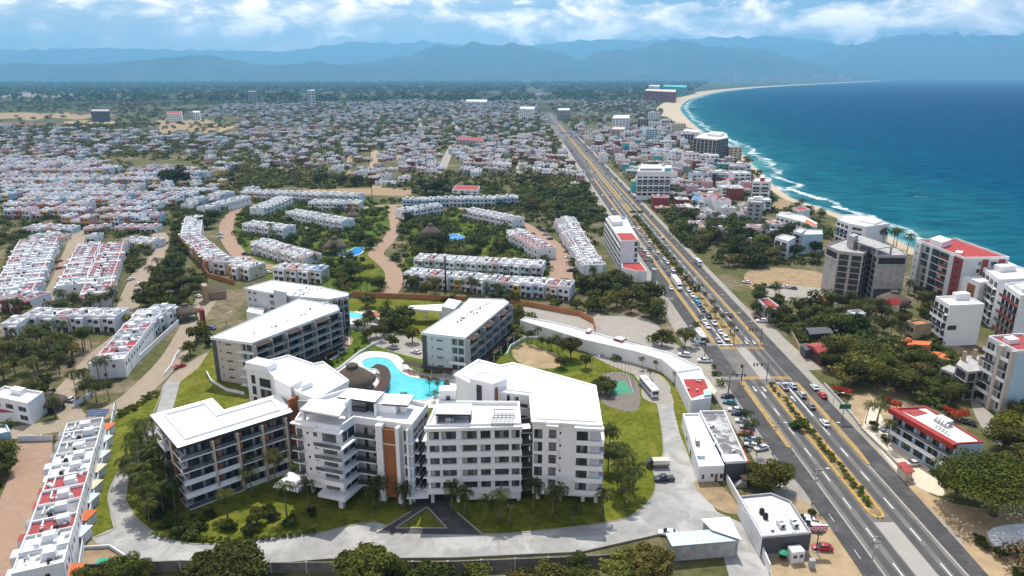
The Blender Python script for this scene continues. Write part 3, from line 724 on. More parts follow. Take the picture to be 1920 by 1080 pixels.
for u in (L * .235, L * .47, L * .72, L * .965): ef.slab('fin', u, u + .45, 0, 2.25, 0, zr - .9, BEIGE)
for u in (L * .25 + .5, L * .47 + .5, L * .73 + .5): ef.slab('panel', u, u + .9, .02, 1.5, .35, zr - 1.0, RUST)
ew = Edge(b, inset(rfc, 1.7)[find(rfc, 281, 778, zr)], inset(rfc, 1.7)[find(rfc, 333, 840, zr)])
for f in range(5):
    z = .35 + f * FH
    ew.slab('balcony', .4, ew.L * .36, 0, 1.5, z - .3, z, WHITE); ew.rail(.5, ew.L * .36 - .1, 1.45, z, .95, WHITE)
    ew.slab('balcony', ew.L * .76, ew.L - .1, 0, 1.5, z - .3, z, WHITE); ew.rail(ew.L * .76, ew.L - .2, 1.45, z, .95, RAILG)
    ew.win(.8, ew.L * .32, z + .1, z + 2.5, WIN2, .02); ew.win(ew.L * .8, ew.L - .6, z + .1, z + 2.5, WIN2, .02)
ew.slab('panel', ew.L * .40, ew.L * .62, 0, .5, 0, zr - .8, BEIGE)
ew.slab('panel', ew.L * .66, ew.L * .70, 0, 1.2, 0, zr - .8, RUST)

# --- stair core and the white block behind
zb = 20.0
rb = [P2(*p, zb) for p in ((458, 690), (505, 700), (516, 712), (566, 742), (592, 752), (655, 716), (606, 680), (588, 684), (540, 668))]
b = Bld('hotel_block', *G(560, 760), label='white hotel block with a plain wide roof behind the left wing and the stair core')
b.prism('wall', inset(rb, .25), 0, zb - .4, WHITE)
roof = b.prism('roof', rb, zb - .4, zb, WHITE, ROOFW)
b.under(roof); b.parapet(rb, zb, zb + .55, .3, WHITE)
b.prism('penthouse', [P2(*p, zb) for p in ((461, 691), (502, 700), (520, 690), (484, 681))], zb + .003, zb + 2.0, WHITE, ROOFW); b.under(None)
core = [P2(*p, 19) for p in ((528, 735), (548, 752), (570, 742), (566, 712), (545, 700), (512, 712))]
b.prism('stair_core', [P2(*p, 21) for p in ((513, 712), (545, 728), (567, 716), (540, 700))], 0, 21.5, WHITE, ROOFW)
ec = Edge(b, P2(541, 764, 17), P2(569, 752, 17))
ec.slab('panel', .2, ec.L, -.6, 0, 0, 19.0, RUST); ec.slab('screen_wall', ec.L, ec.L + 3.4, -.5, .1, 0, 21.5, WHITE)
e5 = Edge(b, inset(rb, .25)[find(ccw(rb), 458, 690, zb)], inset(rb, .25)[find(ccw(rb), 505, 700, zb)])
for f in range(5): e5.win(1.6, 3.0, 2 + f * 3.4, 4.6 + f * 3.4, WIN0, .02)
for f in range(5): e5.win(4.6, e5.L - .3, 1.6 + f * 3.4, 4.2 + f * 3.4, WIN2, .02)

# --- tower block in the middle, raised on columns, with stepped balconies and a rust brown panel
zt = 20.2
tb = [P2(*p, zt) for p in ((553, 793), (637, 807), (664, 788), (772, 803), (803, 763), (716, 742), (650, 735), (577, 757))]
x0, y0 = G(680, 900)
b = Bld('hotel_tower', x0, y0, label='white hotel block with stepped balconies, roof canopies and a rust brown panel')
b.prism('wall', tb, 3.4, zt, WHITE, ROOFW)
b.parapet(tb, zt, zt + 1.0, .4, WHITE)
e1 = Edge(b, tb[0], tb[1]); e2 = Edge(b, tb[1], tb[2]); e3 = Edge(b, tb[2], tb[3]); e4 = Edge(b, tb[3], tb[4])
for f in range(5):
    z = 3.6 + f * 3.25
    # corner of projecting balconies
    mb = b.mb(); n0 = 2.6
    p = [e1.pt(e1.L * .52, 0), e1.pt(e1.L * .52, n0), (e1.pt(e1.L + 1.6, n0)), e2.pt(e2.L + .4, 1.7), e2.pt(e2.L + .4, 0), tb[1]]
    if f: b.prism('balcony', p, z - .35, z, WHITE)
    else: b.prism('balcony', p, z - .9, z, WHITE)
    if f: e1.rail(e1.L * .53, e1.L + 1.5, n0 - .02, z, .9, WHITE if f == 1 else RAILG)
    e1.win(e1.L * .60, e1.L * .9, z + .1, z + 2.5, WINC, .02)
    e2.win(.8, e2.L * .45, z + .1, z + 2.5, WIN2, .02); e2.win(e2.L * .5, e2.L * .95, z + .1, z + 2.5, WIN2, .02)
    e1.win(e1.L * .40, e1.L * .40 + 1.0, z + .9, z + 2.0, WIN1, .02); e1.win(e1.L * .25, e1.L * .25 + .5, z + 1.2, z + 1.8, WIN0, .02)
    if f: e1.slab('balcony', -.7, e1.L * .17, 0, 1.0, z - .25, z, WHITE); e1.rail(-.6, e1.L * .16, .95, z, .8, RAILG)
    e1.win(.3, e1.L * .15, z + .1, z + 2.3, WINC, .02)
    # open gallery in the recess
    e3.slab('gallery', .4, e3.L * .40, 0, 1.4, z - .3, z, WHITE); e3.rail(.5, e3.L * .39, 1.35, z, .9, FRAME)
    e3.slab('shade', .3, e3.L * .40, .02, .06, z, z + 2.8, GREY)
    e3.win(e3.L * .17, e3.L * .23, z + .1, z + 2.3, WIN0, .08, 'door'); e3.win(e3.L * .31, e3.L * .37, z + 1.1, z + 2.0, WIN1, .08)
    e3.slab('balcony', e3.L * .86, e3.L + .5, 0, .9, z - .3, z, WHITE)
    e3.win(e3.L * .86, e3.L * .94, z + .1, z + 2.7, WIN1, .02)
    e4.slab('balcony', .6, e4.L, 0, 1.3, z - .3, z, WHITE); e4.rail(.7, e4.L - .2, 1.25, z, .9, FRAME)
    e4.win(1.0, e4.L * .3, z + .1, z + 2.5, WIN2, .02); e4.win(e4.L * .36, e4.L * .64, z + .1, z + 2.5, WIN2, .02); e4.win(e4.L * .7, e4.L * .97, z + .1, z + 2.5, WIN2, .02)
for u in (.42, .47, .76): e3.slab('fin', e3.L * u, e3.L * u + .9, 0, 1.7, .05, zt + .4, WHITE)
e3.slab('fin', e3.L * .93, e3.L * .93 + .5, 0, 1.2, .05, zt, WHITE)
e3.slab('panel', e3.L * .50, e3.L * .745, 0, 1.1, 1.2, zt - .6, RUST)
e3.slab('sill', e3.L * .50, e3.L * .745, 1.1, 1.3, 15.6, 15.9, CREAM)
e1.slab('cornice', -.9, e1.L * .5, -.4, .8, zt + .003, zt + .28, WHITE); e1.slab('cornice', e1.L * .5, e1.L + .8, -.4, 1.7, zt - .36, zt - .1, WHITE)
e1.slab('column', e1.L * .93, e1.L * .93 + 1.1, .6, 1.7, 0, 2.7, WHITE); e3.slab('column', e3.L * .95, e3.L * .99, -1.0, 0, 0, 3.4, WHITE)
e1.slab('column', e1.L * .1, e1.L * .16, -3, -2, 0, 3.4, WHITE); e2.slab('column', e2.L * .7, e2.L * .85, -2, -1, 0, 3.4, WHITE)
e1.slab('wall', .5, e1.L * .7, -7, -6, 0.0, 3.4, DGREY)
e1.slab('canopy', -6.5, .8, -4.5, 2.4, 2.6, 3.0, WHITE)
# open canopies on its roof
def canopy(b, pts, z0, z1, legs=(), thick=.45, mat=ROOFW, under=FRAME, name='canopy'):
    o = b.prism(name, pts, z1 - thick, z1, under, mat)
    for x, y, w_, d_ in legs:
        mb = b.mb(); mb.box((x, y, (z0 + z1 - thick) / 2), (w_, d_, z1 - thick - z0), WHITE); b.part('column', mb)
    return o
zc = 24.0
c1 = [P2(*p, zc) for p in ((562, 767), (636, 780), (655, 752), (584, 748))]
canopy(b, c1, zt, zc, under=WHITE); ie = Edge(b, c1[0], c1[1])
ie.slab('column', .1, .9, -.9, -.1, zt, zc - .45, WHITE); Edge(b, c1[2], c1[3]).slab('screen_wall', -.4, .5, -2.2, .3, zt, zc + .9, WHITE)
Edge(b, c1[2], c1[3]).slab('wall', 2.5, 13, -.5, -.1, zt, zc - .45, GREY)
c2 = [P2(*p, zc) for p in ((632, 744), (703, 754), (721, 735), (656, 727))]
canopy(b, c2, zt, zc); e = Edge(b, c2[0], c2[1])
e.slab('wall', 1.6, e.L * .62, -3.2, -2.8, zt, zc - .45, GREY); e.slab('screen_wall', e.L - .4, e.L, -4.5, -.1, zt, zc - .45, WHITE); e.slab('wall', e.L * .64, e.L - .4, -2.3, -2.1, zt, zc - .45, GLASS); e.slab('bar_counter', 3, 7, -1.6, -.9, zt, zt + 1.1, DGREY)
c3 = [P2(*p, 23.2) for p in ((716, 757), (765, 760), (777, 741), (733, 737))]
canopy(b, c3, zt, 23.2); e = Edge(b, c3[0], c3[1])
e.slab('stair_core', -2.0, e.L * .5, -5.6, -.5, zt, 22.9, WHITE, ROOFW); e.slab('wall', e.L * .6, e.L * .85, -2.4, -1.9, zt, 22.6, WHITE)

# --- forward block: strip windows over five floors, roof garden pergolas
zf = 20.6
fb = [P2(*p, zf) for p in ((799, 803), (977, 799), (974, 758), (820, 757))]
b = Bld('hotel_block', *G(888, 935), label='white hotel block of five window bands with louvred pergolas and a canopy on its roof')
b.prism('wall', fb, 3.0, zf, WHITE, ROOFW); b.parapet(fb, zf, zf + .9, .5, WHITE)
e = Edge(b, fb[0], fb[1]); L = e.L
e.slab('cornice', -.4, L + .3, -.4, .9, zf - .4, zf + .35, WHITE)
bays = [(.03, .13), (.16, .31), (.38, .53), (.57, .675), (.72, .87), (.90, .985)]
for f in range(5):
    z = 3.9 + f * 3.3
    e.slab('band', -.25, L + .2, 0, .75, z - .75, z + .55, WHITE)
    for i, (u0, u1) in enumerate(bays): e.win(u0 * L, u1 * L, z + .58, z + 2.5, WIN2 if u1 - u0 > .12 else WIN1, .02)
    e.slab('recess', .37 * L, .371 * L + .35, .02, .3, z + .55, z + 2.5, GREY)
    ew = Edge(b, fb[3], fb[0]); ew.slab('balcony', .3, ew.L - .2, 0, 1.3, z - .3, z, WHITE); ew.rail(.4, ew.L - .3, 1.25, z, .9, FRAME)
    ew.win(.8, ew.L * .3, z + .1, z + 2.5, WIN2, .02); ew.win(ew.L * .38, ew.L * .66, z + .1, z + 2.5, WIN2, .02); ew.win(ew.L * .72, ew.L * .96, z + .1, z + 2.5, WIN2, .02)
e.slab('wall', L * .42, L + .0, -.2, .4, 1.2, 3.1, WHITE)
for u in (.02, .3, .62, .96): e.slab('column', L * u, L * u + .8, -1.2, -.4, 0, 3.0, WHITE)
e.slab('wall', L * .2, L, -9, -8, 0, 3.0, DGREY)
e.slab('canopy', -5.2, .0, -3.0, 1.6, 2.6, 3.1, WHITE)
cc = [P2(*p, 23.6) for p in ((816, 776), (882, 777), (885, 757), (821, 757))]
canopy(b, cc, zf, 23.6); e6 = Edge(b, cc[0], cc[1]); e6.slab('screen_wall', 0, .4, -3.4, 0, zf, 23.1, WHITE); e6.slab('wall', .4, e6.L, -3.6, -3.3, zf, 23.1, GREY); e6.slab('column', e6.L - .4, e6.L, -.5, -.1, zf, 23.1, FRAME); e6.slab('column', e6.L * .45, e6.L * .45 + .2, -.3, -.1, zf, 23.1, FRAME); e6.slab('bar_counter', 2.2, 4, -2.2, -1.4, zf, zf + 1.1, WHITE)
def pergola(b, pts, z0, h, mat=GREY, n=7):
    e = Edge(b, pts[0], pts[1]); D = (Vector(pts[2]) - Vector(pts[1])).length; mb = b.mb()
    e.box(mb, 0, e.L, -.3, 0, z0 + h - .25, z0 + h, mat); e.box(mb, 0, e.L, -D, -D + .3, z0 + h - .25, z0 + h, mat)
    for i in range(n): u = i * (e.L - .3) / (n - 1); e.box(mb, u, u + .3, -D + .31, -.31, z0 + h - .22, z0 + h - .02, mat)
    for u in (0, e.L - .3):
        for q in (-.3, -D): e.box(mb, u, u + .3, q, q + .3, z0, z0 + h - .26, mat)
    return b.part('pergola', mb)
for pp in (((921, 794), (962, 794), (965, 781), (926, 781)), ((925, 778), (965, 778), (967, 766), (929, 766))): pergola(b, [P2(*p, zf + 1.0) for p in pp], zf, 1.0, GREY, 6)
b.prism('stair_core', [P2(*p, 23.5) for p in ((823, 736), (855, 736), (857, 733), (825, 733))][:2] + [P2(856, 726, 23.5), P2(825, 726, 23.5)], 0, 24.0, WHITE, ROOFW)
es = Edge(b, P2(823, 736, 23.5), P2(855, 736, 23.5)); es.win(es.L * .4, es.L * .65, 20.2, 22.6, WIN0, .02, 'door')

# --- right hand block with the largest roof
zz = 22.0
rr = [P2(*p, zz) for p in ((996, 790), (1130, 797), (1118, 722), (962, 679), (938, 684), (896, 673), (850, 702), (905, 730), (992, 741))]
b = Bld('hotel_block', *G(1060, 925), label='largest white hotel block with a huge plain roof, at the right of the hotel')
inn = [P2(*p, zz) for p in ((997, 789), (1128, 795), (1117, 724), (962, 681), (938, 686), (896, 675), (853, 702), (906, 729), (993, 740))]
b.prism('wall', inset(rr, .45), 3.2, zz - .5, WHITE)
roof = b.prism('roof', rr, zz - .5, zz, WHITE, ROOFW); b.under(roof)
b.parapet(inset(rr, 1.2), zz, zz + .35, .3, WHITE); b.under(None)
q = inset(rr, .45); rc = ccw(rr)
e = Edge(b, q[find(rc, 996, 790, zz)], q[find(rc, 1130, 797, zz)]); L = e.L
for f in range(5):
    z = 3.9 + f * 3.35
    e.win(.02 * L, .085 * L + .9, z + .1, z + 2.5, WIN1, .02)
    e.win(.24 * L, .35 * L, z + .2, z + 2.5, WINC, .02); e.slab('balcony', .215 * L, .385 * L, 0, .7, z - .35, z + .1, WHITE); e.rail(.22 * L, .38 * L, .68, z + .1, .45, WHITE)
    e.win(.40 * L, .425 * L, z + 1.5, z + 2.1, WIN0, .02)
    e.win(.655 * L, .82 * L, z + .2, z + 2.5, WIN2, .02); e.slab('balcony', .635 * L, L + .9, 0, 1.3, z - .45, z + .15, WHITE); e.rail(.64 * L, L + .8, 1.28, z + .15, .55, WHITE)
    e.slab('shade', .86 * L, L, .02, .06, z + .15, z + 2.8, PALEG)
e.slab('awning', .20 * L, .39 * L, 0, 1.2, zz - 1.0, zz - .55, WHITE); e.slab('awning', .62 * L, L + .8, 0, 1.4, zz - 1.2, zz - .55, WHITE)
e.slab('wall', 0, L * .98, -.3, .3, 2.4, 3.2, WHITE)
for u in (.05, .4, .75, .95): e.slab('column', L * u, L * u + .9, -2, -1.1, 0, 3.2, WHITE)
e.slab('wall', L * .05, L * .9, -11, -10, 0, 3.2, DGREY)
# glazed link with the dark stair between this and the forward block
el_ = Edge(b, P2(977, 800, 20.6), q[find(rc, 996, 790, zz)])
for f in range(6):
    z = 3.4 + f * 3.1; el_.slab('stair_landing', .1, el_.L - .1, -5, -.1, z - .25, z, METAL); el_.rail(.1, el_.L - .1, -.1, z, .9, FRAME)
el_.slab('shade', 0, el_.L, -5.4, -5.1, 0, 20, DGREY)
er = Edge(b, q[find(rc, 1130, 797, zz)], q[find(rc, 1118, 722, zz)])
for f in range(5):
    z = 3.9 + f * 3.35
    for k in range(5): u = er.L * (.05 + .19 * k); er.win(u, u + 3.4, z + .2, z + 2.5, WIN2, .02); er.slab('balcony', u - .4, u + 4.0, 0, 1.2, z - .3, z + .1, WHITE); er.rail(u - .3, u + 3.9, 1.18, z + .1, .6, WHITE)
eb = Edge(b, q[find(rc, 850, 702, zz)], q[find(rc, 905, 730, zz)])
eb.win(eb.L * .62, eb.L * .70, 19, 20.6, WIN1, .02); eb.win(eb.L * .62, eb.L * .70, 15.4, 17, WIN1, .02)
ph = [P2(*p, zz + 2.2) for p in ((880, 712), (925, 722), (951, 712), (905, 698))]
b.prism('penthouse', ph, 0, zz + 2.3, WHITE, ROOFW); b.parapet(ph, zz + 2.3, zz + 2.6, .3, WHITE)
ep = Edge(b, ph[0], ph[1]); ep.win(ep.L * .3, ep.L * .52, 17, 23.3, WIN0, .03); ep2 = Edge(b, ph[1], ph[2]); ep2.slab('panel', ep2.L * .1, ep2.L * .3, 0, .15, 12, zz + 1.2, RUST)
e9 = Edge(b, q[find(rc, 905, 730, zz)], q[find(rc, 992, 741, zz)])
for f in range(2, 6):
    z = 2.4 + f * 3.3; e9.slab('gallery', e9.L * .42, e9.L * .98, 0, 1.6, z - .3, z, WHITE); e9.rail(e9.L * .43, e9.L * .97, 1.55, z, .9, FRAME); e9.win(e9.L * .5, e9.L * .56, z + .1, z + 2.2, WIN0, .02, 'door'); e9.win(e9.L * .66, e9.L * .74, z + .9, z + 2.0, WIN1, .02)

# ---------------------------------------------------------------- the older beige wings
def old_wing(name, label, roofpx, zr, endA, endB, wallm, floors, long_edges, slab=GREY, vents=True, seed=1):
    r = random.Random(seed)
    rf = [P2(*p, zr) for p in roofpx]; c = (sum(p[0] for p in rf) / len(rf), sum(p[1] for p in rf) / len(rf))
    b = Bld(name, *c, label=label); cc = ccw(rf); q = inset(rf, .5)
    b.prism('wall', q, 0, zr - .5, wallm); roof = b.prism('roof', rf, zr - .5, zr, WHITE2, ROOFD if not vents else ROOFW)
    b.under(roof); b.parapet(rf, zr, zr + .35, .3, PALEG)
    lo = Vector(rf[0]); 
    if vents:
        a, d, o = Vector(rf[endA]), Vector(rf[endB]), c
        for k in range(vents):
            t = .12 + .76 * k / max(vents - 1, 1); pq = a + (d - a) * t; pq = pq + (Vector(o) - (a + d) / 2) * r.uniform(.85, 1.15)
            inst('air_conditioner', AC, roof, (pq.x - b.o[0], pq.y - b.o[1], zr), r.uniform(0, 6), r.uniform(.9, 1.2)); 
            if k % 2: inst('air_conditioner', AC, roof, (pq.x - b.o[0] + 1.3, pq.y - b.o[1] + .6, zr), r.uniform(0, 6), 1)
    b.under(None)
    fh = (zr - .6) / floors
    for ia, ib in long_edges:
        e = Edge(b, q[find(cc, *roofpx[ia], zr)], q[find(cc, *roofpx[ib], zr)]); n = max(3, int(e.L / 6.2))
        for f in range(floors):
            z = .2 + f * fh
            e.slab('balcony', 0, e.L, 0, 1.9, z - .22, z, PALEG if slab is GREY else slab); e.rail(.1, e.L - .1, 1.85, z, .9, RAILG)
            for k in range(n):
                u = e.L * k / n; e.win(u + .5, u + e.L / n - .6, z + .1, z + fh - .5, WIN2, .02)
        for k in range(n + 1): u = min(e.L - .35, e.L * k / n); e.slab('fin', u, u + .35, .02, 2.0, 0, zr - .6, GREY if slab is GREY else slab)
        for k in range(n): # timber pergolas over the top terrace and down on the ground floor
            u = e.L * k / n
            if k % 2 == 0: e.slab('pergola', u + .3, u + e.L / n - .3, .5, 3.2, zr - .72, zr - .54, BROWN)
            e.slab('pergola', u + .3, u + e.L / n - .6, 2.0, 5.2, 2.6, 2.8, BROWN); e.slab('column', u + .3, u + .55, 4.8, 5.1, 0, 2.6, WHITE2)
    return b, q, cc, rf, fh
b, q, cc, rf, fh = old_wing('apartment_wing', 'beige five storey apartment wing with dark pergola balconies behind the left hotel wing', [(394, 634), (472, 645), (637, 582), (632, 573), (560, 561)], 15.5, 0, 4, BEIGE, 5, [(1, 2)], vents=6, seed=3)
e = Edge(b, q[find(cc, 394, 634, 15.5)], q[find(cc, 472, 645, 15.5)])
e.slab('panel', -.3, 1.2, -.2, .25, 0, 15.3, DGREY)
for f in range(5):
    z = 1.0 + f * 3.0; e.win(2.6, 3.0, z + .9, z + 1.5, WIN0, .02); e.win(e.L * .32, e.L * .46, z + .6, z + 1.1, WIN0, .02)
    if f > 1: e.win(e.L * .72, e.L * .83, z - .5, z + 1.8, WIN1, .02); e.win(e.L * .86, e.L * .98, z - .5, z + 1.8, WIN1, .02)
    e.slab('balcony', e.L * .66, e.L + 1.0, 0, 1.3, z - 1.0, z - .75, WHITE2)
b, q, cc, rf, fh = old_wing('apartment_wing', 'pale grey apartment wing with rows of roof units, farthest left of the hotel lot', [(457, 541), (500, 549), (545, 556), (618, 562), (652, 556), (655, 551), (600, 538), (510, 526)], 15.5, 0, 7, PALEG, 5, [(3, 4)], vents=10, seed=5)
e = Edge(b, q[find(cc, 457, 541, 15.5)], q[find(cc, 500, 549, 15.5)])
for f in range(5):
    z = .8 + f * 3.0; e.win(1.2, 2.6, z + .7, z + 2, WINB, .02); e.win(4.2, 5.6, z + .7, z + 2, WINB, .02)
e = Edge(b, q[find(cc, 500, 549, 15.5)], q[find(cc, 545, 556, 15.5)])
for f in range(5): z = .8 + f * 3.0; e.slab('gallery', 1, e.L * .8, 0, .5, z - .2, z + .8, PALEG); e.win(1, e.L * .8, z + .9, z + 2.4, WIN3, .02)
b.prism('stair_core', [P2(*p, 17.5) for p in ((512, 543), (536, 548), (538, 540), (516, 536))], 0, 17.5, PALEG, ROOFW)
b.prism('stair_core', [P2(*p, 9) for p in ((462, 584), (492, 590), (496, 578), (468, 574))], 0, 9, WHITE2, ROOFW)
b, q, cc, rf, fh = old_wing('apartment_wing', 'pale four storey apartment wing with roof units right of the round pool', [(789, 625), (873, 635), (955, 568), (945, 562), (880, 560), (862, 578)], 13.6, 0, 5, PALEG, 4, [(1, 2)], vents=14, seed=7)
e = Edge(b, q[find(cc, 789, 625, 13.6)], q[find(cc, 873, 635, 13.6)])
e.slab('panel', -.3, 1.3, -.2, .25, 0, 13.4, DGREY)
for f in range(4):
    z = .9 + f * 3.2; e.win(3.2, 3.6, z + 1, z + 1.6, WIN0, .02); e.win(e.L * .33, e.L * .47, z + .8, z + 1.3, WIN0, .02); e.win(e.L * .70, e.L * .82, z + .1, z + 2.3, WIN1, .02); e.win(e.L * .85, e.L * .97, z + .1, z + 2.3, WIN1, .02)
    if f < 2: e.slab('balcony', e.L * .64, e.L + .8, 0, 1.4, z - .3, z, WHITE2); e.rail(e.L * .65, e.L + .7, 1.35, z, .8, WHITE2)
b2 = Bld('lobby', *G(815, 600), label='low white lobby canopy joined to a square tower beside the right apartment wing')
b2.prism('roof', [P2(*p, 6) for p in ((765, 578), (830, 583), (832, 570), (768, 573))], 5.3, 6, WHITE2, ROOFW)
b2.prism('wall', [P2(*p, 6) for p in ((828, 585), (852, 590), (866, 575), (842, 570))], 0, 8.5, PALEG, ROOFW)
for p in ((770, 596), (800, 600), (826, 604)): mb = b2.mb(); x, y = G(*p); mb.box((x, y, 2.65), (.5, .5, 5.3), WHITE2); b2.part('column', mb)

# ---------------------------------------------------------------- pool, thatched bar and shade roofs
POOLW, ptn, pb = nmat('pool_water'); f = noise(ptn, .35, 4, .6, geopos(ptn), .5)
ptn.links.new(ramp(ptn, f, [(.3, (.06, .43, .50)), (.7, (.10, .53, .58))]), pb.inputs['Base Color']); pb.inputs['Roughness'].default_value = .25; pb.inputs['Specular IOR Level'].default_value = .3
def pool(label, pts, z, coping=DECK, mat=POOLW, z0=.05):
    s = ccw([G(*p) for p in smooth_loop(pts, 5)]); x, y = s[0]
    r = Bld('swimming_pool', x, y, label=label, cat='pool'); FOOT.append(list(inset(s, -1.5)))
    mb = r.mb(); o = inset(s, -.55); n = len(s)
    for i in range(n): j = (i + 1) % n; mb.prism([o[i], o[j], s[j], s[i]], 0.0, z + .12, coping)
    r.part('coping', mb); mb = r.mb(); mb.face([(a, c, z) for a, c in s], mat); r.part('water', mb)
pool('curving turquoise hotel pool with a pale stone rim between the thatched bar and apartment wing', [(678, 680), (690, 673), (712, 671), (732, 676), (742, 688), (757, 702), (782, 710), (826, 713), (838, 728), (815, 744), (780, 752), (738, 750), (722, 742), (731, 722), (727, 703), (706, 693), (688, 691)], .10)
pool('small turquoise pool beside the far left apartment wing', [(650, 586), (672, 588), (684, 594), (668, 598), (652, 594)], .10)
BPOOL = plain('blue_pool_water', (.02, .22, .52), .25, .3, var=.15)
pool('bright blue kidney shaped pool beside the estate thatched hall', [(633, 474), (655, 470), (668, 464), (680, 463), (681, 470), (672, 478), (655, 482), (638, 480)], .10, mat=BPOOL)
pool('bright blue two lobed pool on the lawn of the right estate', [(838, 446), (845, 440), (856, 438), (862, 442), (870, 444), (868, 452), (855, 450), (842, 452)], .10, mat=BPOOL)
def thatched(label, px, py, rad, eave, apex, group=None, posts=8, name='thatched_pavilion', cup=True):
    x, y = G(px, py); r = Bld(name, x, y, label=label, cat='pavilion', group=group); FOOT.append([(x - rad, y - rad - 4), (x + rad, y - rad - 4), (x + rad, y + rad), (x - rad, y + rad)])
    mb = r.mb(); h = apex - eave
    mb.lathe((x, y, eave), [(rad * .98, -.35), (rad, 0), (rad * .72, h * .34), (rad * .45, h * .64), (rad * .24, h * .84), (rad * .23, h * .86)], THATCH, 28)
    roof = r.part('roof', mb); r.under(roof)
    if cup:
        mb = r.mb(); mb.lathe((x, y, eave + h * .84), [(rad * .18, 0), (rad * .18, h * .09), (rad * .27, h * .07), (rad * .25, h * .14), (rad * .14, h * .24), (.02, h * .30)], THATCH, 18); r.part('cupola', mb)
    r.under(None)
    for k in range(posts):
        a = 2 * math.pi * k / posts; mb = r.mb(); mb.tube([(x + rad * .82 * math.cos(a), y + rad * .82 * math.sin(a), 0), (x + rad * .82 * math.cos(a), y + rad * .82 * math.sin(a), eave + h * .15)], .16, BROWN, 6); r.part('post', mb)
    return r
thatched('large round thatched pool bar with a small cupola beside the turquoise hotel pool', 663, 728, 7.6, 3.2, 8.6, posts=10)
thatched('thatched hall with blue awnings beside the bright blue kidney pool', 629, 474, 7.5, 3.6, 9.5)
thatched('thatched hall on the estate lawn beside the two lobed blue pool', 808, 446, 7.0, 3.4, 9.0)
thatched('small thatched kiosk behind the white terraces of the left estate', 661, 412, 5.5, 3, 7, posts=6)
thatched('thatched gatehouse beside the gated street and its red round pillar', 350, 598, 5.5, 3.2, 6.8, posts=6)
thatched('thatched garden shelter behind white villas near the left edge', 98, 766, 4.5, 2.6, 5.4, posts=6)
thatched('thatched house roof beside the red capped villa by the beach', 1672, 582, 7.0, 5, 9.0, posts=6)
def curved_roof(label, pts, wd, h, mat=BROWN):
    s = smooth_px([G(*p) for p in pts], 5); x, y = s[len(s) // 2]; r = Bld('pergola', x, y, label=label, cat='pergola')
    mb = r.mb(); L_, R_ = [], []
    for i, p in enumerate(s):
        a, c = s[max(i - 1, 0)], s[min(i + 1, len(s) - 1)]; d = Vector((c[0] - a[0], c[1] - a[1])).normalized() * wd / 2
        L_.append((p[0] - d.y, p[1] + d.x)); R_.append((p[0] + d.y, p[1] - d.x))
    for i in range(len(s) - 1): mb.prism([L_[i], L_[i + 1], R_[i + 1], R_[i]], h - .2, h, mat)
    r.part('roof', mb)
    for i in range(0, len(s), 4):
        for q in (lerp(L_[i], R_[i], .1), lerp(L_[i], R_[i], .9)): mb = r.mb(); mb.tube([(q[0], q[1], 0), (q[0], q[1], h - .2)], .1, WHITE2, 6); r.part('post', mb)
curved_roof('crescent brown shade roof between the thatched bar and the pool', [(702, 699), (718, 704), (724, 722), (716, 740), (703, 750)], 3.4, 2.8)
curved_roof('long curved brown shade roof on the far pool edge', [(757, 692), (775, 694), (800, 702), (830, 706), (850, 708)], 3.0, 2.8)
curved_roof('rust red shade roof beside the small turquoise pool', [(695, 600), (708, 600), (720, 604), (728, 612)], 5.0, 3.0, RUST)
# loungers on the pool deck
LOUNGE = MB(); LOUNGE.box((0, -.2, .3), (.65, 1.3, .1), RUST); LOUNGE.mesh([(-.32, .45, .28), (.32, .45, .28), (.32, 1.0, .75), (-.32, 1.0, .75), (-.32, .45, .36), (.32, .45, .36), (.32, .95, .80), (-.32, .95, .80)], [(0, 1, 2, 3), (4, 7, 6, 5), (0, 4, 5, 1), (1, 5, 6, 2), (2, 6, 7, 3), (3, 7, 4, 0)], RUST)
for sx_ in (-.28, .28):
    for sy_ in (-.8, .4): LOUNGE.box((sx_, sy_, .13), (.06, .06, .25), WHITE2)
LD = LOUNGE.data('sun_lounger')
for i, (px, py) in enumerate([(766, 700), (770, 702), (776, 703), (790, 708), (795, 709), (801, 710), (806, 711), (815, 712), (820, 712)]):
    x, y = G(px, py); reg(inst('sun_lounger', LD, None, (x, y, .03), .3 + .1 * i, cat='lounger', group='loungers along the far pool edge'), 'rust red sun lounger beside the turquoise pool', x, y)
# ---------------------------------------------------------------- terraces and town houses
WGREY = plain('grey_white_roof', (.60, .60, .59), .85, .2, var=.18, scale=.6, stain=(.5, .52, .6, (.33, .33, .32)))
WC = {'white': WHITE2, 'cream': CREAM, 'pale blue': BLUEW, 'pink': PINKW, 'yellow': YWALL, 'grey': GREY, 'orange': ORWALL, 'brown': REDW, 'concrete': CONC, 'teal': TEAL}
RC = {'white': WGREY, 'red': REDT, 'grey': plain('grey_roof', (.26, .26, .26), .9, .2, var=.25, scale=.6, stain=(.5, .5, .6, (.14, .135, .13))), 'orange': ORANGE, 'dark red': REDR, 'blue': SKYB, 'rusty': plain('rusty_sheet_roof', (.19, .125, .095), .9, .2, var=.35, scale=1.2), 'concrete': CONC}
def quadwin(mb, x0, x1, z0, z1, y, mat, axis='y', sgn=-1):
    y += .03 * sgn
    if axis == 'y': p = [(x0, y, z0), (x1, y, z0), (x1, y, z1), (x0, y, z1)]
    else: p = [(y, x0, z0), (y, x1, z0), (y, x1, z1), (y, x0, z1)]
    mb.face(p, mat)
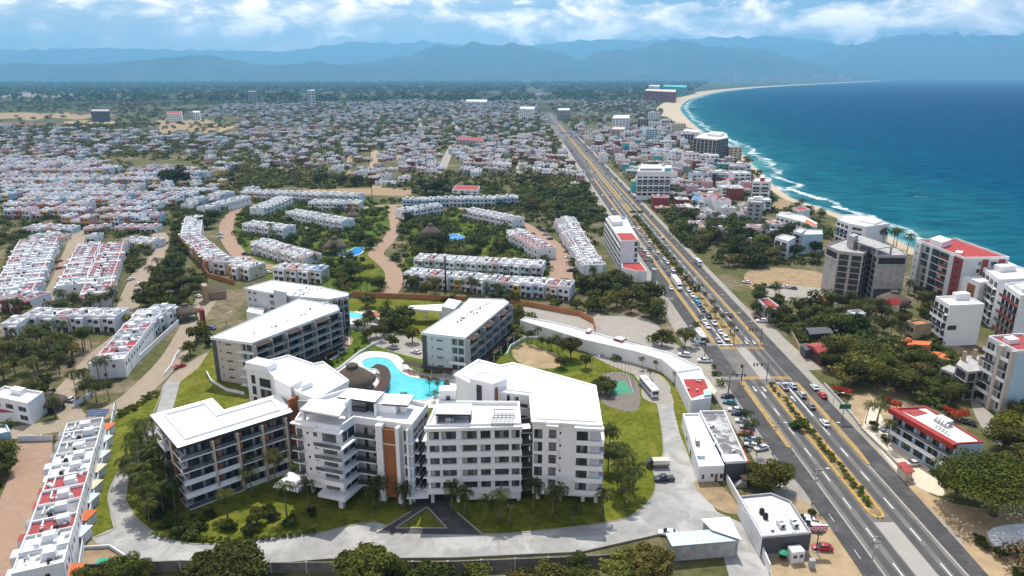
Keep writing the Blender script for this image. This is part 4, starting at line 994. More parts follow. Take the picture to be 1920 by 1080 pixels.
def house_parts(w, d, h, wall, roof, accent, r, two=True):
    """returns {part: [MB,...]} for one flat roofed house whose front faces -Y and whose front left foot is the origin"""
    P = {}
    def new(n): m = MB(); P.setdefault(n, []).append(m); return m
    m = new('wall'); m.prism([(0, 0), (w, 0), (w, d), (0, d)], 0, h, wall, roof)
    jog = r.uniform(.8, 1.8)
    m.prism([(w * .5, -jog), (w - .15, -jog), (w - .15, 0), (w * .5, 0)], 0, h - .2, accent, roof)
    m = new('parapet'); t = .2
    for a in ([(0, 0), (w, 0), (w, t), (0, t)], [(0, d - t), (w, d - t), (w, d), (0, d)], [(0, t), (t, t), (t, d - t), (0, d - t)], [(w - t, t), (w, t), (w, d - t), (w - t, d - t)]): m.prism(a, h, h + .65, WHITE2 if wall is not CONC else CONC)
    m = new('roof_hut'); bx, by = w * r.uniform(.15, .5), d * r.uniform(.25, .6); m.prism([(bx, by), (bx + 2.0, by), (bx + 2.0, by + 2.4), (bx, by + 2.4)], h, h + 1.6, WHITE2, RC['white'])
    m = new('water_tank'); m.lathe((w * .75, d * r.uniform(.3, .8), h), [(.5, 0), (.5, .9), (.3, 1.15), (.02, 1.2)], BLACK if r.random() < .6 else WHITE2, 8)
    for k in range(r.randint(3, 6)):
        m = new('air_conditioner'); m.box((r.uniform(.8, w - .8), r.uniform(.8, d - .8), h + .35), (r.uniform(.5, 1.1), r.uniform(.4, .8), .7), r.choice([METAL, WHITE2, GREY, WHITE2]))
    for i in range(2):
        m = new('roof_step'); yy = d * (.22 + .4 * i) + r.uniform(-.4, .4); m.prism([(t + .003, yy), (w * .55, yy), (w * .55, yy + .25), (t + .003, yy + .25)], h, h + .45, WHITE2)
    m = new('door'); quadwin(m, w * .12, w * .12 + 1.0, 0.05, 2.2, 0, BROWN)
    m = new('window'); quadwin(m, w * .28, w * .45, .9, 2.2, 0, GLASS)
    if h > 4.5:
        m = new('window'); quadwin(m, w * .12, w * .38, 3.9, 5.2, 0, GLASS); m = new('window'); quadwin(m, w * .58, w * .85, 3.8, 5.2, -jog, GLASS)
    m = new('window'); quadwin(m, w * .56, w * .9, .1, 2.3, -jog, GLASS if r.random() < .6 else BROWN)
    for k, u in enumerate((.2, .65)):
        m = new('window'); quadwin(m, w * u, w * u + 1.2, (3.9 if h > 4.5 else 1), (5.1 if h > 4.5 else 2.1), d, GLASS, sgn=1)
    for s_, x in ((-1, 0), (1, w)):
        m = new('window'); quadwin(m, d * .3, d * .3 + 1.0, 1.0, 2.0, x, GLASS, 'x', s_)
        if h > 4.5: m = new('window'); quadwin(m, d * .6, d * .6 + .9, 3.9, 5.0, x, GLASS, 'x', s_)
    return P
HM = {}
def merge(P):
    o = MB()
    for l in P.values():
        for m in l:
            n = len(o.v); o.v += m.v
            for f, k, s in zip(m.f, m.m, m.sm): o.f.append(tuple(i + n for i in f)); o.m.append(o.mi(m.mats[k])); o.sm.append(s)
    return o
def house_mb(key):
    if key not in HM:
        w, d, h, wl, rf, ac, seed = key
        mb = merge(house_parts(w, d, h, WC[wl], RC[rf], WC[ac], random.Random(seed * 7 + 1))); HM[key] = [mb, None]
    return HM[key]
HOUSES = []   # (kind, key, x, y, z, rz, label)
NEARROW = []
def rowh(p0, p1, zone, depth=11, w=6.0, h=6.2, walls=('white',), roofs=('white', 'white', 'red', 'grey'), acc=('white',), near=False, z=0.0, gap=.02, kind='terrace_house', world=False, turn=0.0, jig=.5):
    a, c = (Vector(p0), Vector(p1)) if world else (Vector(P2(*p0, z)), Vector(P2(*p1, z)))
    d = c - a; n = max(1, round(d.length / w)); ww = d.length / n; d.normalize(); rz = math.atan2(d.y, d.x)
    for i in range(n):
        if RND.random() < gap: continue
        q = a + d * ww * i + Vector((-d.y, d.x)) * RND.uniform(0, jig)
        wl, rf, ac = RND.choice(walls), RND.choice(roofs), RND.choice(acc)
        hh = RND.choice((h, h, h, 3.4, h + .7)) if zone.startswith('in the dense') else h
        key = (round(ww * 4) / 4, depth, hh, wl, rf, ac, RND.randint(0, 2))
        lab = '%s terrace house%s %s' % (wl, '' if rf == wl else ', %s roof' % rf, zone)
        HOUSES.append([kind, key, q.x, q.y, RND.uniform(-.25, .25), rz + turn, lab, near])
red = ('white', 'red', 'red', 'white', 'red')
mix = ('white', 'white', 'grey', 'white', 'red')
wh = ('white', 'white', 'white', 'grey')
# nearest terrace, seen from above at the lower left
rowh((126, 797), (20, 1078), 'in the nearest row by the pink street', depth=8.9, w=6.1, roofs=('white', 'red', 'white', 'grey'), near=True, z=6.4, walls=('white',), gap=0, jig=.25)
rowh((262, 600), (176, 703), 'beside the curved tan street', depth=10, w=6, roofs=('red', 'white', 'red', 'grey'), near=True, gap=0, z=2)
rowh((45, 622), (222, 622), 'in the row behind the palm garden', depth=10, w=6.2, roofs=('white', 'white', 'red'), acc=('white', 'brown', 'white'), near=True, gap=0)
rowh((278, 640), (335, 600), 'at the end of the curved street', depth=9, w=6, roofs=wh, gap=0)
rowh((-60, 640), (40, 636), 'at the left picture edge behind palms', depth=10, walls=('pale blue', 'white'), roofs=wh, gap=0)
rowh((40, 470), (-14, 585), 'in the left depthwise block', roofs=red, acc=('white', 'pale blue'), gap=0)
rowh((66, 575), (112, 466), 'in the left depthwise block', roofs=red, acc=('white', 'pale blue'), gap=0)
rowh((150, 478), (110, 562), 'in the middle depthwise block', roofs=red, acc=('white', 'pale blue'), gap=0)
rowh((207, 580), (236, 474), 'in the middle depthwise block', roofs=red, walls=('white', 'white', 'cream'), gap=0)
rowh((-20, 462), (-60, 560), 'at the left picture edge', roofs=red, gap=0)
rowh((0, 585), (60, 590), 'at the left picture edge', roofs=red, acc=('brown',), gap=0)
for y0, y1, x0, x1 in ((457, 455, 30, 180), (459, 468, 214, 284), (440, 437, 40, 292), (425, 423, 58, 300), (412, 409, -30, 300), (400, 397, -30, 300), (390, 388, -30, 330), (381, 380, -30, 362), (372.5, 371, -30, 380), (364.5, 364, -30, 400), (357, 357, -30, 330), (350, 349, -30, 300), (343.5, 342, -30, 320), (337, 337, -30, 300), (331, 330, -30, 250), (325.5, 325, -30, 220), (320, 320, -30, 180), (315, 315, -30, 160), (310, 310, -30, 130)):
    rowh((x0, y0), (x1, y1), 'in the dense left estate', depth=10, w=6.5, h=RND.choice((6.2, 6.2, 3.4)), roofs=red if RND.random() < .65 else mix, walls=('white', 'white', 'cream', 'pale blue', 'white', 'pink'), acc=('white', 'white', 'pink', 'orange', 'white', 'yellow'), gap=.16, jig=3.0)
rowh((420, 372), (340, 392), 'in the dense left estate', w=6.5, roofs=mix, gap=.05)
rowh((450, 383), (372, 404), 'beside the estate tree belt', w=6.5, roofs=mix, acc=('yellow', 'white'), gap=.03)
# curved row with yellow fronts, left of the loop street
rowh((350, 424), (341, 462), 'curving round the tree belt', w=6, roofs=wh, acc=('white', 'yellow'), gap=0)
rowh((341, 464), (392, 510), 'curving round the tree belt', w=6, roofs=red, acc=('yellow', 'white', 'orange'), gap=0)
rowh((400, 513), (450, 516), 'curving round the tree belt', w=6.5, walls=('pale blue', 'cream'), roofs=wh, gap=0)
rowh((430, 520), (470, 526), 'beside the low thatched roof', walls=('cream', 'yellow'), roofs=('red', 'white'), gap=0)
# the landscaped estate with pools
ya = ('white', 'yellow', 'white', 'white', 'cream')
rowh((452, 374), (676, 381), 'in the back row of the pool estate', roofs=wh, acc=ya, gap=0)
rowh((578, 395), (674, 397), 'facing the small thatched kiosk', roofs=wh, acc=('pale blue', 'yellow', 'white', 'orange'), gap=0)
rowh((497, 407), (548, 384), 'in the slanting estate row', roofs=wh, gap=0)
rowh((536, 414), (642, 434), 'in the middle row of the pool estate', roofs=wh, gap=0)
rowh((455, 438), (533, 448), 'beside the pink loop street', roofs=wh, walls=('white', 'white', 'cream'), gap=0)
rowh((471, 474), (572, 506), 'stepping down the loop street', roofs=('white', 'white', 'white', 'red'), depth=11, gap=0)
rowh((512, 527), (604, 532), 'just behind the far left wing', depth=9, roofs=('white', 'blue', 'white', 'orange'), walls=('cream', 'yellow', 'white'), gap=0)
rowh((755, 390), (972, 385), 'in the long blue white row', walls=('pale blue', 'white', 'pale blue'), acc=('pale blue',), roofs=('grey', 'white'), gap=0, depth=9)
rowh((758, 412), (830, 401), 'beside the round estate garden', roofs=wh, gap=0)
rowh((868, 410), (962, 430), 'above the two lobed pool', roofs=wh, gap=0)
rowh((948, 450), (1008, 488), 'inside the wide pink loop', roofs=('white', 'white', 'red'), gap=0)
rowh((776, 507), (1016, 522), 'in the grey based estate row', roofs=('white', 'white', 'white', 'red'), acc=('white', 'grey', 'grey', 'yellow'), gap=0)
rowh((757, 537), (1068, 565), 'in the colourful estate row', roofs=('white', 'red', 'grey', 'white'), walls=('pale blue', 'white', 'cream'), acc=('yellow', 'white', 'pale blue', 'yellow'), gap=0)
rowh((1040, 428), (1094, 520), 'in the bluish row near the highway', roofs=('grey', 'red', 'white', 'white'), walls=('pale blue', 'white'), gap=0, w=5.5)
rowh((1130, 520), (1076, 424), 'in the bluish row near the highway', roofs=('grey', 'red', 'white', 'grey'), walls=('pale blue', 'white'), gap=0, w=5.5, depth=9)

def emit_houses(kind, limit, stuffname):
    lst = [h for h in HOUSES if h[0] == kind]
    lst = [h for h in lst if -10 < PX(h[2], h[3], 3)[0] < 1930 and PX(h[2], h[3], 6)[1] < 1085]
    lst.sort(key=lambda h: h[2] ** 2 + h[3] ** 2)
    grp = 'terrace houses of the gated estates' if kind == 'terrace_house' else 'small houses of the town'
    for h in lst[:limit]:
        _, key, x, y, z, rz, lab, near = h
        if near:
            r = empty(kind, (x, y, z), rz, cat='house', group=grp); w, d, hh, wl, rf, ac, seed = key
            P = house_parts(w, d, hh, WC[wl], RC[rf], WC[ac], random.Random(RND.randint(0, 9999)))
            for n, l in P.items():
                for m in l: m.build(n, r)
            reg(r, lab, x, y, 3)
        else:
            e = house_mb(key)
            if e[1] is None: e[1] = e[0].data('house')
            reg(inst(kind, e[1], None, (x, y, z), rz, cat='house', group=grp), lab, x, y, 3)
    rest = lst[limit:]
    if rest:
        V, F, M, mats = [], [], [], []
        for _, key, x, y, z, rz, lab, near in rest:
            mb = house_mb(key)[0]; n = len(V); ca, sa = math.cos(rz), math.sin(rz)
            V += [(x + a * ca - b * sa, y + a * sa + b * ca, z + c) for a, b, c in mb.v]
            for f, k in zip(mb.f, mb.m):
                m = mb.mats[k]
                if m not in mats: mats.append(m)
                F.append(tuple(i + n for i in f)); M.append(mats.index(m))
        me = bpy.data.meshes.new(stuffname); me.from_pydata(V, [], F)
        for m in mats: me.materials.append(m)
        me.polygons.foreach_set('material_index', M)
        o = bpy.data.objects.new(stuffname, me); C.objects.link(o); o['kind'] = 'stuff'
    print('HOUSES', kind, len(lst))

# the town behind: irregular blocks of small mixed houses
def inpoly(p, poly):
    x, y = p; c = False; j = len(poly) - 1
    for i in range(len(poly)):
        xi, yi = poly[i]; xj, yj = poly[j]
        if (yi > y) != (yj > y) and x < (xj - xi) * (y - yi) / (yj - yi) + xi: c = not c
        j = i
    return c
HOLES = [[(440, 320), (520, 316), (680, 338), (690, 372), (500, 372), (440, 360)], [(760, 330), (850, 340), (1000, 330), (1140, 360), (1140, 420), (1000, 400), (980, 380), (760, 372)],
         [(-50, 205), (215, 205), (215, 236), (-50, 236)], [(280, 222), (450, 222), (450, 252), (280, 252)],
         [(690, 276), (712, 276), (716, 356), (694, 356)], [(820, 268), (856, 268), (842, 336), (818, 336)], [(964, 294), (982, 294), (982, 332), (964, 332)], [(178, 290), (360, 290), (330, 320), (200, 318)], [(1300, 250), (1366, 250), (1366, 300), (1300, 300)]]
def hwfree(x, y): s = (x - .0084 * y) / HWS; return not (.60 < s < .99)
TOWN = []
def town(poly, zone, n, walls, roofs, hs=(3.2, 3.4, 6.0, 6.2), seed=1, sz=(7, 12)):
    r = random.Random(seed); xs = [p[0] for p in poly]; ys = [p[1] for p in poly]
    wp = [G(*p) for p in poly]; X0, X1 = min(p[0] for p in wp), max(p[0] for p in wp); Y0, Y1 = min(p[1] for p in wp), max(p[1] for p in wp)
    # plots on a loose street grid, rows a street apart
    ang = r.uniform(-.12, .12); k = 0; tries = 0
    cells = [(i, j) for i in range(int(-Y1 / 14), int((X1 - X0) / 9) + 60) for j in range(int((Y1 - Y0) / 12) + 40)]
    r.shuffle(cells)
    for i, j in cells:
        if k >= n: break
        if j % 4 == 3 and r.random() < .8: continue
        u, v = X0 + i * 9.0 + r.uniform(-1.5, 1.5), Y0 - 100 + j * 12 + r.uniform(-2, 2)
        x, y = u * math.cos(ang) - (v - Y0) * math.sin(ang), Y0 + u * math.sin(ang) + (v - Y0) * math.cos(ang)
        p = PX(x, y)
        if not inpoly(p, poly) or any(inpoly(p, hh) for hh in HOLES) or not hwfree(x, y): continue
        wl, rf = r.choice(walls), r.choice(roofs)
        if r.random() < .17: rf = r.choice(('red', 'orange', 'blue', 'dark red'))
        lab = 'small %s house%s %s' % (wl, '' if rf == wl else ', %s roof' % {'rusty': 'tin'}.get(rf, rf), zone)
        HOUSES.append(['town_house', (r.choice((7, 8, 9, 11)), r.choice((8, 10, 12)), r.choice(hs), wl, rf, wl, r.randint(0, 1)), x, y, 0, ang + r.choice((0, 0, math.pi / 2, math.pi)), lab, False]); k += 1
poor = ('white', 'cream', 'concrete', 'cream', 'white', 'brown', 'orange', 'pale blue', 'concrete', 'white', 'pink'); proof = ('white', 'concrete', 'rusty', 'concrete', 'grey', 'rusty', 'red', 'white', 'orange', 'white')
town([(-40, 262), (340, 258), (560, 250), (700, 262), (700, 352), (560, 330), (430, 325), (360, 300), (180, 292), (-40, 285)], 'left of the sandy street', 340, poor, proof, seed=11)
town([(706, 262), (835, 262), (826, 338), (712, 352)], 'between the two pale dirt streets', 130, poor, proof, seed=12)
town([(835, 262), (1020, 262), (1090, 330), (1150, 400), (1060, 380), (1000, 340), (830, 338)], 'between the dirt streets and the highway', 230, poor, proof, seed=13)
town([(420, 196), (1000, 190), (1060, 262), (-30, 268), (-30, 238), (250, 246)], 'in the far part of the town', 1300, poor, proof, seed=14)
town([(700, 186), (1230, 190), (1240, 236), (1180, 250), (1060, 262), (1000, 225), (700, 200)], 'in the far town by the bay', 340, ('white', 'cream', 'grey', 'white', 'pink'), proof, seed=15)
town([(1082, 252), (1250, 232), (1300, 250), (1380, 330), (1440, 392), (1330, 420), (1240, 400), (1175, 345)], 'between the highway and the beach', 340, ('white', 'pink', 'cream', 'white', 'grey', 'brown', 'teal'), ('red', 'white', 'grey', 'white', 'rusty', 'orange'), hs=(3.4, 6.2, 6.2, 9.4), seed=16)
town([(-40, 284), (180, 290), (330, 318), (450, 330), (470, 370), (300, 350), (-40, 305)], 'on the near edge of the town', 80, ('white', 'pink', 'yellow', 'white', 'pale blue'), ('white', 'red', 'grey', 'white'), seed=17)
town([(1250, 400), (1440, 392), (1480, 430), (1430, 470), (1320, 470), (1270, 430)], 'among the trees right of the highway', 16, ('white', 'cream', 'pale blue', 'pink'), ('red', 'white', 'orange', 'grey'), seed=18)
town([(560, 152), (1220, 152), (1230, 178), (480, 184)], 'in the far green plain', 130, ('white', 'white', 'grey'), ('white', 'grey', 'white'), hs=(6.0, 7.0), seed=20)
for h in HOUSES[-130:]:
    if h[6].endswith('far green plain'): h[1] = (random.Random(h[2]).choice((25, 40, 70)), 22, 7) + h[1][3:]
emit_houses('terrace_house', 300, 'distant_terrace_housing')
emit_houses('town_house', 300, 'distant_town_housing')
# ---------------------------------------------------------------- buildings along the highway and the beach
def deck(b, pts, z, mat, name='roof_deck', up=.012): mb = b.mb(); mb.face([(x, y, z + up) for x, y in ccw(pts)], mat); return b.part(name, mb)
def hut(b, px4, z, h, mat=None, name='roof_hut'): return b.prism(name, [P2(*p, z) for p in px4], z, z + h, mat or WHITE2, ROOFW)
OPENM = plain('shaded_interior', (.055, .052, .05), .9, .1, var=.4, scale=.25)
def face(b, A, B, z0, z1, nf, style, slab=None, glass=None, bay=4.2):
    e = Edge(b, A, B); L = e.L; fh = (z1 - z0) / nf; n = max(1, round(L / bay)); slab = slab or WHITE2; glass = glass or WIN2
    for f in range(nf):
        z = z0 + f * fh
        if style == 'balc':
            if f: e.slab('balcony', .2, L - .2, 0, 1.3, z - .15, z + .05, slab); e.rail(.3, L - .3, 1.28, z + .05, .9, slab if f % 2 else RAILG)
            for k in range(n): u = L * (k + .12) / n; e.win(u, u + L / n * .72, z + .2, z + fh * .8, glass, .02)
        elif style == 'win':
            for k in range(n): u = L * (k + .22) / n; e.win(u, u + L / n * .56, z + fh * .28, z + fh * .78, glass, .02)
        elif style == 'band':
            e.slab('band', 0, L, 0, .35, z - .2, z + fh * .28, slab); e.win(.4, L - .4, z + fh * .3, z + fh * .86, WIN3, .02)
        elif style == 'open':
            e.slab('slab', -.1, L + .1, -.4, .3, z - .25, z, CONC)
            for k in range(n + 1): u = (L - .4) * k / n; e.slab('column', u, u + .4, -.3, .1, z, z + fh - .25, CONC)
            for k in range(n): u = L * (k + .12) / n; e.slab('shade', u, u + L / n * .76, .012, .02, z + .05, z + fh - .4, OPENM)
    return e
def block(name, label, roofpx, z, wall, roof, faces, par=.7, z0=0.0, huts=(), cat='building', parmat=None, nodeck=False):
    pts = [P2(*p, z) for p in roofpx]; c = (sum(p[0] for p in pts) / len(pts), sum(p[1] for p in pts) / len(pts))
    b = Bld(name, *c, label=label, cat=cat); b.prism('wall', pts, z0, z, wall, roof)
    if par: b.parapet(pts, z, z + par, .3, parmat or wall)
    for ia, ib, fz0, fz1, nf, style, *kw in faces: face(b, pts[ia], pts[ib], fz0, fz1, nf, style, **(kw[0] if kw else {}))
    for hp, hh, hm in huts: hut(b, hp, z, hh, hm)
    b.pts = pts; b.z = z; return b
b = block('highway_hotel', 'long white five storey hotel with a red front roof beside the traffic queue', [(1135, 410), (1164, 454), (1197, 452), (1174, 409)], 16, WHITE2, WGREY, [(0, 1, .4, 15.6, 5, 'band')], huts=[([(1140, 413), (1148, 424), (1168, 423), (1160, 412)], 2.6, WHITE2)])
deck(b, [P2(*p, 16) for p in ((1153, 437), (1164.5, 453), (1196, 451), (1185, 437))], 16, REDR)
e = Edge(b, b.pts[1], b.pts[2])
for f in range(1, 5): e.win(e.L * .80, e.L * .97, 1 + f * 3.1, 3.2 + f * 3.1, WIN1, .02)
deck(b, [P2(*p, 16) for p in ((1155, 407.5), (1160, 411.5), (1173, 411), (1170, 407.3))], 16, SKYB, up=.5)
block('annex', 'low white annex with a red roof at the near end of the highway hotel', [(1166, 493), (1166, 503), (1194, 510), (1213, 509.5), (1200, 492.5)], 5.5, WHITE2, REDR, [], par=.5)
block('tall_hotel', 'seven storey white hotel with rows of windows right of the median palms', [(1195, 323), (1258, 323), (1259, 312), (1199, 312)], 23, WHITE2, WGREY, [(0, 1, 3.6, 20, 6, 'balc', dict(bay=5))], huts=[([(1200, 320), (1240, 320), (1240, 313), (1203, 313)], 2, GREY), ([(1246, 321), (1258, 321), (1258, 316), (1247, 316)], 2.6, TEAL)])
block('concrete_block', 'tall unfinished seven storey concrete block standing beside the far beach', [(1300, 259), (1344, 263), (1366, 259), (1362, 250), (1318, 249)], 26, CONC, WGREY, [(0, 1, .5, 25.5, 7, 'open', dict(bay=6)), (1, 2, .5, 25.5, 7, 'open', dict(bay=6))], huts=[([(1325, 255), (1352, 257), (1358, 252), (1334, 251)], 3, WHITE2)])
block('apartment_tower', 'narrow white six storey tower with a red topped roof near the beach', [(1411, 341.5), (1444, 342), (1447, 335), (1417, 334.5)], 17.5, WHITE2, WGREY, [(0, 1, .5, 17, 6, 'balc', dict(bay=6))], huts=[([(1425, 340), (1432, 340), (1434, 336), (1427, 336)], 3, REDR)])
block('concrete_block', 'dark grey bare concrete four storey block on a sandy lot by the beach', [(1402, 380), (1428, 382), (1432, 377), (1407, 375)], 13, GREY, CONC, [(0, 1, .4, 12.5, 4, 'win')])
b = block('beach_villa', 'low curving white seaside building with an orange roof end', [(1455, 405), (1480, 411), (1510, 419), (1531, 428), (1533, 420), (1505, 405), (1465, 398)], 6.5, WHITE2, WGREY, [(0, 1, .4, 6, 2, 'win'), (1, 2, .4, 6, 2, 'win')])
deck(b, [P2(*p, 6.5) for p in ((1508, 417), (1530, 427), (1531, 421), (1512, 411))], 6.5, ORANGE)
block('town_building', 'white three storey villa with glazed balconies among trees by the beach road', [(1453, 447), (1478, 454), (1492, 446), (1468, 441)], 10, WHITE2, WGREY, [(0, 1, .3, 9.7, 3, 'balc')])
block('town_building', 'narrow grey stair tower between the white villa and blue walled house', [(1487, 435), (1502, 439), (1512, 431), (1498, 428)], 12, PALEG, WGREY, [(0, 1, .3, 11.6, 4, 'open')])
block('town_building', 'blank pale blue walled house with a small red roof terrace', [(1503, 442), (1543, 441), (1541, 432), (1507, 431)], 11, BLUEW, WGREY, [], huts=[([(1508, 440), (1527, 440), (1525, 434), (1510, 434)], .3, REDR)])
b = block('beach_hotel', 'long white seaside apartment house with a pale roof right behind the concrete block', [(1570, 413), (1592, 421), (1624, 427), (1668, 421), (1640, 410), (1612, 404), (1581, 404)], 13, WHITE2, ROOFD, [(0, 1, .4, 12.6, 4, 'balc'), (1, 2, .4, 12.6, 4, 'win', dict(bay=9))], huts=[([(1610, 416), (1640, 422), (1655, 417), (1628, 411)], 1.2, WHITE)])
# bare concrete frame
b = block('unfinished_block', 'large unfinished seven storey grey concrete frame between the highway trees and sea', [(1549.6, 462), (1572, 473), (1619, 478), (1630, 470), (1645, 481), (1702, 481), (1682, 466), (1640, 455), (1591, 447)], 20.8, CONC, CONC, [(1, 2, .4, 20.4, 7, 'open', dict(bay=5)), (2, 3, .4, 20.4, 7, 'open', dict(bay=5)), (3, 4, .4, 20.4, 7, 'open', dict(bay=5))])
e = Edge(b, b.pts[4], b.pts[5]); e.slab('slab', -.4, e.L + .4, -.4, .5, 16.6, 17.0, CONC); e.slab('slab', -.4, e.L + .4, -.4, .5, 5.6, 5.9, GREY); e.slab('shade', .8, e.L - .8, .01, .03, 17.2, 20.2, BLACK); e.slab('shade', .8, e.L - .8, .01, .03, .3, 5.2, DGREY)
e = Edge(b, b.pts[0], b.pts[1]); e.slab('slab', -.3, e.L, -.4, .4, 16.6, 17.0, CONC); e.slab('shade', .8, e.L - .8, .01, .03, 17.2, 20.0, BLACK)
up = [P2(*p, 24.5) for p in ((1591, 447), (1612, 455), (1645, 466), (1672, 462), (1640, 450), (1602, 438))]
b.prism('roof_slab', up, 24.1, 24.5, CONC)
for p in up: mb = b.mb(); mb.box((p[0], p[1], 22.45), (.7, .7, 3.2), CONC); b.part('column', mb)
b.prism('roof_hut', [P2(*p, 27) for p in ((1592, 441), (1602, 444), (1610, 440), (1600, 437))], 20.9, 27, CONC)
# red roofed hotel
b = block('red_roofed_hotel', 'big seven storey hotel with a bright red roof and brown window wall by the sea', [(1718.5, 451.5), (1807, 486), (1892, 485), (1793, 450)], 24.3, PALEG, REDR, [], par=.9, parmat=WHITE2, huts=[([(1742, 458), (1764, 466), (1782, 460), (1760, 452)], 2.8, WHITE2), ([(1790, 475), (1803, 477), (1806, 473), (1793, 472)], .6, WHITE2)])
e = Edge(b, b.pts[0], b.pts[1]); L = e.L
for u0, u1, m in ((.0, .13, WHITE2), (.13, .16, GREY), (.33, .37, PALEG), (.74, .83, PALEG), (.83, 1.0, REDW)): e.slab('panel', u0 * L, u1 * L, .0, .35 if m is not REDW else .3, 0, 24.2, m)
for f in range(7):
    z = .6 + f * 3.35
    e.win(.17 * L, .32 * L, z + .2, z + 2.9, WIN1, .05); e.win(.38 * L, .54 * L, z + .1, z + 3.2, WIN0, .05)
    e.slab('panel', .55 * L, .73 * L, 0, .12, z + .1, z + 1.3, REDW); e.win(.55 * L, .73 * L, z + 1.3, z + 3.1, WIN1, .06); e.win(.90 * L, .93 * L, z + 1, z + 2, WIN0, .4); e.win(.05 * L, .07 * L, z + 1, z + 1.9, WIN0, .4)
    e.slab('slab', .37 * L, .74 * L, 0, .3, z - .12, z + .08, WHITE2)
e = Edge(b, b.pts[1], b.pts[2]); e.slab('panel', e.L * .42, e.L * .55, 0, .3, 0, 24, REDW); e.slab('panel', e.L * .78, e.L * .92, 0, .3, 0, 24, REDW)
for f in range(7): e.win(e.L * .33, e.L * .40, 1.4 + f * 3.35, 3 + f * 3.35, WIN1, .02); e.win(e.L * .62, e.L * .74, 1.4 + f * 3.35, 3 + f * 3.35, WIN1, .02)
b = block('white_hotel', 'white six storey hotel with curved balconies just below the red roofed hotel', [(1843, 504), (1873, 527), (1975, 522), (1900, 499)], 20, WHITE2, ROOFD, [(0, 1, .5, 19.5, 6, 'balc', dict(bay=5))], huts=[([(1862, 506), (1876, 511), (1905, 508), (1890, 501)], 2.4, WHITE2)])
b.prism('wing', [P2(*p, 17) for p in ((1804, 516), (1838, 530), (1860, 526), (1828, 512))], 0, 17, WHITE2, ROOFD); e = Edge(b, P2(1804, 516, 17), P2(1838, 530, 17)); e.slab('panel', e.L * .4, e.L * .8, 0, .2, 0, 15, RUST)
block('white_hotel', 'white hotel with brown balcony panels cut by the right picture edge', [(1883, 535), (1914, 557), (1990, 552), (1932, 529)], 21, WHITE2, ROOFD, [(0, 1, .5, 20.5, 6, 'balc', dict(bay=4, slab=REDW))], huts=[([(1900, 540), (1915, 548), (1940, 545), (1925, 536)], 1.5, WHITE2)])
b = block('white_block', 'plain white five storey block with a side of balconies and a scaffold', [(1754, 558.5), (1781, 575.5), (1846, 573), (1811, 556)], 16, WHITE, ROOFD, [(0, 1, .5, 15.6, 5, 'balc', dict(bay=4))], huts=[([(1784, 559), (1792, 563), (1818, 562), (1808, 557)], 2.5, WHITE2)])
e = Edge(b, b.pts[1], b.pts[2]); e.win(e.L * .05, e.L * .3, 6.6, 8.4, WIN0, .02)
b = block('apartment_block', 'grey six storey apartment block with a red roof at the right edge', [(1853, 633.5), (1907, 661), (1990, 657), (1915, 628)], 21, PALEG, REDT, [(0, 1, .8, 20.6, 6, 'balc', dict(bay=4.5))], huts=[([(1880, 640), (1892, 646), (1910, 644), (1897, 637)], 1.5, WHITE2)], parmat=WHITE2)
e = Edge(b, b.pts[0], b.pts[1]); e.slab('panel', e.L * .52, e.L * .64, 0, 1.4, 0, 21.3, BEIGE); e.slab('panel', e.L * .93, e.L, 0, 1.4, 0, 21.3, BEIGE)
e = Edge(b, b.pts[1], b.pts[2]); e.slab('panel', .1, e.L, 0, .15, 3, 20.5, BLUEW)
b = block('motel', 'three storey white motel with blue balconies and a long red roof trim', [(1675.5, 767), (1794, 834), (1844, 831), (1736, 764)], 10, BLUEW, ROOFW, [(0, 1, .3, 9.4, 3, 'balc', dict(bay=4.4, slab=WHITE2))], par=0, huts=[([(1750, 789), (1772, 802), (1786, 799), (1764, 787)], 1.6, GREY)])
b.parapet(b.pts, 10, 10.4, .5, REDR); e = Edge(b, b.pts[0], b.pts[1]); e.slab('fascia', -.3, e.L + .2, 0, 1.5, 9.0, 10.4, REDR)
deck(b, [P2(*p, 10) for p in ((1684, 768), (1715, 782), (1742, 775), (1720, 766))], 10, REDT)
for k in range(9): x, y = P2(1752 + k % 5 * 6 + k // 5 * 3, 788 + k % 5 * 3.4 - k // 5 * 3, 11.6); inst('air_conditioner', AC, b.r, (x - b.o[0], y - b.o[1], 11.6), .8)
b = block('orange_villa', 'orange roofed two storey villa with a small dome behind flowering trees', [(1697, 664), (1755, 668), (1765, 660), (1706, 655)], 3.6, YWALL, ORANGE, [(0, 1, .2, 3.4, 1, 'win')], par=0)
b.prism('upper_floor', [P2(*p, 6.6) for p in ((1700, 646), (1742, 647), (1748, 640), (1708, 638))], 3.6, 6.6, ORWALL, ORANGE); x, y = P2(1703, 640, 6.6); mb = b.mb(); mb.lathe((x, y, 6.6), [(1.3, 0), (1.2, .7), (.7, 1.3), (.05, 1.6)], ORANGE, 12); b.part('dome', mb)
b.prism('lean_to', [P2(*p, 3.2) for p in ((1752, 668), (1780, 675), (1785, 668), (1762, 660))], 0, 3.2, CREAM, ORANGE)
b = block('building_site', 'half built grey concrete frame with brown columns left of the apartment block', [(1793, 683), (1815, 697), (1850, 694), (1835, 668), (1806, 666)], 10, CONC, CONC, [(0, 1, .3, 9.6, 3, 'open'), (1, 2, .3, 9.6, 3, 'open')], par=0)
for p in ((1806, 676), (1826, 672), (1838, 685)): x, y = P2(*p, 10); mb = b.mb(); mb.box((x, y, 11.6), (1, 1, 3.2), TAN); b.part('column', mb)
block('building_site', 'low raw concrete slab building beside the half built frame', [(1764, 690), (1788, 700), (1800, 692), (1780, 684)], 7, CONC, CONC, [(0, 1, .3, 6.6, 2, 'open')], par=0)
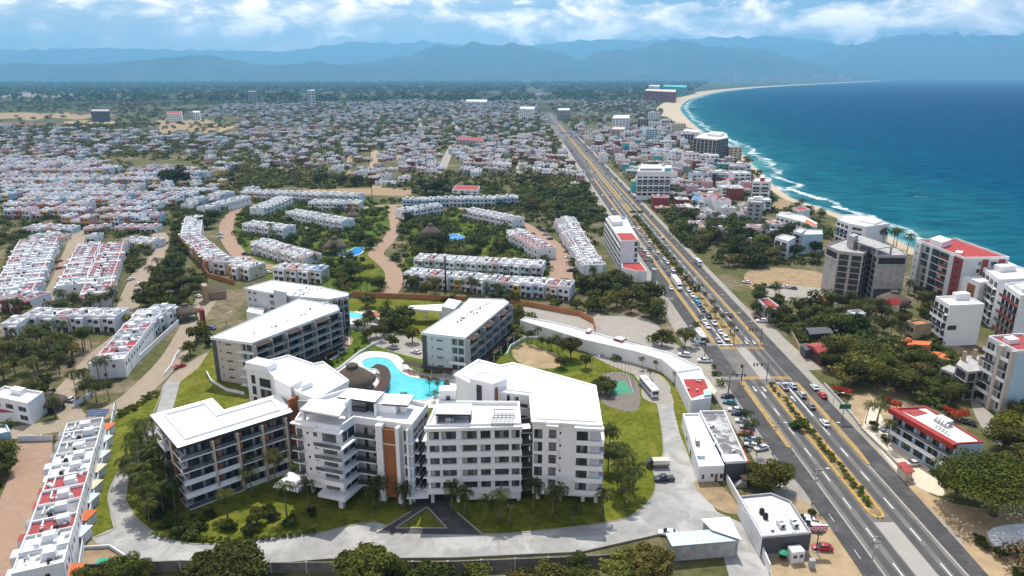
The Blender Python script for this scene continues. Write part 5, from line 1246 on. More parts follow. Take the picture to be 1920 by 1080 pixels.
def shed(name, label, roofpx, z, rise, roof, wall, cat='building'):
    pts = [P2(*p, z) for p in roofpx]; c = (sum(p[0] for p in pts) / 4, sum(p[1] for p in pts) / 4); b = Bld(name, *c, label=label, cat=cat)
    b.prism('wall', inset(pts, .4), 0, z - .15, wall)
    a0 = ((pts[0][0] + pts[1][0]) / 2, (pts[0][1] + pts[1][1]) / 2); a1 = ((pts[2][0] + pts[3][0]) / 2, (pts[2][1] + pts[3][1]) / 2); mb = b.mb()
    P = [(x, y, z) for x, y in pts] + [(a0[0], a0[1], z + rise), (a1[0], a1[1], z + rise)]; Q = [(x, y, zz - .15) for x, y, zz in P]
    mb.mesh(P + Q, [(0, 4, 5, 3), (4, 1, 2, 5), (0, 1, 4), (2, 3, 5), (9, 11, 10, 6), (10, 11, 8, 7), (0, 3, 9, 6), (1, 7, 8, 2)], roof); b.part('roof', mb); return b
shed('restaurant', 'red roofed restaurant with a tan wall at the bend of the highway verge', [(1508, 645), (1540, 668), (1583, 664), (1556, 640)], 4.0, 1.4, REDT, BROWN)
shed('restaurant_shed', 'dark slatted open shed behind the red roofed restaurant', [(1510, 615), (1518, 627), (1563, 624), (1552, 612)], 4.2, .5, DGREY, BROWN)
shed('restaurant_shed', 'dark corrugated shed left of the red restaurant roof', [(1499, 645), (1510, 657), (1524, 655), (1512, 643)], 3.6, .4, DGREY, DGREY)
b = block('shop', 'small grey highway shop with a dark red roof beside the service lane', [(1421, 563), (1441, 582), (1466, 580), (1440, 561)], 5, GREY, REDR, [(0, 1, .3, 4.6, 1, 'win'), (1, 2, .3, 4.6, 1, 'win')], parmat=WHITE2)
shed('red_shed', 'small red tin roofed shed in front of the spreading tree', [(1680, 868), (1698, 888), (1716, 884), (1697, 865)], 2.8, .4, REDT, CREAM)
block('beach_villa', 'pink red roofed seaside house at the edge of the sand', [(1486, 391), (1500, 397), (1519, 394), (1504, 388)], 7, WHITE2, REDR, [(0, 1, .3, 6.6, 2, 'win')])
shed('villa', 'villa with a bright red pyramid roof behind the thatched house', [(1660, 566), (1672, 572), (1690, 570), (1678, 563)], 7.5, 2.2, REDR, CREAM)
block('villa', 'brown walled villa with a tiled terrace left of the white block', [(1700, 604), (1718, 612), (1748, 608), (1726, 600)], 7.5, TAN, ORWALL, [(0, 1, .3, 7, 2, 'win')])
shed('villa', 'house with a flat orange tiled roof beside palms and the concrete block', [(1525, 558), (1540, 566), (1566, 564), (1550, 555)], 4, 1, ORANGE, CREAM)
block('villa', 'white low house with a flat pale roof between garden trees', [(1588, 585), (1604, 594), (1624, 590), (1610, 582)], 4.5, WHITE2, WGREY, [(0, 1, .3, 4.2, 1, 'win')])
for lb, pp, z, wm, rm in (('white house with blue and red roofs beside the highway trees', [(1296, 376), (1322, 378), (1326, 370), (1302, 368)], 7, WHITE2, SKYB), ('white walled long house with a pale tin roof by the sandy lot', [(1278, 388), (1308, 391), (1312, 384), (1284, 382)], 4, WHITE2, WGREY),
        ('red walled long building with a red roof below the concrete tower', [(1336, 330), (1376, 340), (1382, 334), (1344, 325)], 7, REDW, REDT), ('dark concrete frame building near the beach curve', [(1366, 312), (1396, 314), (1398, 308), (1370, 306)], 10, CONC, CONC),
        ('pale hotel with a pinkish roof left of the beach curve', [(1280, 246), (1310, 249), (1312, 244), (1284, 242)], 12, WHITE2, WGREY), ('white hotel with a clear row of windows in the far town', [(1148, 222), (1180, 222), (1181, 216), (1151, 216)], 24, WHITE2, WGREY), ('blank grey box building in the far town beside the highway bend', [(1147, 243), (1171, 243), (1172, 238), (1149, 238)], 14, BEIGE, BEIGE),
        ('blue glazed slab in the far town above the footbridge', [(1045, 207), (1068, 207), (1069, 203), (1047, 203)], 22, GREY, WGREY), ('white block in the far town left of the highway bend', [(974, 204), (1002, 205), (1003, 200), (976, 200)], 24, WHITE2, WGREY),
        ('dark unfinished block on the far left sand field', [(170, 209), (204, 209), (205, 205), (172, 205)], 22, DGREY, CONC), ('white and grey house with a red top on the far left lot', [(312, 213), (340, 214), (341, 209), (314, 209)], 18, WHITE2, REDT), ('narrow white tower house on the far left lot', [(361, 211), (374, 211), (375, 208), (362, 208)], 17, WHITE2, WGREY),
        ('large white warehouse roof in the far green plain', [(872, 190), (912, 191), (914, 187), (876, 187)], 9, WHITE2, WHITE), ('far teal hotel at the bay curve', [(1242, 162), (1286, 164), (1288, 160), (1246, 159)], 40, TEAL, TEAL), ('far reddish hotel at the bay curve', [(1208, 170), (1266, 173), (1268, 168), (1212, 167)], 38, REDW, CREAM),
        ('far white towers beside the teal hotel', [(1216, 161), (1236, 162), (1238, 160), (1219, 159.5)], 34, WHITE2, WHITE2), ('far pair tower in the plain left of centre', [(576, 170), (590, 170), (590, 168.6), (577, 168.6)], 45, PALEG, WGREY), ('far dark tower in the plain left of centre', [(465, 172), (480, 172), (480, 170.6), (466, 170.6)], 40, GREY, GREY),
        ('white two storey house block with terraces in the near town', [(855, 262), (905, 265), (907, 259), (860, 256)], 9, CONC, REDT), ('red roofed white pavilion house behind the long blue white row', [(848, 356), (896, 358), (900, 350), (856, 348)], 5, WHITE2, REDR)):
    dist = G(*pp[0])[1]
    block('town_building', lb, pp, z, wm, rm, [(0, 1, .5, z - .4, max(1, round(z / 3.3)), 'win', dict(bay=6))] if dist < 2500 else [(0, 1, .5, z - .4, 5, 'win', dict(bay=14))], par=.6)
for i, px in enumerate((1432, 1445, 1462, 1480, 1522, 1534, 1546, 1556, 1566, 1578, 1500, 1590, 1408, 1385)):
    x, y = G(px, 154.5 - .8 * (px > 1500)); bb = Bld('far_tower', x, y, cat='tower', group='hotel towers at the end of the bay'); w_ = 60 + 25 * (i % 3); h = 48 + 20 * ((i * 7) % 4)
    bb.prism('wall', [(x - w_ / 2, y), (x + w_ / 2, y), (x + w_ / 2, y + 40), (x - w_ / 2, y + 40)], 0, h, PALEG); bb.prism('roof_hut', [(x - 12, y + 8), (x + 12, y + 8), (x + 12, y + 30), (x - 12, y + 30)], h, h + 9, GREY); reg(bb.r, 'hazy hotel tower at the far end of the bay', x, y)

rq = random.Random(31)
for i, (px, py, wd, h) in enumerate([(1226, 228, 26, 20), (1250, 240, 22, 15), (1272, 252, 24, 17), (1288, 268, 20, 13), (1222, 262, 18, 16), (1252, 282, 20, 12), (1296, 312, 18, 14), (1330, 312, 20, 12), (1378, 300, 16, 15), (1352, 345, 18, 10), (1312, 352, 16, 12), (1390, 352, 16, 13), (1372, 372, 18, 9), (1425, 398, 15, 9), (1338, 388, 15, 9), (1205, 246, 20, 22), (1236, 300, 16, 11), (1180, 262, 16, 12), (1392, 330, 16, 11), (1268, 300, 16, 10)]):
    x, y = G(px, py); dp = rq.uniform(10, 16); a = rq.uniform(-.15, .1); ca, sa = math.cos(a), math.sin(a); wm, wn = [(WHITE2, 'white'), (WHITE2, 'white'), (CREAM, 'cream'), (CONC, 'bare concrete'), (BLUEW, 'pale blue'), (WHITE2, 'white')][i % 6]
    q = [(x + u * ca - v * sa, y + u * sa + v * ca) for u, v in ((-wd / 2, 0), (wd / 2, 0), (wd / 2, dp), (-wd / 2, dp))]
    b = Bld('apartment_building', x, y, cat='building', group='mid rise blocks between highway and beach'); b.prism('wall', q, 0, h, wm, [WGREY, ROOFD, REDT, WGREY][i % 4]); b.parapet(q, h, h + .7, .3, wm); face(b, q[0], q[1], .4, h - .3, max(2, round(h / 3.3)), 'open' if wm is CONC else 'balc' if i % 2 else 'win', bay=5)
    b.prism('roof_hut', [(x - 2 + rq.uniform(-4, 4) + u, y + 4 + v) for u, v in ((-2, -2), (2, -2), (2, 2), (-2, 2))], h, h + 2.4, WHITE2); reg(b.r, '%s mid rise block between the highway and the beach' % wn, x, y, h)
# ---------------------------------------------------------------- between the hotel drive and the highway
b = block('walled_annex', 'long low white annex with a curved blank wall between the drive and pale yard', [(975, 602), (1097, 639), (1193, 661), (1241, 676), (1267, 698), (1312, 691), (1256, 663), (1182, 644), (1097, 621), (1040, 606), (985, 596)], 4.4, WHITE2, ROOFD, [], par=.5)
for pp, m in (([(1098, 625), (1104, 627), (1110, 622), (1104, 620)], REDT), ([(1150, 638), (1166, 643), (1174, 638), (1160, 635)], REDT), ([(1180, 652), (1215, 660), (1228, 654), (1195, 646)], WHITE)): hut(b, pp, 4.4, 1.0 if m is not WHITE else .2, m)
b = block('restaurant', 'single storey building with a dark red roof and white rear strip beside the crossing', [(1268, 699), (1296, 754), (1333, 748), (1330, 730), (1313, 692)], 5, WHITE2, ROOFW, [], par=.6)
deck(b, [P2(*p, 5) for p in ((1281, 711), (1295, 748), (1331, 735), (1319, 710))], 5, REDR)
for p in ((1306, 716), (1312, 717), (1307, 733), (1290, 730)): x, y = P2(*p, 5); inst('roof_vent', VENT, b.r, (x - b.o[0], y - b.o[1], 5), .3)
b.prism('awning', [P2(*p, 3) for p in ((1322, 704), (1345, 734), (1338, 740), (1330, 730))], 2.8, 3.0, CREAM); b.prism('stair_core', [P2(*p, 5) for p in ((1318, 738), (1320, 748), (1334, 746), (1331, 733))], 0, 6.2, BLUEW)
b = block('shop_building', 'white flat roofed house beside the drive with a brown door and grilled windows', [(1280, 779), (1310, 879), (1358, 877), (1310, 778)], 3.9, WHITE2, ROOFW, [], huts=[([(1302, 818), (1304, 836), (1312, 836), (1310, 818)], 1.6, TAN), ([(1303, 853), (1308, 860), (1322, 860), (1318, 853)], .9, BLUEW)])
e = Edge(b, b.pts[1], b.pts[2])
for u, w_, z_, h_ in ((.14, .1, .9, 1.3), (.50, .1, 1.4, .9), (.86, .12, .9, 1.3)): e.win(u * e.L, (u + w_) * e.L, z_, z_ + h_, WIN1, .02)
e.win(.66 * e.L, .77 * e.L, .05, 2.2, win_mesh('door', RUST, FRAME, 0), .02, 'door')
e = Edge(b, b.pts[0], b.pts[1]); e.win(e.L * .55, e.L * .62, .05, 2.2, WIN1, .02); e.win(e.L * .3, e.L * .36, 1, 2.2, WIN1, .02)
b = block('shop_building', 'long building with a stained black and white roof and dark front wall', [(1311, 774), (1362, 870), (1401, 868), (1358, 773)], 5, DGREY, plain('stained_bitumen_roof', (.46, .46, .46), .9, .2, var=.25, scale=.5, stain=(.28, .42, .8, (.07, .07, .07))), [], parmat=WHITE2)
deck(b, [P2(*p, 5) for p in ((1352, 853), (1358, 866), (1394, 864), (1384, 851))], 5, ROOFW)
for p in ((1330, 803), (1336, 801), (1342, 833), (1338, 818), (1375, 848)): x, y = P2(*p, 5); inst('air_conditioner', AC, b.r, (x - b.o[0], y - b.o[1], 5), .5)
e = Edge(b, b.pts[2], b.pts[3]); e.slab('panel', .2, e.L * .3, 0, 1.2, 0, 4.2, REDR); e.slab('panel', e.L * .45, e.L * .62, 0, .8, 0, 4, REDR)
e = Edge(b, b.pts[1], b.pts[2]); mb = b.mb()
for k in range(8): e.box(mb, 1.0 + k * .42, 1.4 + k * .42, 2.2, 3.4, 0, .35 + k * .32, CONC)
b.part('stair', mb); e.slab('terrace', 0, e.L * .9, .3, 2.0, 0, .3, DGREY); e.slab('canopy', e.L * .55, e.L + 2, .4, 4, 2.5, 2.7, BROWN)
# convenience store
b = block('store', 'flat grey roofed convenience store with dark walls and a roadside pole sign', [(1386, 933), (1429, 1010), (1521, 1002), (1482, 942), (1446, 927)], 4.6, DGREY, plain('pale_metal_roof', (.52, .53, .54), .6, .4, metal=.2, var=.06, scale=.3), [], par=0)
b.parapet(b.pts, 4.6, 5.1, .35, GREY)
e = Edge(b, b.pts[0], b.pts[1]); e.slab('wall_coat', 0, e.L, .0, .15, 0, 5.15, WHITE2); e = Edge(b, b.pts[1], b.pts[2]); e.slab('plinth', 0, e.L, 0, .2, 0, .5, CONC)
mb = b.mb(); ee = Edge(b, b.pts[1], b.pts[2])
for k in range(14): ee.box(mb, .6 + k * (ee.L - 1.2) / 13 - .05, .6 + k * (ee.L - 1.2) / 13 + .05, -11.5, -.5, 4.6, 4.68, METAL)
b.part('roof_rib', mb)
for p in ((1462, 983), (1466, 990), (1487, 981), (1491, 989), (1448, 996), (1489, 1001), (1502, 1001)): x, y = P2(*p, 4.6); inst('air_conditioner', AC, b.r, (x - b.o[0], y - b.o[1], 4.6), .25, 1.5 if p[1] < 992 else .8)
for p in ((1428, 963), (1435, 972)): x, y = P2(*p, 4.6); inst('water_tank', TANK, b.r, (x - b.o[0], y - b.o[1], 4.6), 0, 1)
# its pole sign
sx0, sy0 = G(1530, 1034); s = Bld('pole_sign', sx0, sy0, label='tall red and white store sign on a single pole', cat='sign')
mb = s.mb(); mb.tube([(sx0, sy0, 0), (sx0, sy0, 5.4)], .13, FRAME, 8); s.part('post', mb); mb = s.mb(); mb.box((sx0, sy0, .1), (1.4, 1.0, .2), CONC); s.part('footing', mb)
SIGNR = plain('sign_red', (.36, .012, .03), .5, .4, var=.05); SIGNW = plain('sign_white', (.8, .8, .8), .5, .4, var=.02)
mb = s.mb(); mb.box((sx0, sy0, 6.1), (3.5, .35, 1.35), SIGNR); board = s.part('board', mb); mb = s.mb(); mb.box((sx0, sy0, 4.9), (3.0, .25, .45), DGREY); s.part('lower_board', mb)
mb = s.mb(); mb.box((sx0, sy0, 6.80), (3.5, .36, .04), SIGNW); mb.box((sx0, sy0, 5.42), (3.5, .36, .04), SIGNW); s.part('trim', mb)
def text(body, parent, loc, size, mat, rot=(math.pi / 2, 0, 0), name='lettering'):
    cu = bpy.data.curves.new(name, 'FONT'); cu.body = body; cu.size = size; cu.align_x = 'CENTER'; cu.align_y = 'CENTER'; cu.extrude = .015; cu.offset = .03
    to = bpy.data.objects.new(name, cu); cu.materials.append(mat); me = bpy.data.meshes.new_from_object(to); bpy.data.objects.remove(to); me.materials.clear(); me.materials.append(mat); o = bpy.data.objects.new(name, me); C.objects.link(o); o.parent = parent; o.location = loc; o.rotation_euler = rot; return o
text('OXXO', board, (0, -.20, 6.08), 1.15, SIGNW)
# sheds in the corner
b = shed('shed', 'grey block walled shed with a pale blue sheet roof by the perimeter wall', [(1247, 999), (1260, 1024), (1388, 1013), (1330, 993)], 4.2, .01, plain('pale_blue_sheet', (.38, .48, .55), .5, .4, metal=.2, var=.1), CONC)
e = Edge(b, P2(1262, 1023, 4), P2(1386, 1013, 4)); e.win(e.L * .44, e.L * .48, 1.4, 2.8, WIN0, -.3)
for k in range(6): e.slab('pier', e.L * (.02 + k * .19), e.L * (.02 + k * .19) + .3, -.45, -.2, 0, 4.0, GREY)
e.slab('fascia', 0, e.L, -.4, -.05, 3.2, 4.15, METAL)
shed('shed', 'white sheet roofed shed adjoining the pale blue roofed one', [(1314, 973), (1334, 993), (1391, 1012), (1368, 969)], 4.7, .01, ROOFW, CONC)
b = block('kiosk', 'little white guard kiosk with a flat white roof beside the store', [(1477, 1023), (1486, 1036), (1510, 1033), (1500, 1021)], 2.9, WHITE2, WHITE, [(1, 2, .9, 2.4, 1, 'win', dict(bay=1.5))], par=0)
block('meter_box', 'grey concrete meter cabinet at the sandy roadside by the pole sign', [(1517, 1046), (1519, 1052), (1530, 1052), (1528, 1045)], 2.0, GREY, GREY, [], par=0, cat='cabinet')
x, y = G(1467, 1050); b = Bld('parasol_table', x, y, label='round table under a small green parasol on the sand by the kiosk', cat='table')
mb = b.mb(); mb.lathe((x, y, 2.0), [(1.1, 0), (.6, .35), (.05, .55)], TARP, 10); b.part('parasol', mb); mb = b.mb(); mb.lathe((x, y, .7), [(.8, 0), (.8, .08)], BROWN, 12); b.part('table_top', mb); mb = b.mb(); mb.tube([(x, y, 0), (x, y, 2.2)], .04, METAL, 6); b.part('pole', mb)

# ---------------------------------------------------------------- walls and fences
def wall(label, pts, h, mat, t=.25, name='wall', z0=0.0, piers=None, px=True, cat='wall'):
    w_ = [G(*p) for p in pts] if px else pts; c = w_[len(w_) // 2]; b = Bld(name, *c, label=label, cat=cat); mb = b.mb()
    for a, d_ in zip(w_, w_[1:]):
        d = Vector((d_[0] - a[0], d_[1] - a[1])).normalized() * t / 2; mb.prism([(a[0] - d.y, a[1] + d.x), (d_[0] - d.y, d_[1] + d.x), (d_[0] + d.y, d_[1] - d.x), (a[0] + d.y, a[1] - d.x)], z0, z0 + h, mat)
    b.part('panel', mb)
    if piers:
        for a, d_ in zip(w_, w_[1:]):
            L = math.dist(a, d_); n = max(1, int(L / piers))
            for k in range(n): q = lerp(a, d_, k / n); m2 = b.mb(); m2.box((q[0], q[1], (h + .15) / 2), (.4, .4, h + .15), CONC if mat is not WHITE2 else WHITE2); b.part('pier', m2)
    return b
wall('grey block perimeter wall along the bottom of the picture', [(150, 1078), (340, 1070), (510, 1074), (840, 1072), (1090, 1062), (1250, 1052)], 2.6, plain('aged_block_wall', (.17, .16, .15), .95, .1, var=.25, scale=.6), piers=7)
wall('low pale kerb wall round the bare corner lot', [(150, 1062), (158, 1030), (206, 1027), (236, 1046), (276, 1060), (345, 1060)], .8, WHITE2)
wall('low white wall along the outer edge of the lower drive', [(345, 1060), (503, 1060), (616, 1050), (850, 1048), (1090, 1037), (1240, 1003)], .5, CONCR)
wall('grey boundary wall behind the yards of the nearest terrace', [(217, 766), (204, 836), (181, 926), (158, 1026), (150, 1078)], 2.2, PALEG, piers=6)
wall('long white boundary wall between the sand yard and the store', [(1362, 905), (1388, 952), (1430, 1046), (1442, 1075)], 2.4, WHITE2)
wall('orange estate boundary wall with hedges behind it', [(660, 556), (760, 560), (900, 566), (988, 574), (1060, 588), (1085, 592), (1112, 606), (1116, 622)], 2.4, ORWALL)
wall('tan stone wall in front of the red roofed restaurant', [(1478, 618), (1500, 658), (1506, 668), (1535, 676)], 1.8, TAN)
wall('pale curved retaining wall round the beige wing', [(388, 700), (396, 716), (425, 733), (458, 740)], 1.0, WHITE2)
wall('curved white garden wall beside the sand playground', [(950, 668), (957, 652), (985, 636), (1010, 636)], 1.2, WHITE2)
wall('white garden wall stepping along the pool slope', [(600, 715), (640, 690), (672, 664), (700, 648), (718, 640)], 1.0, WHITE2)
wall('winding white terrace wall below the beige wing pergolas', [(592, 694), (618, 680), (640, 664), (655, 650), (655, 638), (640, 630)], 1.0, WHITE2)
wall('white walled terrace edge behind the central garden', [(640, 616), (690, 616), (725, 618)], 2.0, WHITE2)
wall('white garden wall outlining the curved street bend', [(343, 655), (330, 672), (322, 690), (310, 705)], 1.4, WHITE2)
wall('white lane wall below the curved row terrace', [(236, 702), (258, 680), (300, 640), (336, 607)], 2.0, WHITE2)
wall('orange brown wall below the curving yellow row', [(370, 488), (392, 520), (440, 534)], 2.4, ORWALL)
wall('white fence gate across the top of the pink street', [(38, 828), (100, 826)], 1.8, WHITE2, t=.12, name='fence', piers=3, cat='fence')
wall('white picket gate at the palm garden lane', [(141, 762), (176, 742)], 1.6, WHITE2, t=.12, name='fence', piers=2.5, cat='fence')
wall('concrete barrier along the right lateral road', [(1545, 722), (1580, 760), (1605, 790), (1612, 800)], .9, CONC, t=.5, name='barrier', cat='barrier')
wall('grey roadside barrier below the motel yard', [(1614, 805), (1660, 850), (1700, 892), (1712, 905)], .9, CONC, t=.3, name='barrier', cat='barrier')
b = wall('tall dark mesh fence round the small green court', [(1122, 716), (1150, 700), (1178, 704), (1188, 738)], .2, CONC, name='fence', cat='fence')
for i in range(12):
    p = smooth_px([(1122, 716), (1150, 700), (1178, 704), (1188, 738)], 4)[i]; x, y = G(*p); mb = b.mb(); mb.tube([(x, y, 0), (x, y, 4.2)], .05, FRAME, 5); b.part('post', mb)
# yards of the nearest terrace
for k, (px, py, m, h) in enumerate([(199, 815, ORANGE, 2.7), (193, 838, PALEG, 2.6), (188, 866, PALEG, 2.4), (180, 894, CREAM, 2.6), (172, 925, CREAM, 2.6), (165, 950, PALEG, 2.4), (159, 985, ORANGE, 2.7), (150, 1014, PALEG, 2.6), (135, 1090, ORANGE, 2.8)]):
    x, y = G(px, py); nm = {ORANGE: 'orange', PALEG: 'grey', CREAM: 'cream'}[m]; b = Bld('lean_to', x, y, cat='lean-to', group='yard roofs of the nearest terrace'); q = [(x - 2.0, y - 2.2), (x + 2.0, y - 2.0), (x + 2.2, y + 2.2), (x - 1.8, y + 2.2)]
    b.prism('wall', inset(q, .3), 0, h - .2, WHITE2); b.prism('roof', q, h - .2, h, m); reg(b.r, '%s yard roof behind the nearest terrace' % nm, x, y)
x, y = G(186, 790); b = Bld('solar_panel', x, y, label='blue solar panel rack at the upper end of the nearest terrace', cat='solar panel')
for k in range(2):
    mb = b.mb(); c = plain('solar_cell', (.03, .07, .16), .3, .5, var=.2); u = x + (k - .5) * 3.1; mb.mesh([(u - 1.5, y - 1.4, 2.4), (u + 1.5, y - 1.4, 2.4), (u + 1.5, y + 1.4, 3.4), (u - 1.5, y + 1.4, 3.4), (u - 1.5, y - 1.4, 2.32), (u + 1.5, y - 1.4, 2.32), (u + 1.5, y + 1.4, 3.32), (u - 1.5, y + 1.4, 3.32)], [(0, 1, 2, 3), (7, 6, 5, 4), (0, 4, 5, 1), (1, 5, 6, 2), (2, 6, 7, 3), (3, 7, 4, 0)], c)
    for i in range(1, 4): mb.face([(u - 1.5, y - 1.4 + i * .7, 2.41 + i * .25), (u + 1.5, y - 1.4 + i * .7, 2.41 + i * .25), (u + 1.5, y - 1.34 + i * .7, 2.43 + i * .25), (u - 1.5, y - 1.34 + i * .7, 2.43 + i * .25)], METAL)
    b.part('panel', mb)
for dx in (-2.6, 2.6):
    for dy, hh in ((-1.2, 2.4), (1.2, 3.3)): mb = b.mb(); mb.tube([(x + dx, y + dy, 0), (x + dx, y + dy, hh)], .06, METAL, 5); b.part('leg', mb)
# villas at the left edge
b = block('villa', 'white two storey villa with a roof terrace at the left edge', [(-20, 744), (52, 760), (82, 738), (10, 727)], 6.4, WHITE2, ROOFD, [(0, 1, .3, 6, 2, 'win', dict(bay=5))], huts=[([(20, 738), (40, 742), (50, 736), (30, 732)], 1.6, WHITE2)])
b.prism('porch', [P2(*p, 3) for p in ((-20, 775), (56, 772), (54, 764), (-20, 764))], 0, 3, WHITE2, REDT)
block('villa', 'pale blue house corner at the left edge below the white villa', [(-40, 792), (14, 800), (20, 812), (-40, 825)], 6, BLUEW, ROOFD, [], par=.6)
block('gate_pillar', 'round brown red gate pillar beside the thatched gatehouse', [(372, 578), (376, 582), (383, 581), (379, 576)], 8.5, REDW, REDW, [], par=0, cat='pillar')
block('gate_pillar', 'tan round gate pillar beside the low grey thatched roof', [(376, 532), (381, 537), (389, 536), (385, 530)], 8, TAN, TAN, [], par=0, cat='pillar')
shed('gatehouse', 'low grey thatched gatehouse at the estate entrance', [(384, 541), (390, 551), (426, 547), (418, 534)], 3.2, 2.4, THATCH, TAN)
block('roadside_sign', 'tall grey green roadside pylon beside the annex of the highway hotel', [(1222, 505), (1231, 506), (1232, 503), (1223, 502)], 9.5, plain('pylon_grey', (.26, .30, .29), .6, .3), GREY, [], par=0, cat='sign')
# ---------------------------------------------------------------- trees, palms and shrubs
def leafmat(name, lo, hi, hue=.03, alt=None):
    m, nt, b = nmat(name)
    at = N(nt, 'ShaderNodeAttribute'); at.attribute_name = 'tone'
    oi = N(nt, 'ShaderNodeObjectInfo')
    c = ramp(nt, at.outputs['Fac'], [(0, lo), (1, hi)])
    hs = N(nt, 'ShaderNodeHueSaturation'); nt.links.new(c, hs.inputs['Color'])
    nt.links.new(math_(nt, 'MULTIPLY_ADD', oi.outputs['Random'], hue * 2, .5 - hue), hs.inputs['Hue'])
    r2 = math_(nt, 'FRACT', math_(nt, 'MULTIPLY', oi.outputs['Random'], 7.31))
    nt.links.new(math_(nt, 'MULTIPLY_ADD', r2, .7, .7), hs.inputs['Value'])
    hs.inputs['Saturation'].default_value = 1.0
    nt.links.new(hs.outputs[0], b.inputs['Base Color']); b.inputs['Roughness'].default_value = .75; b.inputs['Specular IOR Level'].default_value = .15
    tr = N(nt, 'ShaderNodeBsdfTranslucent'); nt.links.new(hs.outputs[0], tr.inputs['Color'])
    ms = N(nt, 'ShaderNodeMixShader'); ms.inputs[0].default_value = .25
    nt.links.new(b.outputs[0], ms.inputs[1]); nt.links.new(tr.outputs[0], ms.inputs[2]); nt.links.new(ms.outputs[0], nt.nodes['Material Output'].inputs['Surface'])
    return m
LEAF = leafmat('broad_leaf', (.030, .038, .006), (.12, .125, .020))
LEAFO = leafmat('olive_leaf', (.065, .064, .012), (.19, .175, .04))
LEAFD = leafmat('dark_leaf', (.020, .030, .005), (.075, .090, .015))
LEAFY = leafmat('yellow_green_leaf', (.12, .13, .012), (.26, .24, .03), .01)
LEAFR = leafmat('red_blossom', (.20, .022, .012), (.40, .055, .03), .01)
LEAFB = leafmat('dry_brown_leaf', (.07, .05, .022), (.17, .125, .06), .01)
PALML = leafmat('palm_leaf', (.018, .028, .006), (.072, .085, .016))
BARK = plain('bark', (.11, .085, .06), .95, .1, var=.3, scale=3)
PTRUNK = plain('palm_trunk', (.17, .145, .115), .95, .1, var=.25, scale=2)
def leafy(name, blobs, n, size, mat, seed, up=.35, fill=.55):
    """leaf clumps spread through a crown's volume: blobs = (cx, cy, cz, rx, ry, rz)"""
    r = np.random.default_rng(seed); wts = np.array([b[3] * b[4] for b in blobs]); wts = wts / wts.sum()
    bi = r.choice(len(blobs), n, p=wts); B = np.array(blobs)[bi]
    d = r.normal(size=(n, 3)); d[:, 2] = np.where(r.random(n) < up, np.abs(d[:, 2]), d[:, 2]); d /= np.linalg.norm(d, axis=1)[:, None]
    rad = r.random(n) ** (.33 * fill + .02) * (1 + .12 * r.normal(size=n))
    c = B[:, :3] + d * B[:, 3:] * rad[:, None]
    nn = d * .6 + r.normal(size=(n, 3)) * .55 + np.array([0, 0, .45]); nn /= np.linalg.norm(nn, axis=1)[:, None]
    t = np.cross(nn, r.normal(size=(n, 3))); t /= np.linalg.norm(t, axis=1)[:, None]; s2 = np.cross(nn, t)
    sz = size * (.55 + .9 * r.random(n))[:, None]; k1 = (.5 + .5 * r.random(n))[:, None]
    v = np.stack([c - t * sz, c + s2 * sz * k1 + nn * sz * .15, c + t * sz * (.7 + .6 * r.random(n))[:, None], c - s2 * sz * k1 + nn * sz * .15], 1).reshape(-1, 3)
    cell = np.floor(c / (size * 3.2)).astype(int); h = ((cell[:, 0] * 73856093) ^ (cell[:, 1] * 19349663) ^ (cell[:, 2] * 83492791)) % 97 / 96.0
    tone = np.clip(.5 * h + .5 * bi_hash(bi, seed) + .12 * r.normal(size=n), 0, 1)
    me = bpy.data.meshes.new(name); me.vertices.add(4 * n); me.vertices.foreach_set('co', v.astype(np.float32).ravel())
    me.loops.add(4 * n); me.loops.foreach_set('vertex_index', np.arange(4 * n, dtype=np.int32)); me.polygons.add(n); me.polygons.foreach_set('loop_start', np.arange(0, 4 * n, 4, dtype=np.int32))
    a = me.attributes.new('tone', 'FLOAT', 'POINT'); a.data.foreach_set('value', np.repeat(tone, 4).astype(np.float32))
    me.materials.append(mat); me.update(); me.validate(); return me
def bi_hash(bi, seed): return ((bi * 7919 + seed * 104729) % 101) / 100.0
def limbs(blobs, h0, r0, base=None, mat=BARK, name='trunk', spread=.75):
    mb = MB(); top = max(b[2] for b in blobs)
    mb.tube([(0, 0, -.2), (.05 * r0, .1 * r0, h0 * .5), (0, 0, h0)], [r0 * 1.25, r0 * .95, r0 * .8], mat, 7)
    for b in blobs:
        q = (b[0] * spread, b[1] * spread, b[2] - b[5] * .3)
        mb.tube([(0, 0, h0 * .92), (q[0] * .45, q[1] * .45, h0 + (q[2] - h0) * .6), q], [r0 * .55, r0 * .36, r0 * .12], mat, 5)
    return mb.data(name)
def blobset(r, n, R, h0, h1, flat=.6):
    out = []
    for k in range(n):
        a = 2 * math.pi * (k + r.uniform(-.3, .3)) / n; q = R * (r.uniform(.45, .72) if k else .1); s = R * r.uniform(.36, .55)
        out.append((q * math.cos(a), q * math.sin(a), r.uniform(h0 + s * flat, h1 - s * flat), s, s, s * flat))
    return out
TREES = {}
def treekind(key, name, label, n_var, nb, R, h0, h1, nleaf, size, mat, flat=.7, r0=.25, fill=.55):
    L = []
    for k in range(n_var):
        r = random.Random(hash(key) % 1000 + k * 13 if False else sum(map(ord, key)) + k * 13)
        bl = blobset(r, nb + k % 3, R, h0, h1, flat)
        L.append((leafy('crown', bl, nleaf, size, mat, k + 5 * nb, fill=fill), limbs(bl, h0 * .9, r0)))
    TREES[key] = (name, label, L)
treekind('mid', 'broadleaf_tree', 'dark green round tree', 5, 6, 3.6, 2.0, 7.0, 420, .48, LEAF)
treekind('olive', 'broadleaf_tree', 'olive green loose tree', 4, 6, 4.2, 2.2, 6.8, 420, .46, LEAFO, flat=.55)
treekind('dark', 'broadleaf_tree', 'dark dense tree', 4, 8, 5.0, 1.8, 8.0, 800, .50, LEAFD)
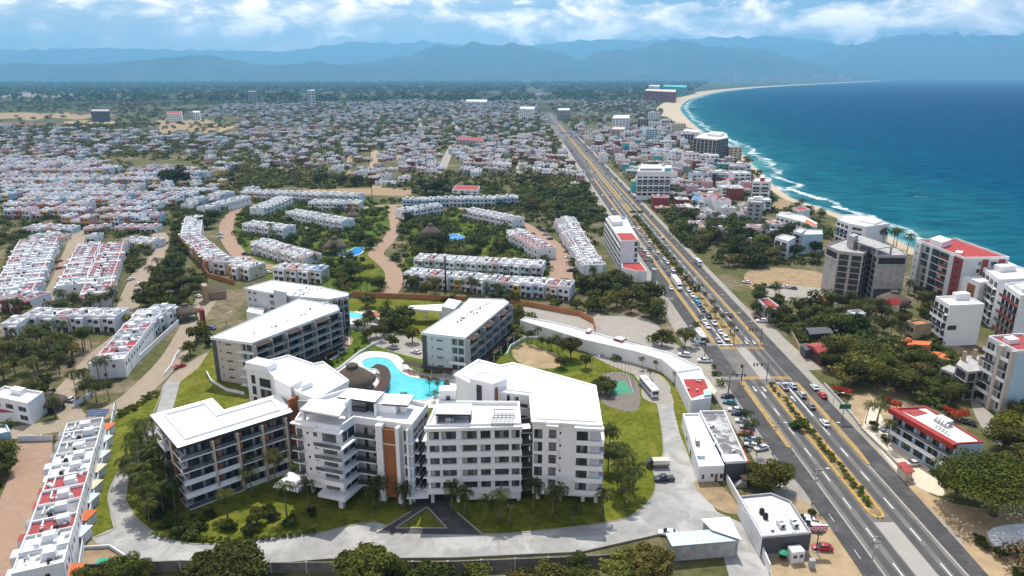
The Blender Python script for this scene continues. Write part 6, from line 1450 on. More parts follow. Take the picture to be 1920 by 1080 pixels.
treekind('near', 'broadleaf_tree', 'leafy green tree', 4, 9, 4.2, 2.0, 8.0, 2600, .26, LEAF)
treekind('yellow', 'broadleaf_tree', 'yellow blossoming tree', 2, 6, 3.6, 1.8, 6.0, 500, .42, LEAFY)
treekind('red', 'broadleaf_tree', 'flame red blossoming tree', 2, 6, 4.0, 2.2, 5.6, 600, .40, LEAFR, flat=.4)
treekind('dry', 'broadleaf_tree', 'half bare brownish tree', 2, 7, 4.0, 2.2, 7.0, 330, .36, LEAFB, flat=.6, fill=.9)
LEAFG = leafmat('bright_shrub_leaf', (.045, .07, .008), (.15, .18, .022))
treekind('shrub', 'shrub', 'rounded green shrub', 4, 4, 1.0, .15, 1.5, 260, .17, LEAFG, flat=.7, r0=.06)
treekind('bush', 'shrub', 'dense dark bush', 3, 5, 1.9, .2, 3.0, 700, .24, LEAFD, flat=.75, r0=.1)
treekind('palmling', 'shrub', 'spiky garden plant', 2, 4, 1.2, .2, 1.7, 180, .3, PALML, flat=.6, r0=.06)
def palm_crown(r, n, L, mat):
    V, F, T = [], [], []
    for k in range(n):
        a = 2 * math.pi * (k + r.uniform(-.35, .35)) / n; el = r.uniform(-.25, 1.1) if k % 3 else r.uniform(.5, 1.3)
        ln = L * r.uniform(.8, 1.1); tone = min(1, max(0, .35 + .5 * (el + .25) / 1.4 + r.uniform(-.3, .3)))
        pts = []; p = Vector((0, 0, 0)); e = el; st = ln / 8
        for i in range(9):
            pts.append(p.copy()); p = p + Vector((math.cos(a) * math.cos(e), math.sin(a) * math.cos(e), math.sin(e))) * st; e -= .26 + .03 * i
        side = Vector((-math.sin(a), math.cos(a), 0))
        for i in range(8):
            p0, p1 = pts[i], pts[i + 1]; wd = ln * .18 * math.sin(math.pi * (i + .9) / 9.2) + .08
            ax = (p1 - p0)
            for sg in (-1, 1):
                for q in (0.0, .5):
                    b0 = p0 + ax * q; tip = b0 + side * sg * wd * r.uniform(.85, 1.15) + ax * r.uniform(.7, 1.2) - Vector((0, 0, wd * r.uniform(.25, .7)))
                    m = len(V); V += [b0, b0 + ax * .42, tip]; F.append((m, m + 1, m + 2)); T += [tone] * 3
    me = bpy.data.meshes.new('crown'); me.from_pydata([tuple(v) for v in V], [], F); a_ = me.attributes.new('tone', 'FLOAT', 'POINT'); a_.data.foreach_set('value', T); me.materials.append(mat); return me
PALMS = []
for k in range(6):
    r = random.Random(40 + k); h = 8.5; cx, cy = r.uniform(-.9, .9), r.uniform(-.9, .9)
    mb = MB(); mb.tube([(0, 0, -.2), (cx * .1, cy * .1, h * .3), (cx * .45, cy * .45, h * .7), (cx, cy, h)], [.24, .17, .14, .12], PTRUNK, 6)
    mb.lathe((cx, cy, h - .7), [(.13, 0), (.2, .2), (.17, .9), (.02, 1.1)], plain('palm_shaft', (.09, .13, .04), .7, .2), 6)
    PALMS.append((palm_crown(r, 19 + k % 3 * 3, 4.0, PALML), mb.data('trunk'), (cx, cy, h)))
COUNT = {}
FAR = []     # (x, y, scale, olive?) for the merged far trees
PLANTS = []
def plant(kind, x, y, zone, sc=1.0, z=0.0, group=None, label=None): PLANTS.append((kind, x, y, zone, sc, z, group, label))
def plant_all(lim=300):
    BASE = {'dark': 5.0, 'olive': 4.2, 'near': 4.2, 'palm': 3.3, 'shrub': 1.0, 'bush': 1.9, 'palmling': 1.2}
    PLANTS.sort(key=lambda p: -p[4] * BASE.get(p[0], 3.8) / math.hypot(p[1], p[2]))
    for p in PLANTS: plant_one(*p, lim=lim)
def plant_one(kind, x, y, zone, sc=1.0, z=0.0, group=None, label=None, lim=300):
    px = PX(x, y, 2)
    if not (-30 < px[0] < 1950 and px[1] < 1130): return
    if kind == 'palm': nm = 'palm_tree'
    else: nm, lb, L = TREES[kind]
    if COUNT.get(nm, 0) >= lim: FAR.append((x, y, sc, kind)); return None
    COUNT[nm] = COUNT.get(nm, 0) + 1
    r = empty(nm, (x, y, z), RND.uniform(0, 6.28), cat={'palm_tree': 'palm', 'shrub': 'shrub'}.get(nm, 'tree'), group=group or '%s %s' % ({'palm_tree': 'palms', 'shrub': 'shrubs'}.get(nm, 'trees'), zone))
    if kind == 'palm':
        c, t, q = RND.choice(PALMS); s = RND.uniform(.9, 1.1) * sc; sh = s * RND.uniform(.72, 1.12)
        inst('trunk', t, r, scale=(s, s, sh)); inst('crown', c, r, (q[0] * s, q[1] * s, q[2] * sh), scale=s)
    else:
        c, t = RND.choice(L); s = sc * RND.uniform(.85, 1.15); v = (s * RND.uniform(.9, 1.1), s * RND.uniform(.9, 1.1), s * RND.uniform(.85, 1.1))
        inst('crown', c, r, scale=v); inst('trunk', t, r, scale=v)
    reg(r, (label or ('palm tree' if kind == 'palm' else lb)) + ' ' + zone, x, y, 3 * sc); return r
def grove(poly, n, kinds, zone, smin=.8, smax=1.2, seed=1, mind=2.5, inpx=True, clear=None):
    r = random.Random(seed); xs = [p[0] for p in poly]; ys = [p[1] for p in poly]; wp = [G(*p) for p in poly]
    X0, X1, Y0, Y1 = min(p[0] for p in wp), max(p[0] for p in wp), min(p[1] for p in wp), max(p[1] for p in wp); got = []; t = 0
    while len(got) < n and t < n * 60:
        t += 1; x, y = r.uniform(X0, X1), r.uniform(Y0, Y1); p = PX(x, y)
        if not inpoly(p, poly) or not hwfree(x, y) or any((x - a) ** 2 + (y - b_) ** 2 < mind ** 2 for a, b_ in got): continue
        if blocked(x, y): continue
        got.append((x, y)); plant(r.choice(kinds), x, y, zone, r.uniform(smin, smax))
BLOCK = []
for h in HOUSES: BLOCK.append((h[2], h[3], h[5], h[1][0], h[1][1]))
BG = {}
for k, q in enumerate(BLOCK): BG.setdefault((int(q[0] // 20), int(q[1] // 20)), []).append(q)
STREETS = []
for o in bpy.data.objects:
    if o.name.split('.')[0] in ('street', 'driveway', 'court', 'playground', 'forecourt', 'pool_deck', 'crossing') and o.type == 'MESH':
        STREETS.append([(v.co.x, v.co.y) for v in o.data.vertices])
STREETS += FOOT
SBB = [(min(p[0] for p in s), max(p[0] for p in s), min(p[1] for p in s), max(p[1] for p in s)) for s in STREETS]
def onstreet(x, y):
    for bb, s in zip(SBB, STREETS):
        if bb[0] < x < bb[1] and bb[2] < y < bb[3] and inpoly((x, y), s): return True
    return False
def blocked(x, y, m=.6):
    for i in (-1, 0, 1):
        for j in (-1, 0, 1):
            for (hx, hy, rz, w, d) in BG.get((int(x // 20) + i, int(y // 20) + j), ()):
                dx, dy = x - hx, y - hy; u = dx * math.cos(rz) + dy * math.sin(rz); v = -dx * math.sin(rz) + dy * math.cos(rz)
                if -m < u < w + m and -m - 1 < v < d + m: return True
    return onstreet(x, y)
# hotel garden palms, each where it stands
for px, py in [(516, 914), (464, 905), (422, 920), (427, 971), (474, 932), (538, 971), (581, 957), (567, 918), (600, 912)]: plant('palm', *G(px, py), 'on the lawn before the left hotel wing', .95)
for px, py in [(847, 964), (871, 969), (910, 979), (936, 979), (956, 986), (999, 965), (1035, 972), (1044, 964), (1076, 984), (1126, 972)]: plant('palm', *G(px, py), 'on the lawn before the right hotel blocks', .95 if px not in (956, 1076) else .7)
for px, py in [(703, 954), (715, 951), (758, 954)]: plant('palm', *G(px, py), 'under the rust brown panel of the hotel', .95)
for px, py in [(1143, 838), (1152, 846), (1140, 880), (1157, 905), (1166, 925), (1172, 946), (1180, 900), (1186, 925), (1160, 880)]: plant('palm', *G(px, py), 'right of the largest hotel block', 1.0)
for px, py in [(262, 905), (252, 885), (280, 925), (290, 895), (300, 940), (272, 952), (285, 862), (310, 905), (297, 965), (270, 870), (318, 950), (256, 860), (275, 890), (300, 880), (302, 915), (286, 938), (276, 968), (308, 965), (330, 962), (246, 900), (262, 930), (290, 830), (300, 858), (268, 846), (281, 985), (312, 925), (250, 925)]: plant('palm', *G(px, py), 'between the left wing and the paved drive', .95)
for px, py, k in [(352, 995, 'bush'), (366, 984, 'bush'), (340, 990, 'bush'), (378, 992, 'bush'), (335, 1006, 'bush'), (393, 968, 'bush'), (430, 994, 'bush'), (468, 1003, 'bush'), (505, 962, 'bush'), (512, 972, 'bush'), (360, 1008, 'bush'), (545, 985, 'bush'), (322, 985, 'bush'), (310, 990, 'bush'), (586, 965, 'bush'), (268, 915, 'bush'), (282, 950, 'bush'), (296, 925, 'bush'), (262, 890, 'bush'), (290, 975, 'bush'), (276, 870, 'bush'), (305, 955, 'bush')]: plant(k, *G(px, py), 'on the lawn before the left hotel wing', .9)
plant('near', *G(482, 985), 'on the lawn before the left hotel wing', .62)
for i in range(46):
    t = i / 45; px = 292 + t * 300; py = 1006 + 10 * math.sin(t * 3.0) - 18 * max(0, t - .5)
    if i % 2 == 0: plant('shrub', *G(px, py), 'in the hedge along the paved drive', .8)
for px, py in [(1120, 735), (1135, 742), (1128, 725), (1145, 735)]: plant('near', *G(px, py), 'beside the small green court', .55)
for px, py, s in [(1070, 672, .95), (1052, 690, .6), (1098, 690, .6)]: plant('near', *G(px, py), 'on the lawn by the sand playground', s)
grove([(962, 650), (985, 640), (1040, 655), (1060, 675), (1020, 690), (975, 680)], 16, ['palm'], 'around the sand playground', .55, .75, 21, 2)
for px, py in [(806, 735), (820, 740), (832, 745), (815, 752), (838, 738), (752, 760), (760, 764), (745, 764)]: plant('palm', *G(px, py), 'by the turquoise pool', .5)
for px, py in [(1005, 628), (1028, 633), (1040, 640), (1135, 665), (1155, 675), (1204, 692), (1110, 655), (1220, 710), (1264, 720), (1230, 695), (880, 690), (838, 660)]: plant('palm', *G(px, py), 'along the pale walled verge', .45)
grove([(690, 575), (770, 590), (780, 640), (740, 655), (690, 640), (660, 615), (680, 600)], 26, ['mid', 'near', 'palm', 'palm', 'dark'], 'between the older hotel wings', .6, .9, 22, 3)
grove([(575, 700), (640, 660), (680, 650), (660, 665), (600, 705)], 14, ['shrub', 'bush', 'shrub'], 'on the garden slope by the pool', .7, 1.1, 23, 2)
grove([(770, 560), (960, 565), (975, 590), (800, 570)], 10, ['palm', 'mid', 'palm'], 'behind the right older wing', .8, 1.0, 24, 4)
grove([(925, 560), (985, 570), (1010, 590), (960, 640), (945, 610)], 10, ['mid', 'near', 'olive'], 'right of the pale right wing', .6, .9, 25, 4)
grove([(330, 640), (400, 618), (395, 650), (345, 680)], 8, ['mid', 'shrub', 'bush'], 'along the curved street', .7, 1.0, 26, 3)
grove([(1040, 575), (1110, 585), (1090, 598), (1030, 595)], 5, ['mid', 'dark'], 'by the pale yard below the orange wall', .8, 1.0, 27, 5)
for px, py, k, s in [(1240, 648, 'near', .85), (1284, 650, 'near', .95), (1300, 640, 'palm', .9), (1225, 640, 'olive', .6), (1255, 640, 'near', .6), (1342, 703, 'near', .45), (1350, 722, 'near', .45), (1338, 690, 'shrub', 1.2)]: plant(k, *G(px, py), 'by the street before the crossing', s)
grove([(1095, 530), (1140, 528), (1235, 560), (1258, 598), (1240, 615), (1190, 600), (1120, 595), (1095, 570)], 40, ['mid', 'dark', 'palm', 'olive', 'bush', 'dark'], 'in the thicket left of the highway', .8, 1.15, 28, 3)
grove([(340, 425), (395, 380), (440, 385), (400, 420), (345, 480), (330, 520), (300, 500), (320, 450)], 30, ['dark', 'mid', 'dark', 'mid'], 'in the estate tree belt', .9, 1.2, 29, 4)
grove([(270, 505), (325, 490), (380, 540), (370, 572), (320, 590), (255, 570)], 42, ['palm', 'mid', 'palm', 'dark'], 'in the grove by the gated street', .85, 1.1, 30, 3)
grove([(-20, 655), (60, 640), (170, 650), (186, 660), (150, 690), (118, 720), (60, 722), (-20, 720)], 46, ['palm', 'palm', 'palm', 'olive', 'bush'], 'in the palm garden at left', .85, 1.1, 31, 2.6)
grove([(185, 690), (235, 705), (215, 750), (150, 765), (140, 740)], 12, ['palm', 'bush', 'palm', 'shrub'], 'at the foot of the curved row', .8, 1.0, 32, 2.6)
grove([(20, 595), (250, 575), (260, 600), (20, 612)], 22, ['palm', 'palm', 'mid'], 'along the street behind the palm garden', .8, 1.1, 33, 3)
for px, py in [(58, 600), (243, 612)]: plant('yellow', *G(px, py), 'by the left street', .95)
grove([(-20, 830), (38, 830), (30, 900), (0, 930), (-20, 930)], 7, ['near', 'bush', 'palm'], 'left of the pink street', .7, 1.0, 34, 3)
grove([(98, 830), (112, 800), (60, 960), (15, 1060), (8, 1060), (50, 950)], 16, ['palm', 'shrub', 'bush', 'shrub'], 'between the pink street and nearest terrace', .35, .6, 35, 2)
grove([(60, 740), (125, 740), (135, 770), (95, 785), (60, 775)], 10, ['palm', 'bush', 'mid'], 'by the left villas', .6, .9, 36, 2.5)
grove([(222, 775), (290, 735), (296, 742), (230, 782)], 14, ['shrub'], 'along the upper lawn edge', .8, 1.1, 37, 1.5)
# pool estate
grove([(470, 385), (720, 385), (700, 440), (690, 500), (600, 520), (560, 470), (470, 450), (460, 400)], 120, ['palm', 'mid', 'palm', 'dark', 'mid', 'bush', 'olive'], 'in the pool estate', .7, 1.0, 38, 4)
grove([(590, 500), (700, 500), (712, 545), (660, 560), (600, 540)], 26, ['near', 'mid', 'palm', 'olive'], 'below the kidney pool', .7, 1.0, 39, 4)
grove([(700, 470), (740, 395), (760, 400), (765, 470), (750, 520)], 12, ['mid', 'olive', 'bush'], 'on the pink street island', .6, .9, 40, 4)
grove([(765, 415), (960, 420), (955, 500), (860, 500), (770, 500)], 80, ['mid', 'dark', 'palm', 'near', 'mid', 'olive'], 'in the right estate garden', .7, 1.05, 41, 4.5)
grove([(760, 525), (1070, 545), (1060, 575), (1000, 570), (770, 555)], 14, ['palm', 'palm', 'mid'], 'before the colourful estate row', .85, 1.0, 42, 5)
grove([(1060, 440), (1085, 520), (1110, 560), (1090, 560), (1065, 500), (1050, 450)], 12, ['bush', 'shrub', 'mid'], 'beside the bluish row', .7, 1.0, 43, 3)
# wooded patches behind the estate
grove([(440, 322), (520, 318), (690, 338), (690, 352), (600, 352), (500, 358), (440, 352)], 46, ['olive', 'mid', 'dark', 'dry'], 'in the wood behind the pool estate', 1.0, 1.4, 44, 5)
grove([(960, 345), (1060, 335), (1135, 368), (1140, 415), (1080, 415), (1000, 400), (960, 385)], 60, ['olive', 'mid', 'dark', 'dry', 'palm'], 'in the wood left of the highway', 1.0, 1.4, 45, 5)
plant('dark', *G(822, 362), 'behind the long blue white row', 2.1, label='very wide dark tree'); plant('dark', *G(800, 364), 'behind the long blue white row', 1.6)
plant('dark', *G(325, 345), 'in the dense left estate', 2.0, label='great dark tree'); plant('dark', *G(345, 345), 'in the dense left estate', 1.5)
# right of the highway
grove([(1255, 400), (1300, 405), (1430, 440), (1450, 500), (1395, 505), (1330, 500), (1290, 450)], 60, ['mid', 'dark', 'olive', 'mid', 'palm'], 'right of the highway before the beach', .9, 1.3, 46, 4)
grove([(1400, 430), (1560, 430), (1545, 460), (1540, 500), (1440, 495)], 34, ['mid', 'dark', 'palm', 'olive'], 'behind the unfinished concrete block', .9, 1.2, 47, 4)
grove([(1400, 560), (1430, 548), (1480, 590), (1470, 620), (1420, 600)], 10, ['palm', 'palm', 'mid'], 'behind the small red roofed shop', .9, 1.1, 48, 3)
grove([(1475, 580), (1600, 575), (1690, 610), (1690, 640), (1600, 640), (1500, 615)], 36, ['palm', 'mid', 'dark', 'palm', 'near'], 'between the restaurant and the concrete block', .8, 1.1, 49, 3.5)
grove([(1565, 650), (1690, 680), (1720, 740), (1640, 738), (1575, 720), (1550, 690)], 26, ['near', 'olive', 'near', 'olive'], 'in the lot behind the green road sign', .8, 1.1, 50, 4)
grove([(1690, 680), (1790, 720), (1800, 770), (1740, 760), (1690, 740)], 18, ['near', 'olive', 'palm', 'near'], 'behind the red trimmed motel', .7, 1.0, 51, 4)
for px, py in [(1573, 738), (1585, 742), (1668, 765), (1680, 768), (1722, 752), (1738, 756), (1752, 760), (1766, 766), (1780, 776), (1794, 786)]: plant('red', *G(px, py), 'near the red trimmed motel', .62)
grove([(1610, 790), (1650, 800), (1670, 850), (1640, 838)], 9, ['palm', 'shrub', 'bush'], 'beside the highway below the sand lot', .6, .85, 52, 2.5)
for px, py in [(1645, 792), (1640, 805)]: plant('palm', *G(px, py), 'at the corner of the motel yard', .9)
plant('near', *G(1440, 922), 'before the dark walled store', 1.15, label='big round dark green tree')
for px, py, s in [(1415, 905, .8), (1462, 915, .8), (1428, 930, .7)]: plant('near', *G(px, py), 'around the big round tree', s)
for px, py in [(1394, 838), (1411, 815), (1418, 853), (1402, 800), (1398, 820), (1388, 790)]: plant('palm', *G(px, py), 'in the parking strip by the lateral road', .6)
grove([(1860, 810), (1925, 790), (1930, 870), (1880, 850)], 10, ['near', 'olive', 'yellow'], 'above the great spreading tree', .9, 1.2, 53, 4)
grove([(1858, 1040), (1960, 1040), (1960, 1110), (1870, 1100)], 9, ['bush', 'dry', 'olive'], 'in the lower right corner', .6, .9, 54, 2.5)
plant('bush', *G(1521, 964), 'clipped round the utility pole foot', .55)
for px, py in [(1838, 1020), (1846, 1030), (1832, 1012)]: plant('bush', *G(px, py), 'on the sand by the lime spill', .6)
# median planting: palms upstream, low shrubs downstream
for i in range(26): Y = YX1 + 14 + i * 9.5; plant('palm', *HW(.819 + RND.uniform(-.006, .006), Y), 'in the highway median', .62)
for i in range(30):
    Y = YM0 + 5 + i * 2.05 if i < 22 else YX0 - 30 + (i - 22) * 3.6
    plant('shrub', *HW(.819 + RND.uniform(-.006, .006), Y), 'in the highway median bed', RND.uniform(.7, 1.15), .1)
for px, py in [(1492, 800), (1498, 806)]: plant('palmling', *G(px, py), 'in the highway median bed', 1.5)
# beach palms and seaside trees
grove([(1440, 395), (1500, 385), (1560, 405), (1540, 425), (1470, 415)], 16, ['palm', 'mid', 'palm'], 'along the beach behind the white villas', .9, 1.1, 55, 5)
grove([(1340, 290), (1400, 300), (1450, 350), (1480, 380), (1440, 385), (1390, 340)], 26, ['palm', 'mid'], 'along the far beach', 1.0, 1.2, 56, 6)
for px, py in [(1655, 462), (1674, 466), (1680, 464), (1700, 475)]: plant('palm', *G(px, py), 'standing on the beach by the sea', 1.3)
grove([(1700, 545), (1740, 560), (1760, 590), (1720, 600)], 8, ['palm', 'dark', 'mid'], 'below the red roofed hotel', .9, 1.1, 57, 4)

# great trees: spreading crowns with their own limbs
def great(label, px, py, R, h, n, mat, nb=16, seed=1, flat=.34, size=.34, lean=(0, 0), tone=None):
    x, y = G(px, py); r = random.Random(seed); t = empty('spreading_tree', (x, y, 0), label=label, cat='tree'); bl = []
    for k in range(nb):
        a = 2.4 * k; q = R * .78 * math.sqrt((k + .3) / nb); s = R * r.uniform(.26, .38); bl.append((q * math.cos(a) + lean[0], q * math.sin(a) * .9 + lean[1], h - s * flat - (q / R) ** 2 * h * .28 + r.uniform(-.5, .5), s, s, s * flat * r.uniform(.9, 1.5)))
    inst('crown', leafy('crown', bl, n, size, mat, seed, up=.75, fill=.5), t); inst('trunk', limbs(bl, h * .3, R * .055, spread=.9), t); return t
LEAFU = leafmat('umbrella_leaf', (.026, .036, .005), (.125, .14, .018), .01)
great('great spreading umbrella tree at the right picture edge', 1862, 966, 13.5, 12.0, 10500, LEAFU, 26, 3, flat=.26, size=.30)
great('spreading tree reaching out before the umbrella tree and red shed', 1790, 936, 6.6, 7.6, 4200, LEAFU, 14, 4, flat=.28, size=.28)
great('spreading tree behind the umbrella tree at the picture edge', 1935, 915, 8, 10, 5000, LEAFO, 12, 5)
great('wide dark tree top at the bottom picture edge, left', 428, 1095, 8.6, 6.8, 9000, LEAFD, 14, 6, flat=.5)
great('dark tree top at the bottom picture edge, centre', 690, 1098, 6.5, 7.5, 5500, LEAF, 12, 7, flat=.55)
great('low tree at the bottom edge left of the white sheds', 1218, 1085, 5.6, 6.2, 4500, LEAFO, 11, 8, flat=.6)
great('leafy tree at the bottom edge beside the perimeter wall', 1170, 1096, 5.0, 5.5, 3500, LEAFO, 10, 9, flat=.6)
great('small dark tree top at the bottom edge right of centre', 805, 1112, 5.0, 5.5, 3500, LEAFD, 10, 10, flat=.6)
great('low grey green tree under the wall at the bottom edge', 1030, 1098, 4.2, 4.2, 2500, LEAFO, 9, 11, flat=.6)

grove([(480, 1085), (1260, 1066), (1260, 1120), (480, 1130)], 26, ['bush', 'near', 'bush', 'olive'], 'under the wall at the bottom edge', .45, .8, 58, 2.5)
grove([(150, 1085), (340, 1082), (340, 1120), (150, 1120)], 6, ['bush', 'near'], 'below the bare corner lot', .5, .8, 59, 2.5)
plant_all()
# far trees: one mass nobody could count
def far_mesh(name, items, mat, nq, seed):
    r = np.random.default_rng(seed); it = np.array(items); n = len(it)
    d = r.normal(size=(n, nq, 3)); d[:, :, 2] = np.abs(d[:, :, 2]); d /= np.linalg.norm(d, axis=2)[:, :, None]
    R = it[:, 2][:, None]; asp = (.55 + .5 * r.random((n, 1)))
    sub = (r.random((n, nq, 3)) - .5) * np.array([1.2, 1.2, .5])
    c = np.empty((n, nq, 3)); c[:, :, 0] = it[:, 0][:, None] + (d[:, :, 0] * .75 + sub[:, :, 0]) * R; c[:, :, 1] = it[:, 1][:, None] + (d[:, :, 1] * .75 + sub[:, :, 1]) * R
    c[:, :, 2] = np.maximum(.1, (d[:, :, 2] * .9 + .35 + sub[:, :, 2] * .5) * R * asp)
    c = c.reshape(-1, 3); m = len(c); dd = d.reshape(-1, 3); nn = dd + r.normal(size=(m, 3)) * .4 + np.array([0, 0, .3]); nn /= np.linalg.norm(nn, axis=1)[:, None]
    t = np.cross(nn, r.normal(size=(m, 3))); t /= np.linalg.norm(t, axis=1)[:, None]; s2 = np.cross(nn, t); sz = np.repeat(it[:, 2], nq)[:, None] * (.28 + .3 * r.random((m, 1))) * (20.0 / max(nq, 12)) ** .42
    v = np.stack([c - t * sz, c + s2 * sz * .8, c + t * sz, c - s2 * sz * .8], 1).reshape(-1, 3)
    tone = np.clip(np.repeat(r.random(n), nq) * .75 + .25 * r.random(m) + .0, 0, 1)
    me = bpy.data.meshes.new(name); me.vertices.add(4 * m); me.vertices.foreach_set('co', v.astype(np.float32).ravel())
    me.loops.add(4 * m); me.loops.foreach_set('vertex_index', np.arange(4 * m, dtype=np.int32)); me.polygons.add(m); me.polygons.foreach_set('loop_start', np.arange(0, 4 * m, 4, dtype=np.int32))
    a = me.attributes.new('tone', 'FLOAT', 'POINT'); a.data.foreach_set('value', np.repeat(tone, 4).astype(np.float32)); me.materials.append(mat); me.update()
    o = bpy.data.objects.new(name, me); C.objects.link(o); o['kind'] = 'stuff'; return o
def scatter(poly, n, r0, r1, seed, m=.4, holes=True):
    r = random.Random(seed); wp = [G(*p) for p in poly]; X0, X1, Y0, Y1 = min(p[0] for p in wp), max(p[0] for p in wp), min(p[1] for p in wp), max(p[1] for p in wp); out = []; t = 0
    while len(out) < n and t < n * 30:
        t += 1; x, y = r.uniform(X0, X1), r.uniform(Y0, Y1); p = PX(x, y)
        if not inpoly(p, poly) or not hwfree(x, y) or (holes and (r.random() < .8 and any(inpoly(p, hh) for hh in HOLES[2:4]))) or blocked(x, y, m): continue
        if math.sin(x * .021 + 1) + math.sin(y * .013) + math.sin((x - y) * .008) < r.uniform(-1.9, .4): continue
        out.append((x, y, r.uniform(r0, r1)))
    return out
ft = [(x, y, 3.6 * s) for x, y, s, k in FAR]
ft += scatter([(-60, 232), (1080, 232), (1150, 400), (1140, 420), (690, 352), (440, 350), (350, 305), (180, 292), (-60, 285)], 5200, 1.8, 4.6, 61, -2)
ft += scatter([(-60, 288), (180, 292), (460, 350), (440, 400), (340, 440), (-60, 460)], 950, 1.6, 3.4, 62, -.6)
ft += scatter([(1090, 250), (1250, 222), (1300, 250), (1440, 392), (1480, 430), (1300, 440), (1240, 400)], 850, 1.8, 4.0, 63, -1.2)
ft += scatter([(450, 370), (1100, 380), (1130, 430), (1080, 560), (740, 545), (560, 540), (430, 500)], 850, 1.2, 2.5, 64)
ft += scatter([(-20, 440), (40, 440), (60, 480), (20, 560), (-20, 600)], 60, 1.4, 2.6, 75)
ft += scatter([(236, 470), (345, 440), (340, 520), (250, 590), (210, 590)], 90, 1.4, 2.8, 76)
ft += scatter([(1260, 430), (1420, 450), (1440, 510), (1340, 530)], 220, 1.8, 3.6, 77)
ft += scatter([(1270, 440), (1330, 440), (1400, 520), (1440, 560), (1400, 565), (1340, 525)], 120, 1.6, 3.0, 78)
ft += scatter([(1240, 395), (1300, 380), (1450, 420), (1450, 450), (1260, 430)], 120, 1.6, 3.2, 79)
ft += scatter([(1395, 480), (1700, 560), (1800, 700), (1700, 720), (1500, 640), (1400, 560)], 330, 1.6, 3.4, 65)
ft += scatter([(1250, 400), (1440, 430), (1545, 440), (1540, 505), (1440, 510), (1330, 505)], 260, 2.2, 4.4, 69)
ft += scatter([(960, 345), (1060, 335), (1140, 368), (1145, 418), (1080, 420), (990, 400)], 160, 2.6, 4.6, 71)
ft += scatter([(440, 322), (520, 318), (690, 338), (690, 352), (500, 358), (440, 352)], 120, 2.6, 4.6, 72)
ft += scatter([(-60, 190), (1230, 178), (1250, 225), (1080, 235), (-60, 235)], 4200, 2.6, 6.5, 66, -1.5)
far_mesh('distant_trees', [q for q in ft if q[1] > 620], LEAF, 20, 1); far_mesh('distant_tree_mass', [q for q in ft if q[1] <= 620], LEAF, 75, 3)
f2 = scatter([(-80, 155), (1330, 154), (1270, 182), (1220, 190), (-80, 192)], 6500, 9, 22, 67, holes=False)
far_mesh('distant_forest', f2, LEAFD, 9, 2)
# ---------------------------------------------------------------- vehicles
PAINT = objcol('car_paint', .3, .5, .4); TYRE = plain('tyre_rubber', (.02, .02, .02), .8, .2); RIM = plain('wheel_rim', (.4, .4, .41), .4, .5, metal=.7); LAMPW = plain('headlamp_glass', (.7, .7, .68), .2, .6); LAMPR = plain('tail_lamp', (.35, .02, .02), .3, .5)
CGLASS = plain('car_glass', (.02, .025, .03), .08, .7, var=.1)
def loft(mb, secs, mat, smooth=True):
    """closed sections across x, running along y"""
    k = len(secs[0]); vs = [p for s in secs for p in s]
    fs = [(i * k + j, i * k + (j + 1) % k, (i + 1) * k + (j + 1) % k, (i + 1) * k + j) for i in range(len(secs) - 1) for j in range(k)]
    fs += [tuple(range(k)), tuple((len(secs) - 1) * k + j for j in range(k - 1, -1, -1))]
    mb.mesh(vs, [f[::-1] for f in fs], mat, smooth)
def ring(y, w, z0, z1, ch=.12): return [(-w, y, z0), (w, y, z0), (w + .02, y, z0 + (z1 - z0) * .55), (w - ch * .6, y, z1 - .02), (w - ch * 2.2, y, z1), (-w + ch * 2.2, y, z1), (-w + ch * .6, y, z1 - .02), (-w - .02, y, z0 + (z1 - z0) * .55)]
def wheel_mb(x, y, r=.33):
    mb = MB(); sx_ = 1 if x > 0 else -1
    def disc(rr, x0, x1, mat, n=12):
        vs = [(xx, y + rr * math.cos(2 * math.pi * i / n), r + rr * math.sin(2 * math.pi * i / n)) for xx in (x0, x1) for i in range(n)]
        mb.mesh(vs, [(i, (i + 1) % n, n + (i + 1) % n, n + i) for i in range(n)] + [tuple(range(n)), tuple(range(2 * n - 1, n - 1, -1))], mat)
    disc(r, x - .1, x + .1, TYRE); disc(r * .6, x + sx_ * .10, x + sx_ * .112, RIM); return mb
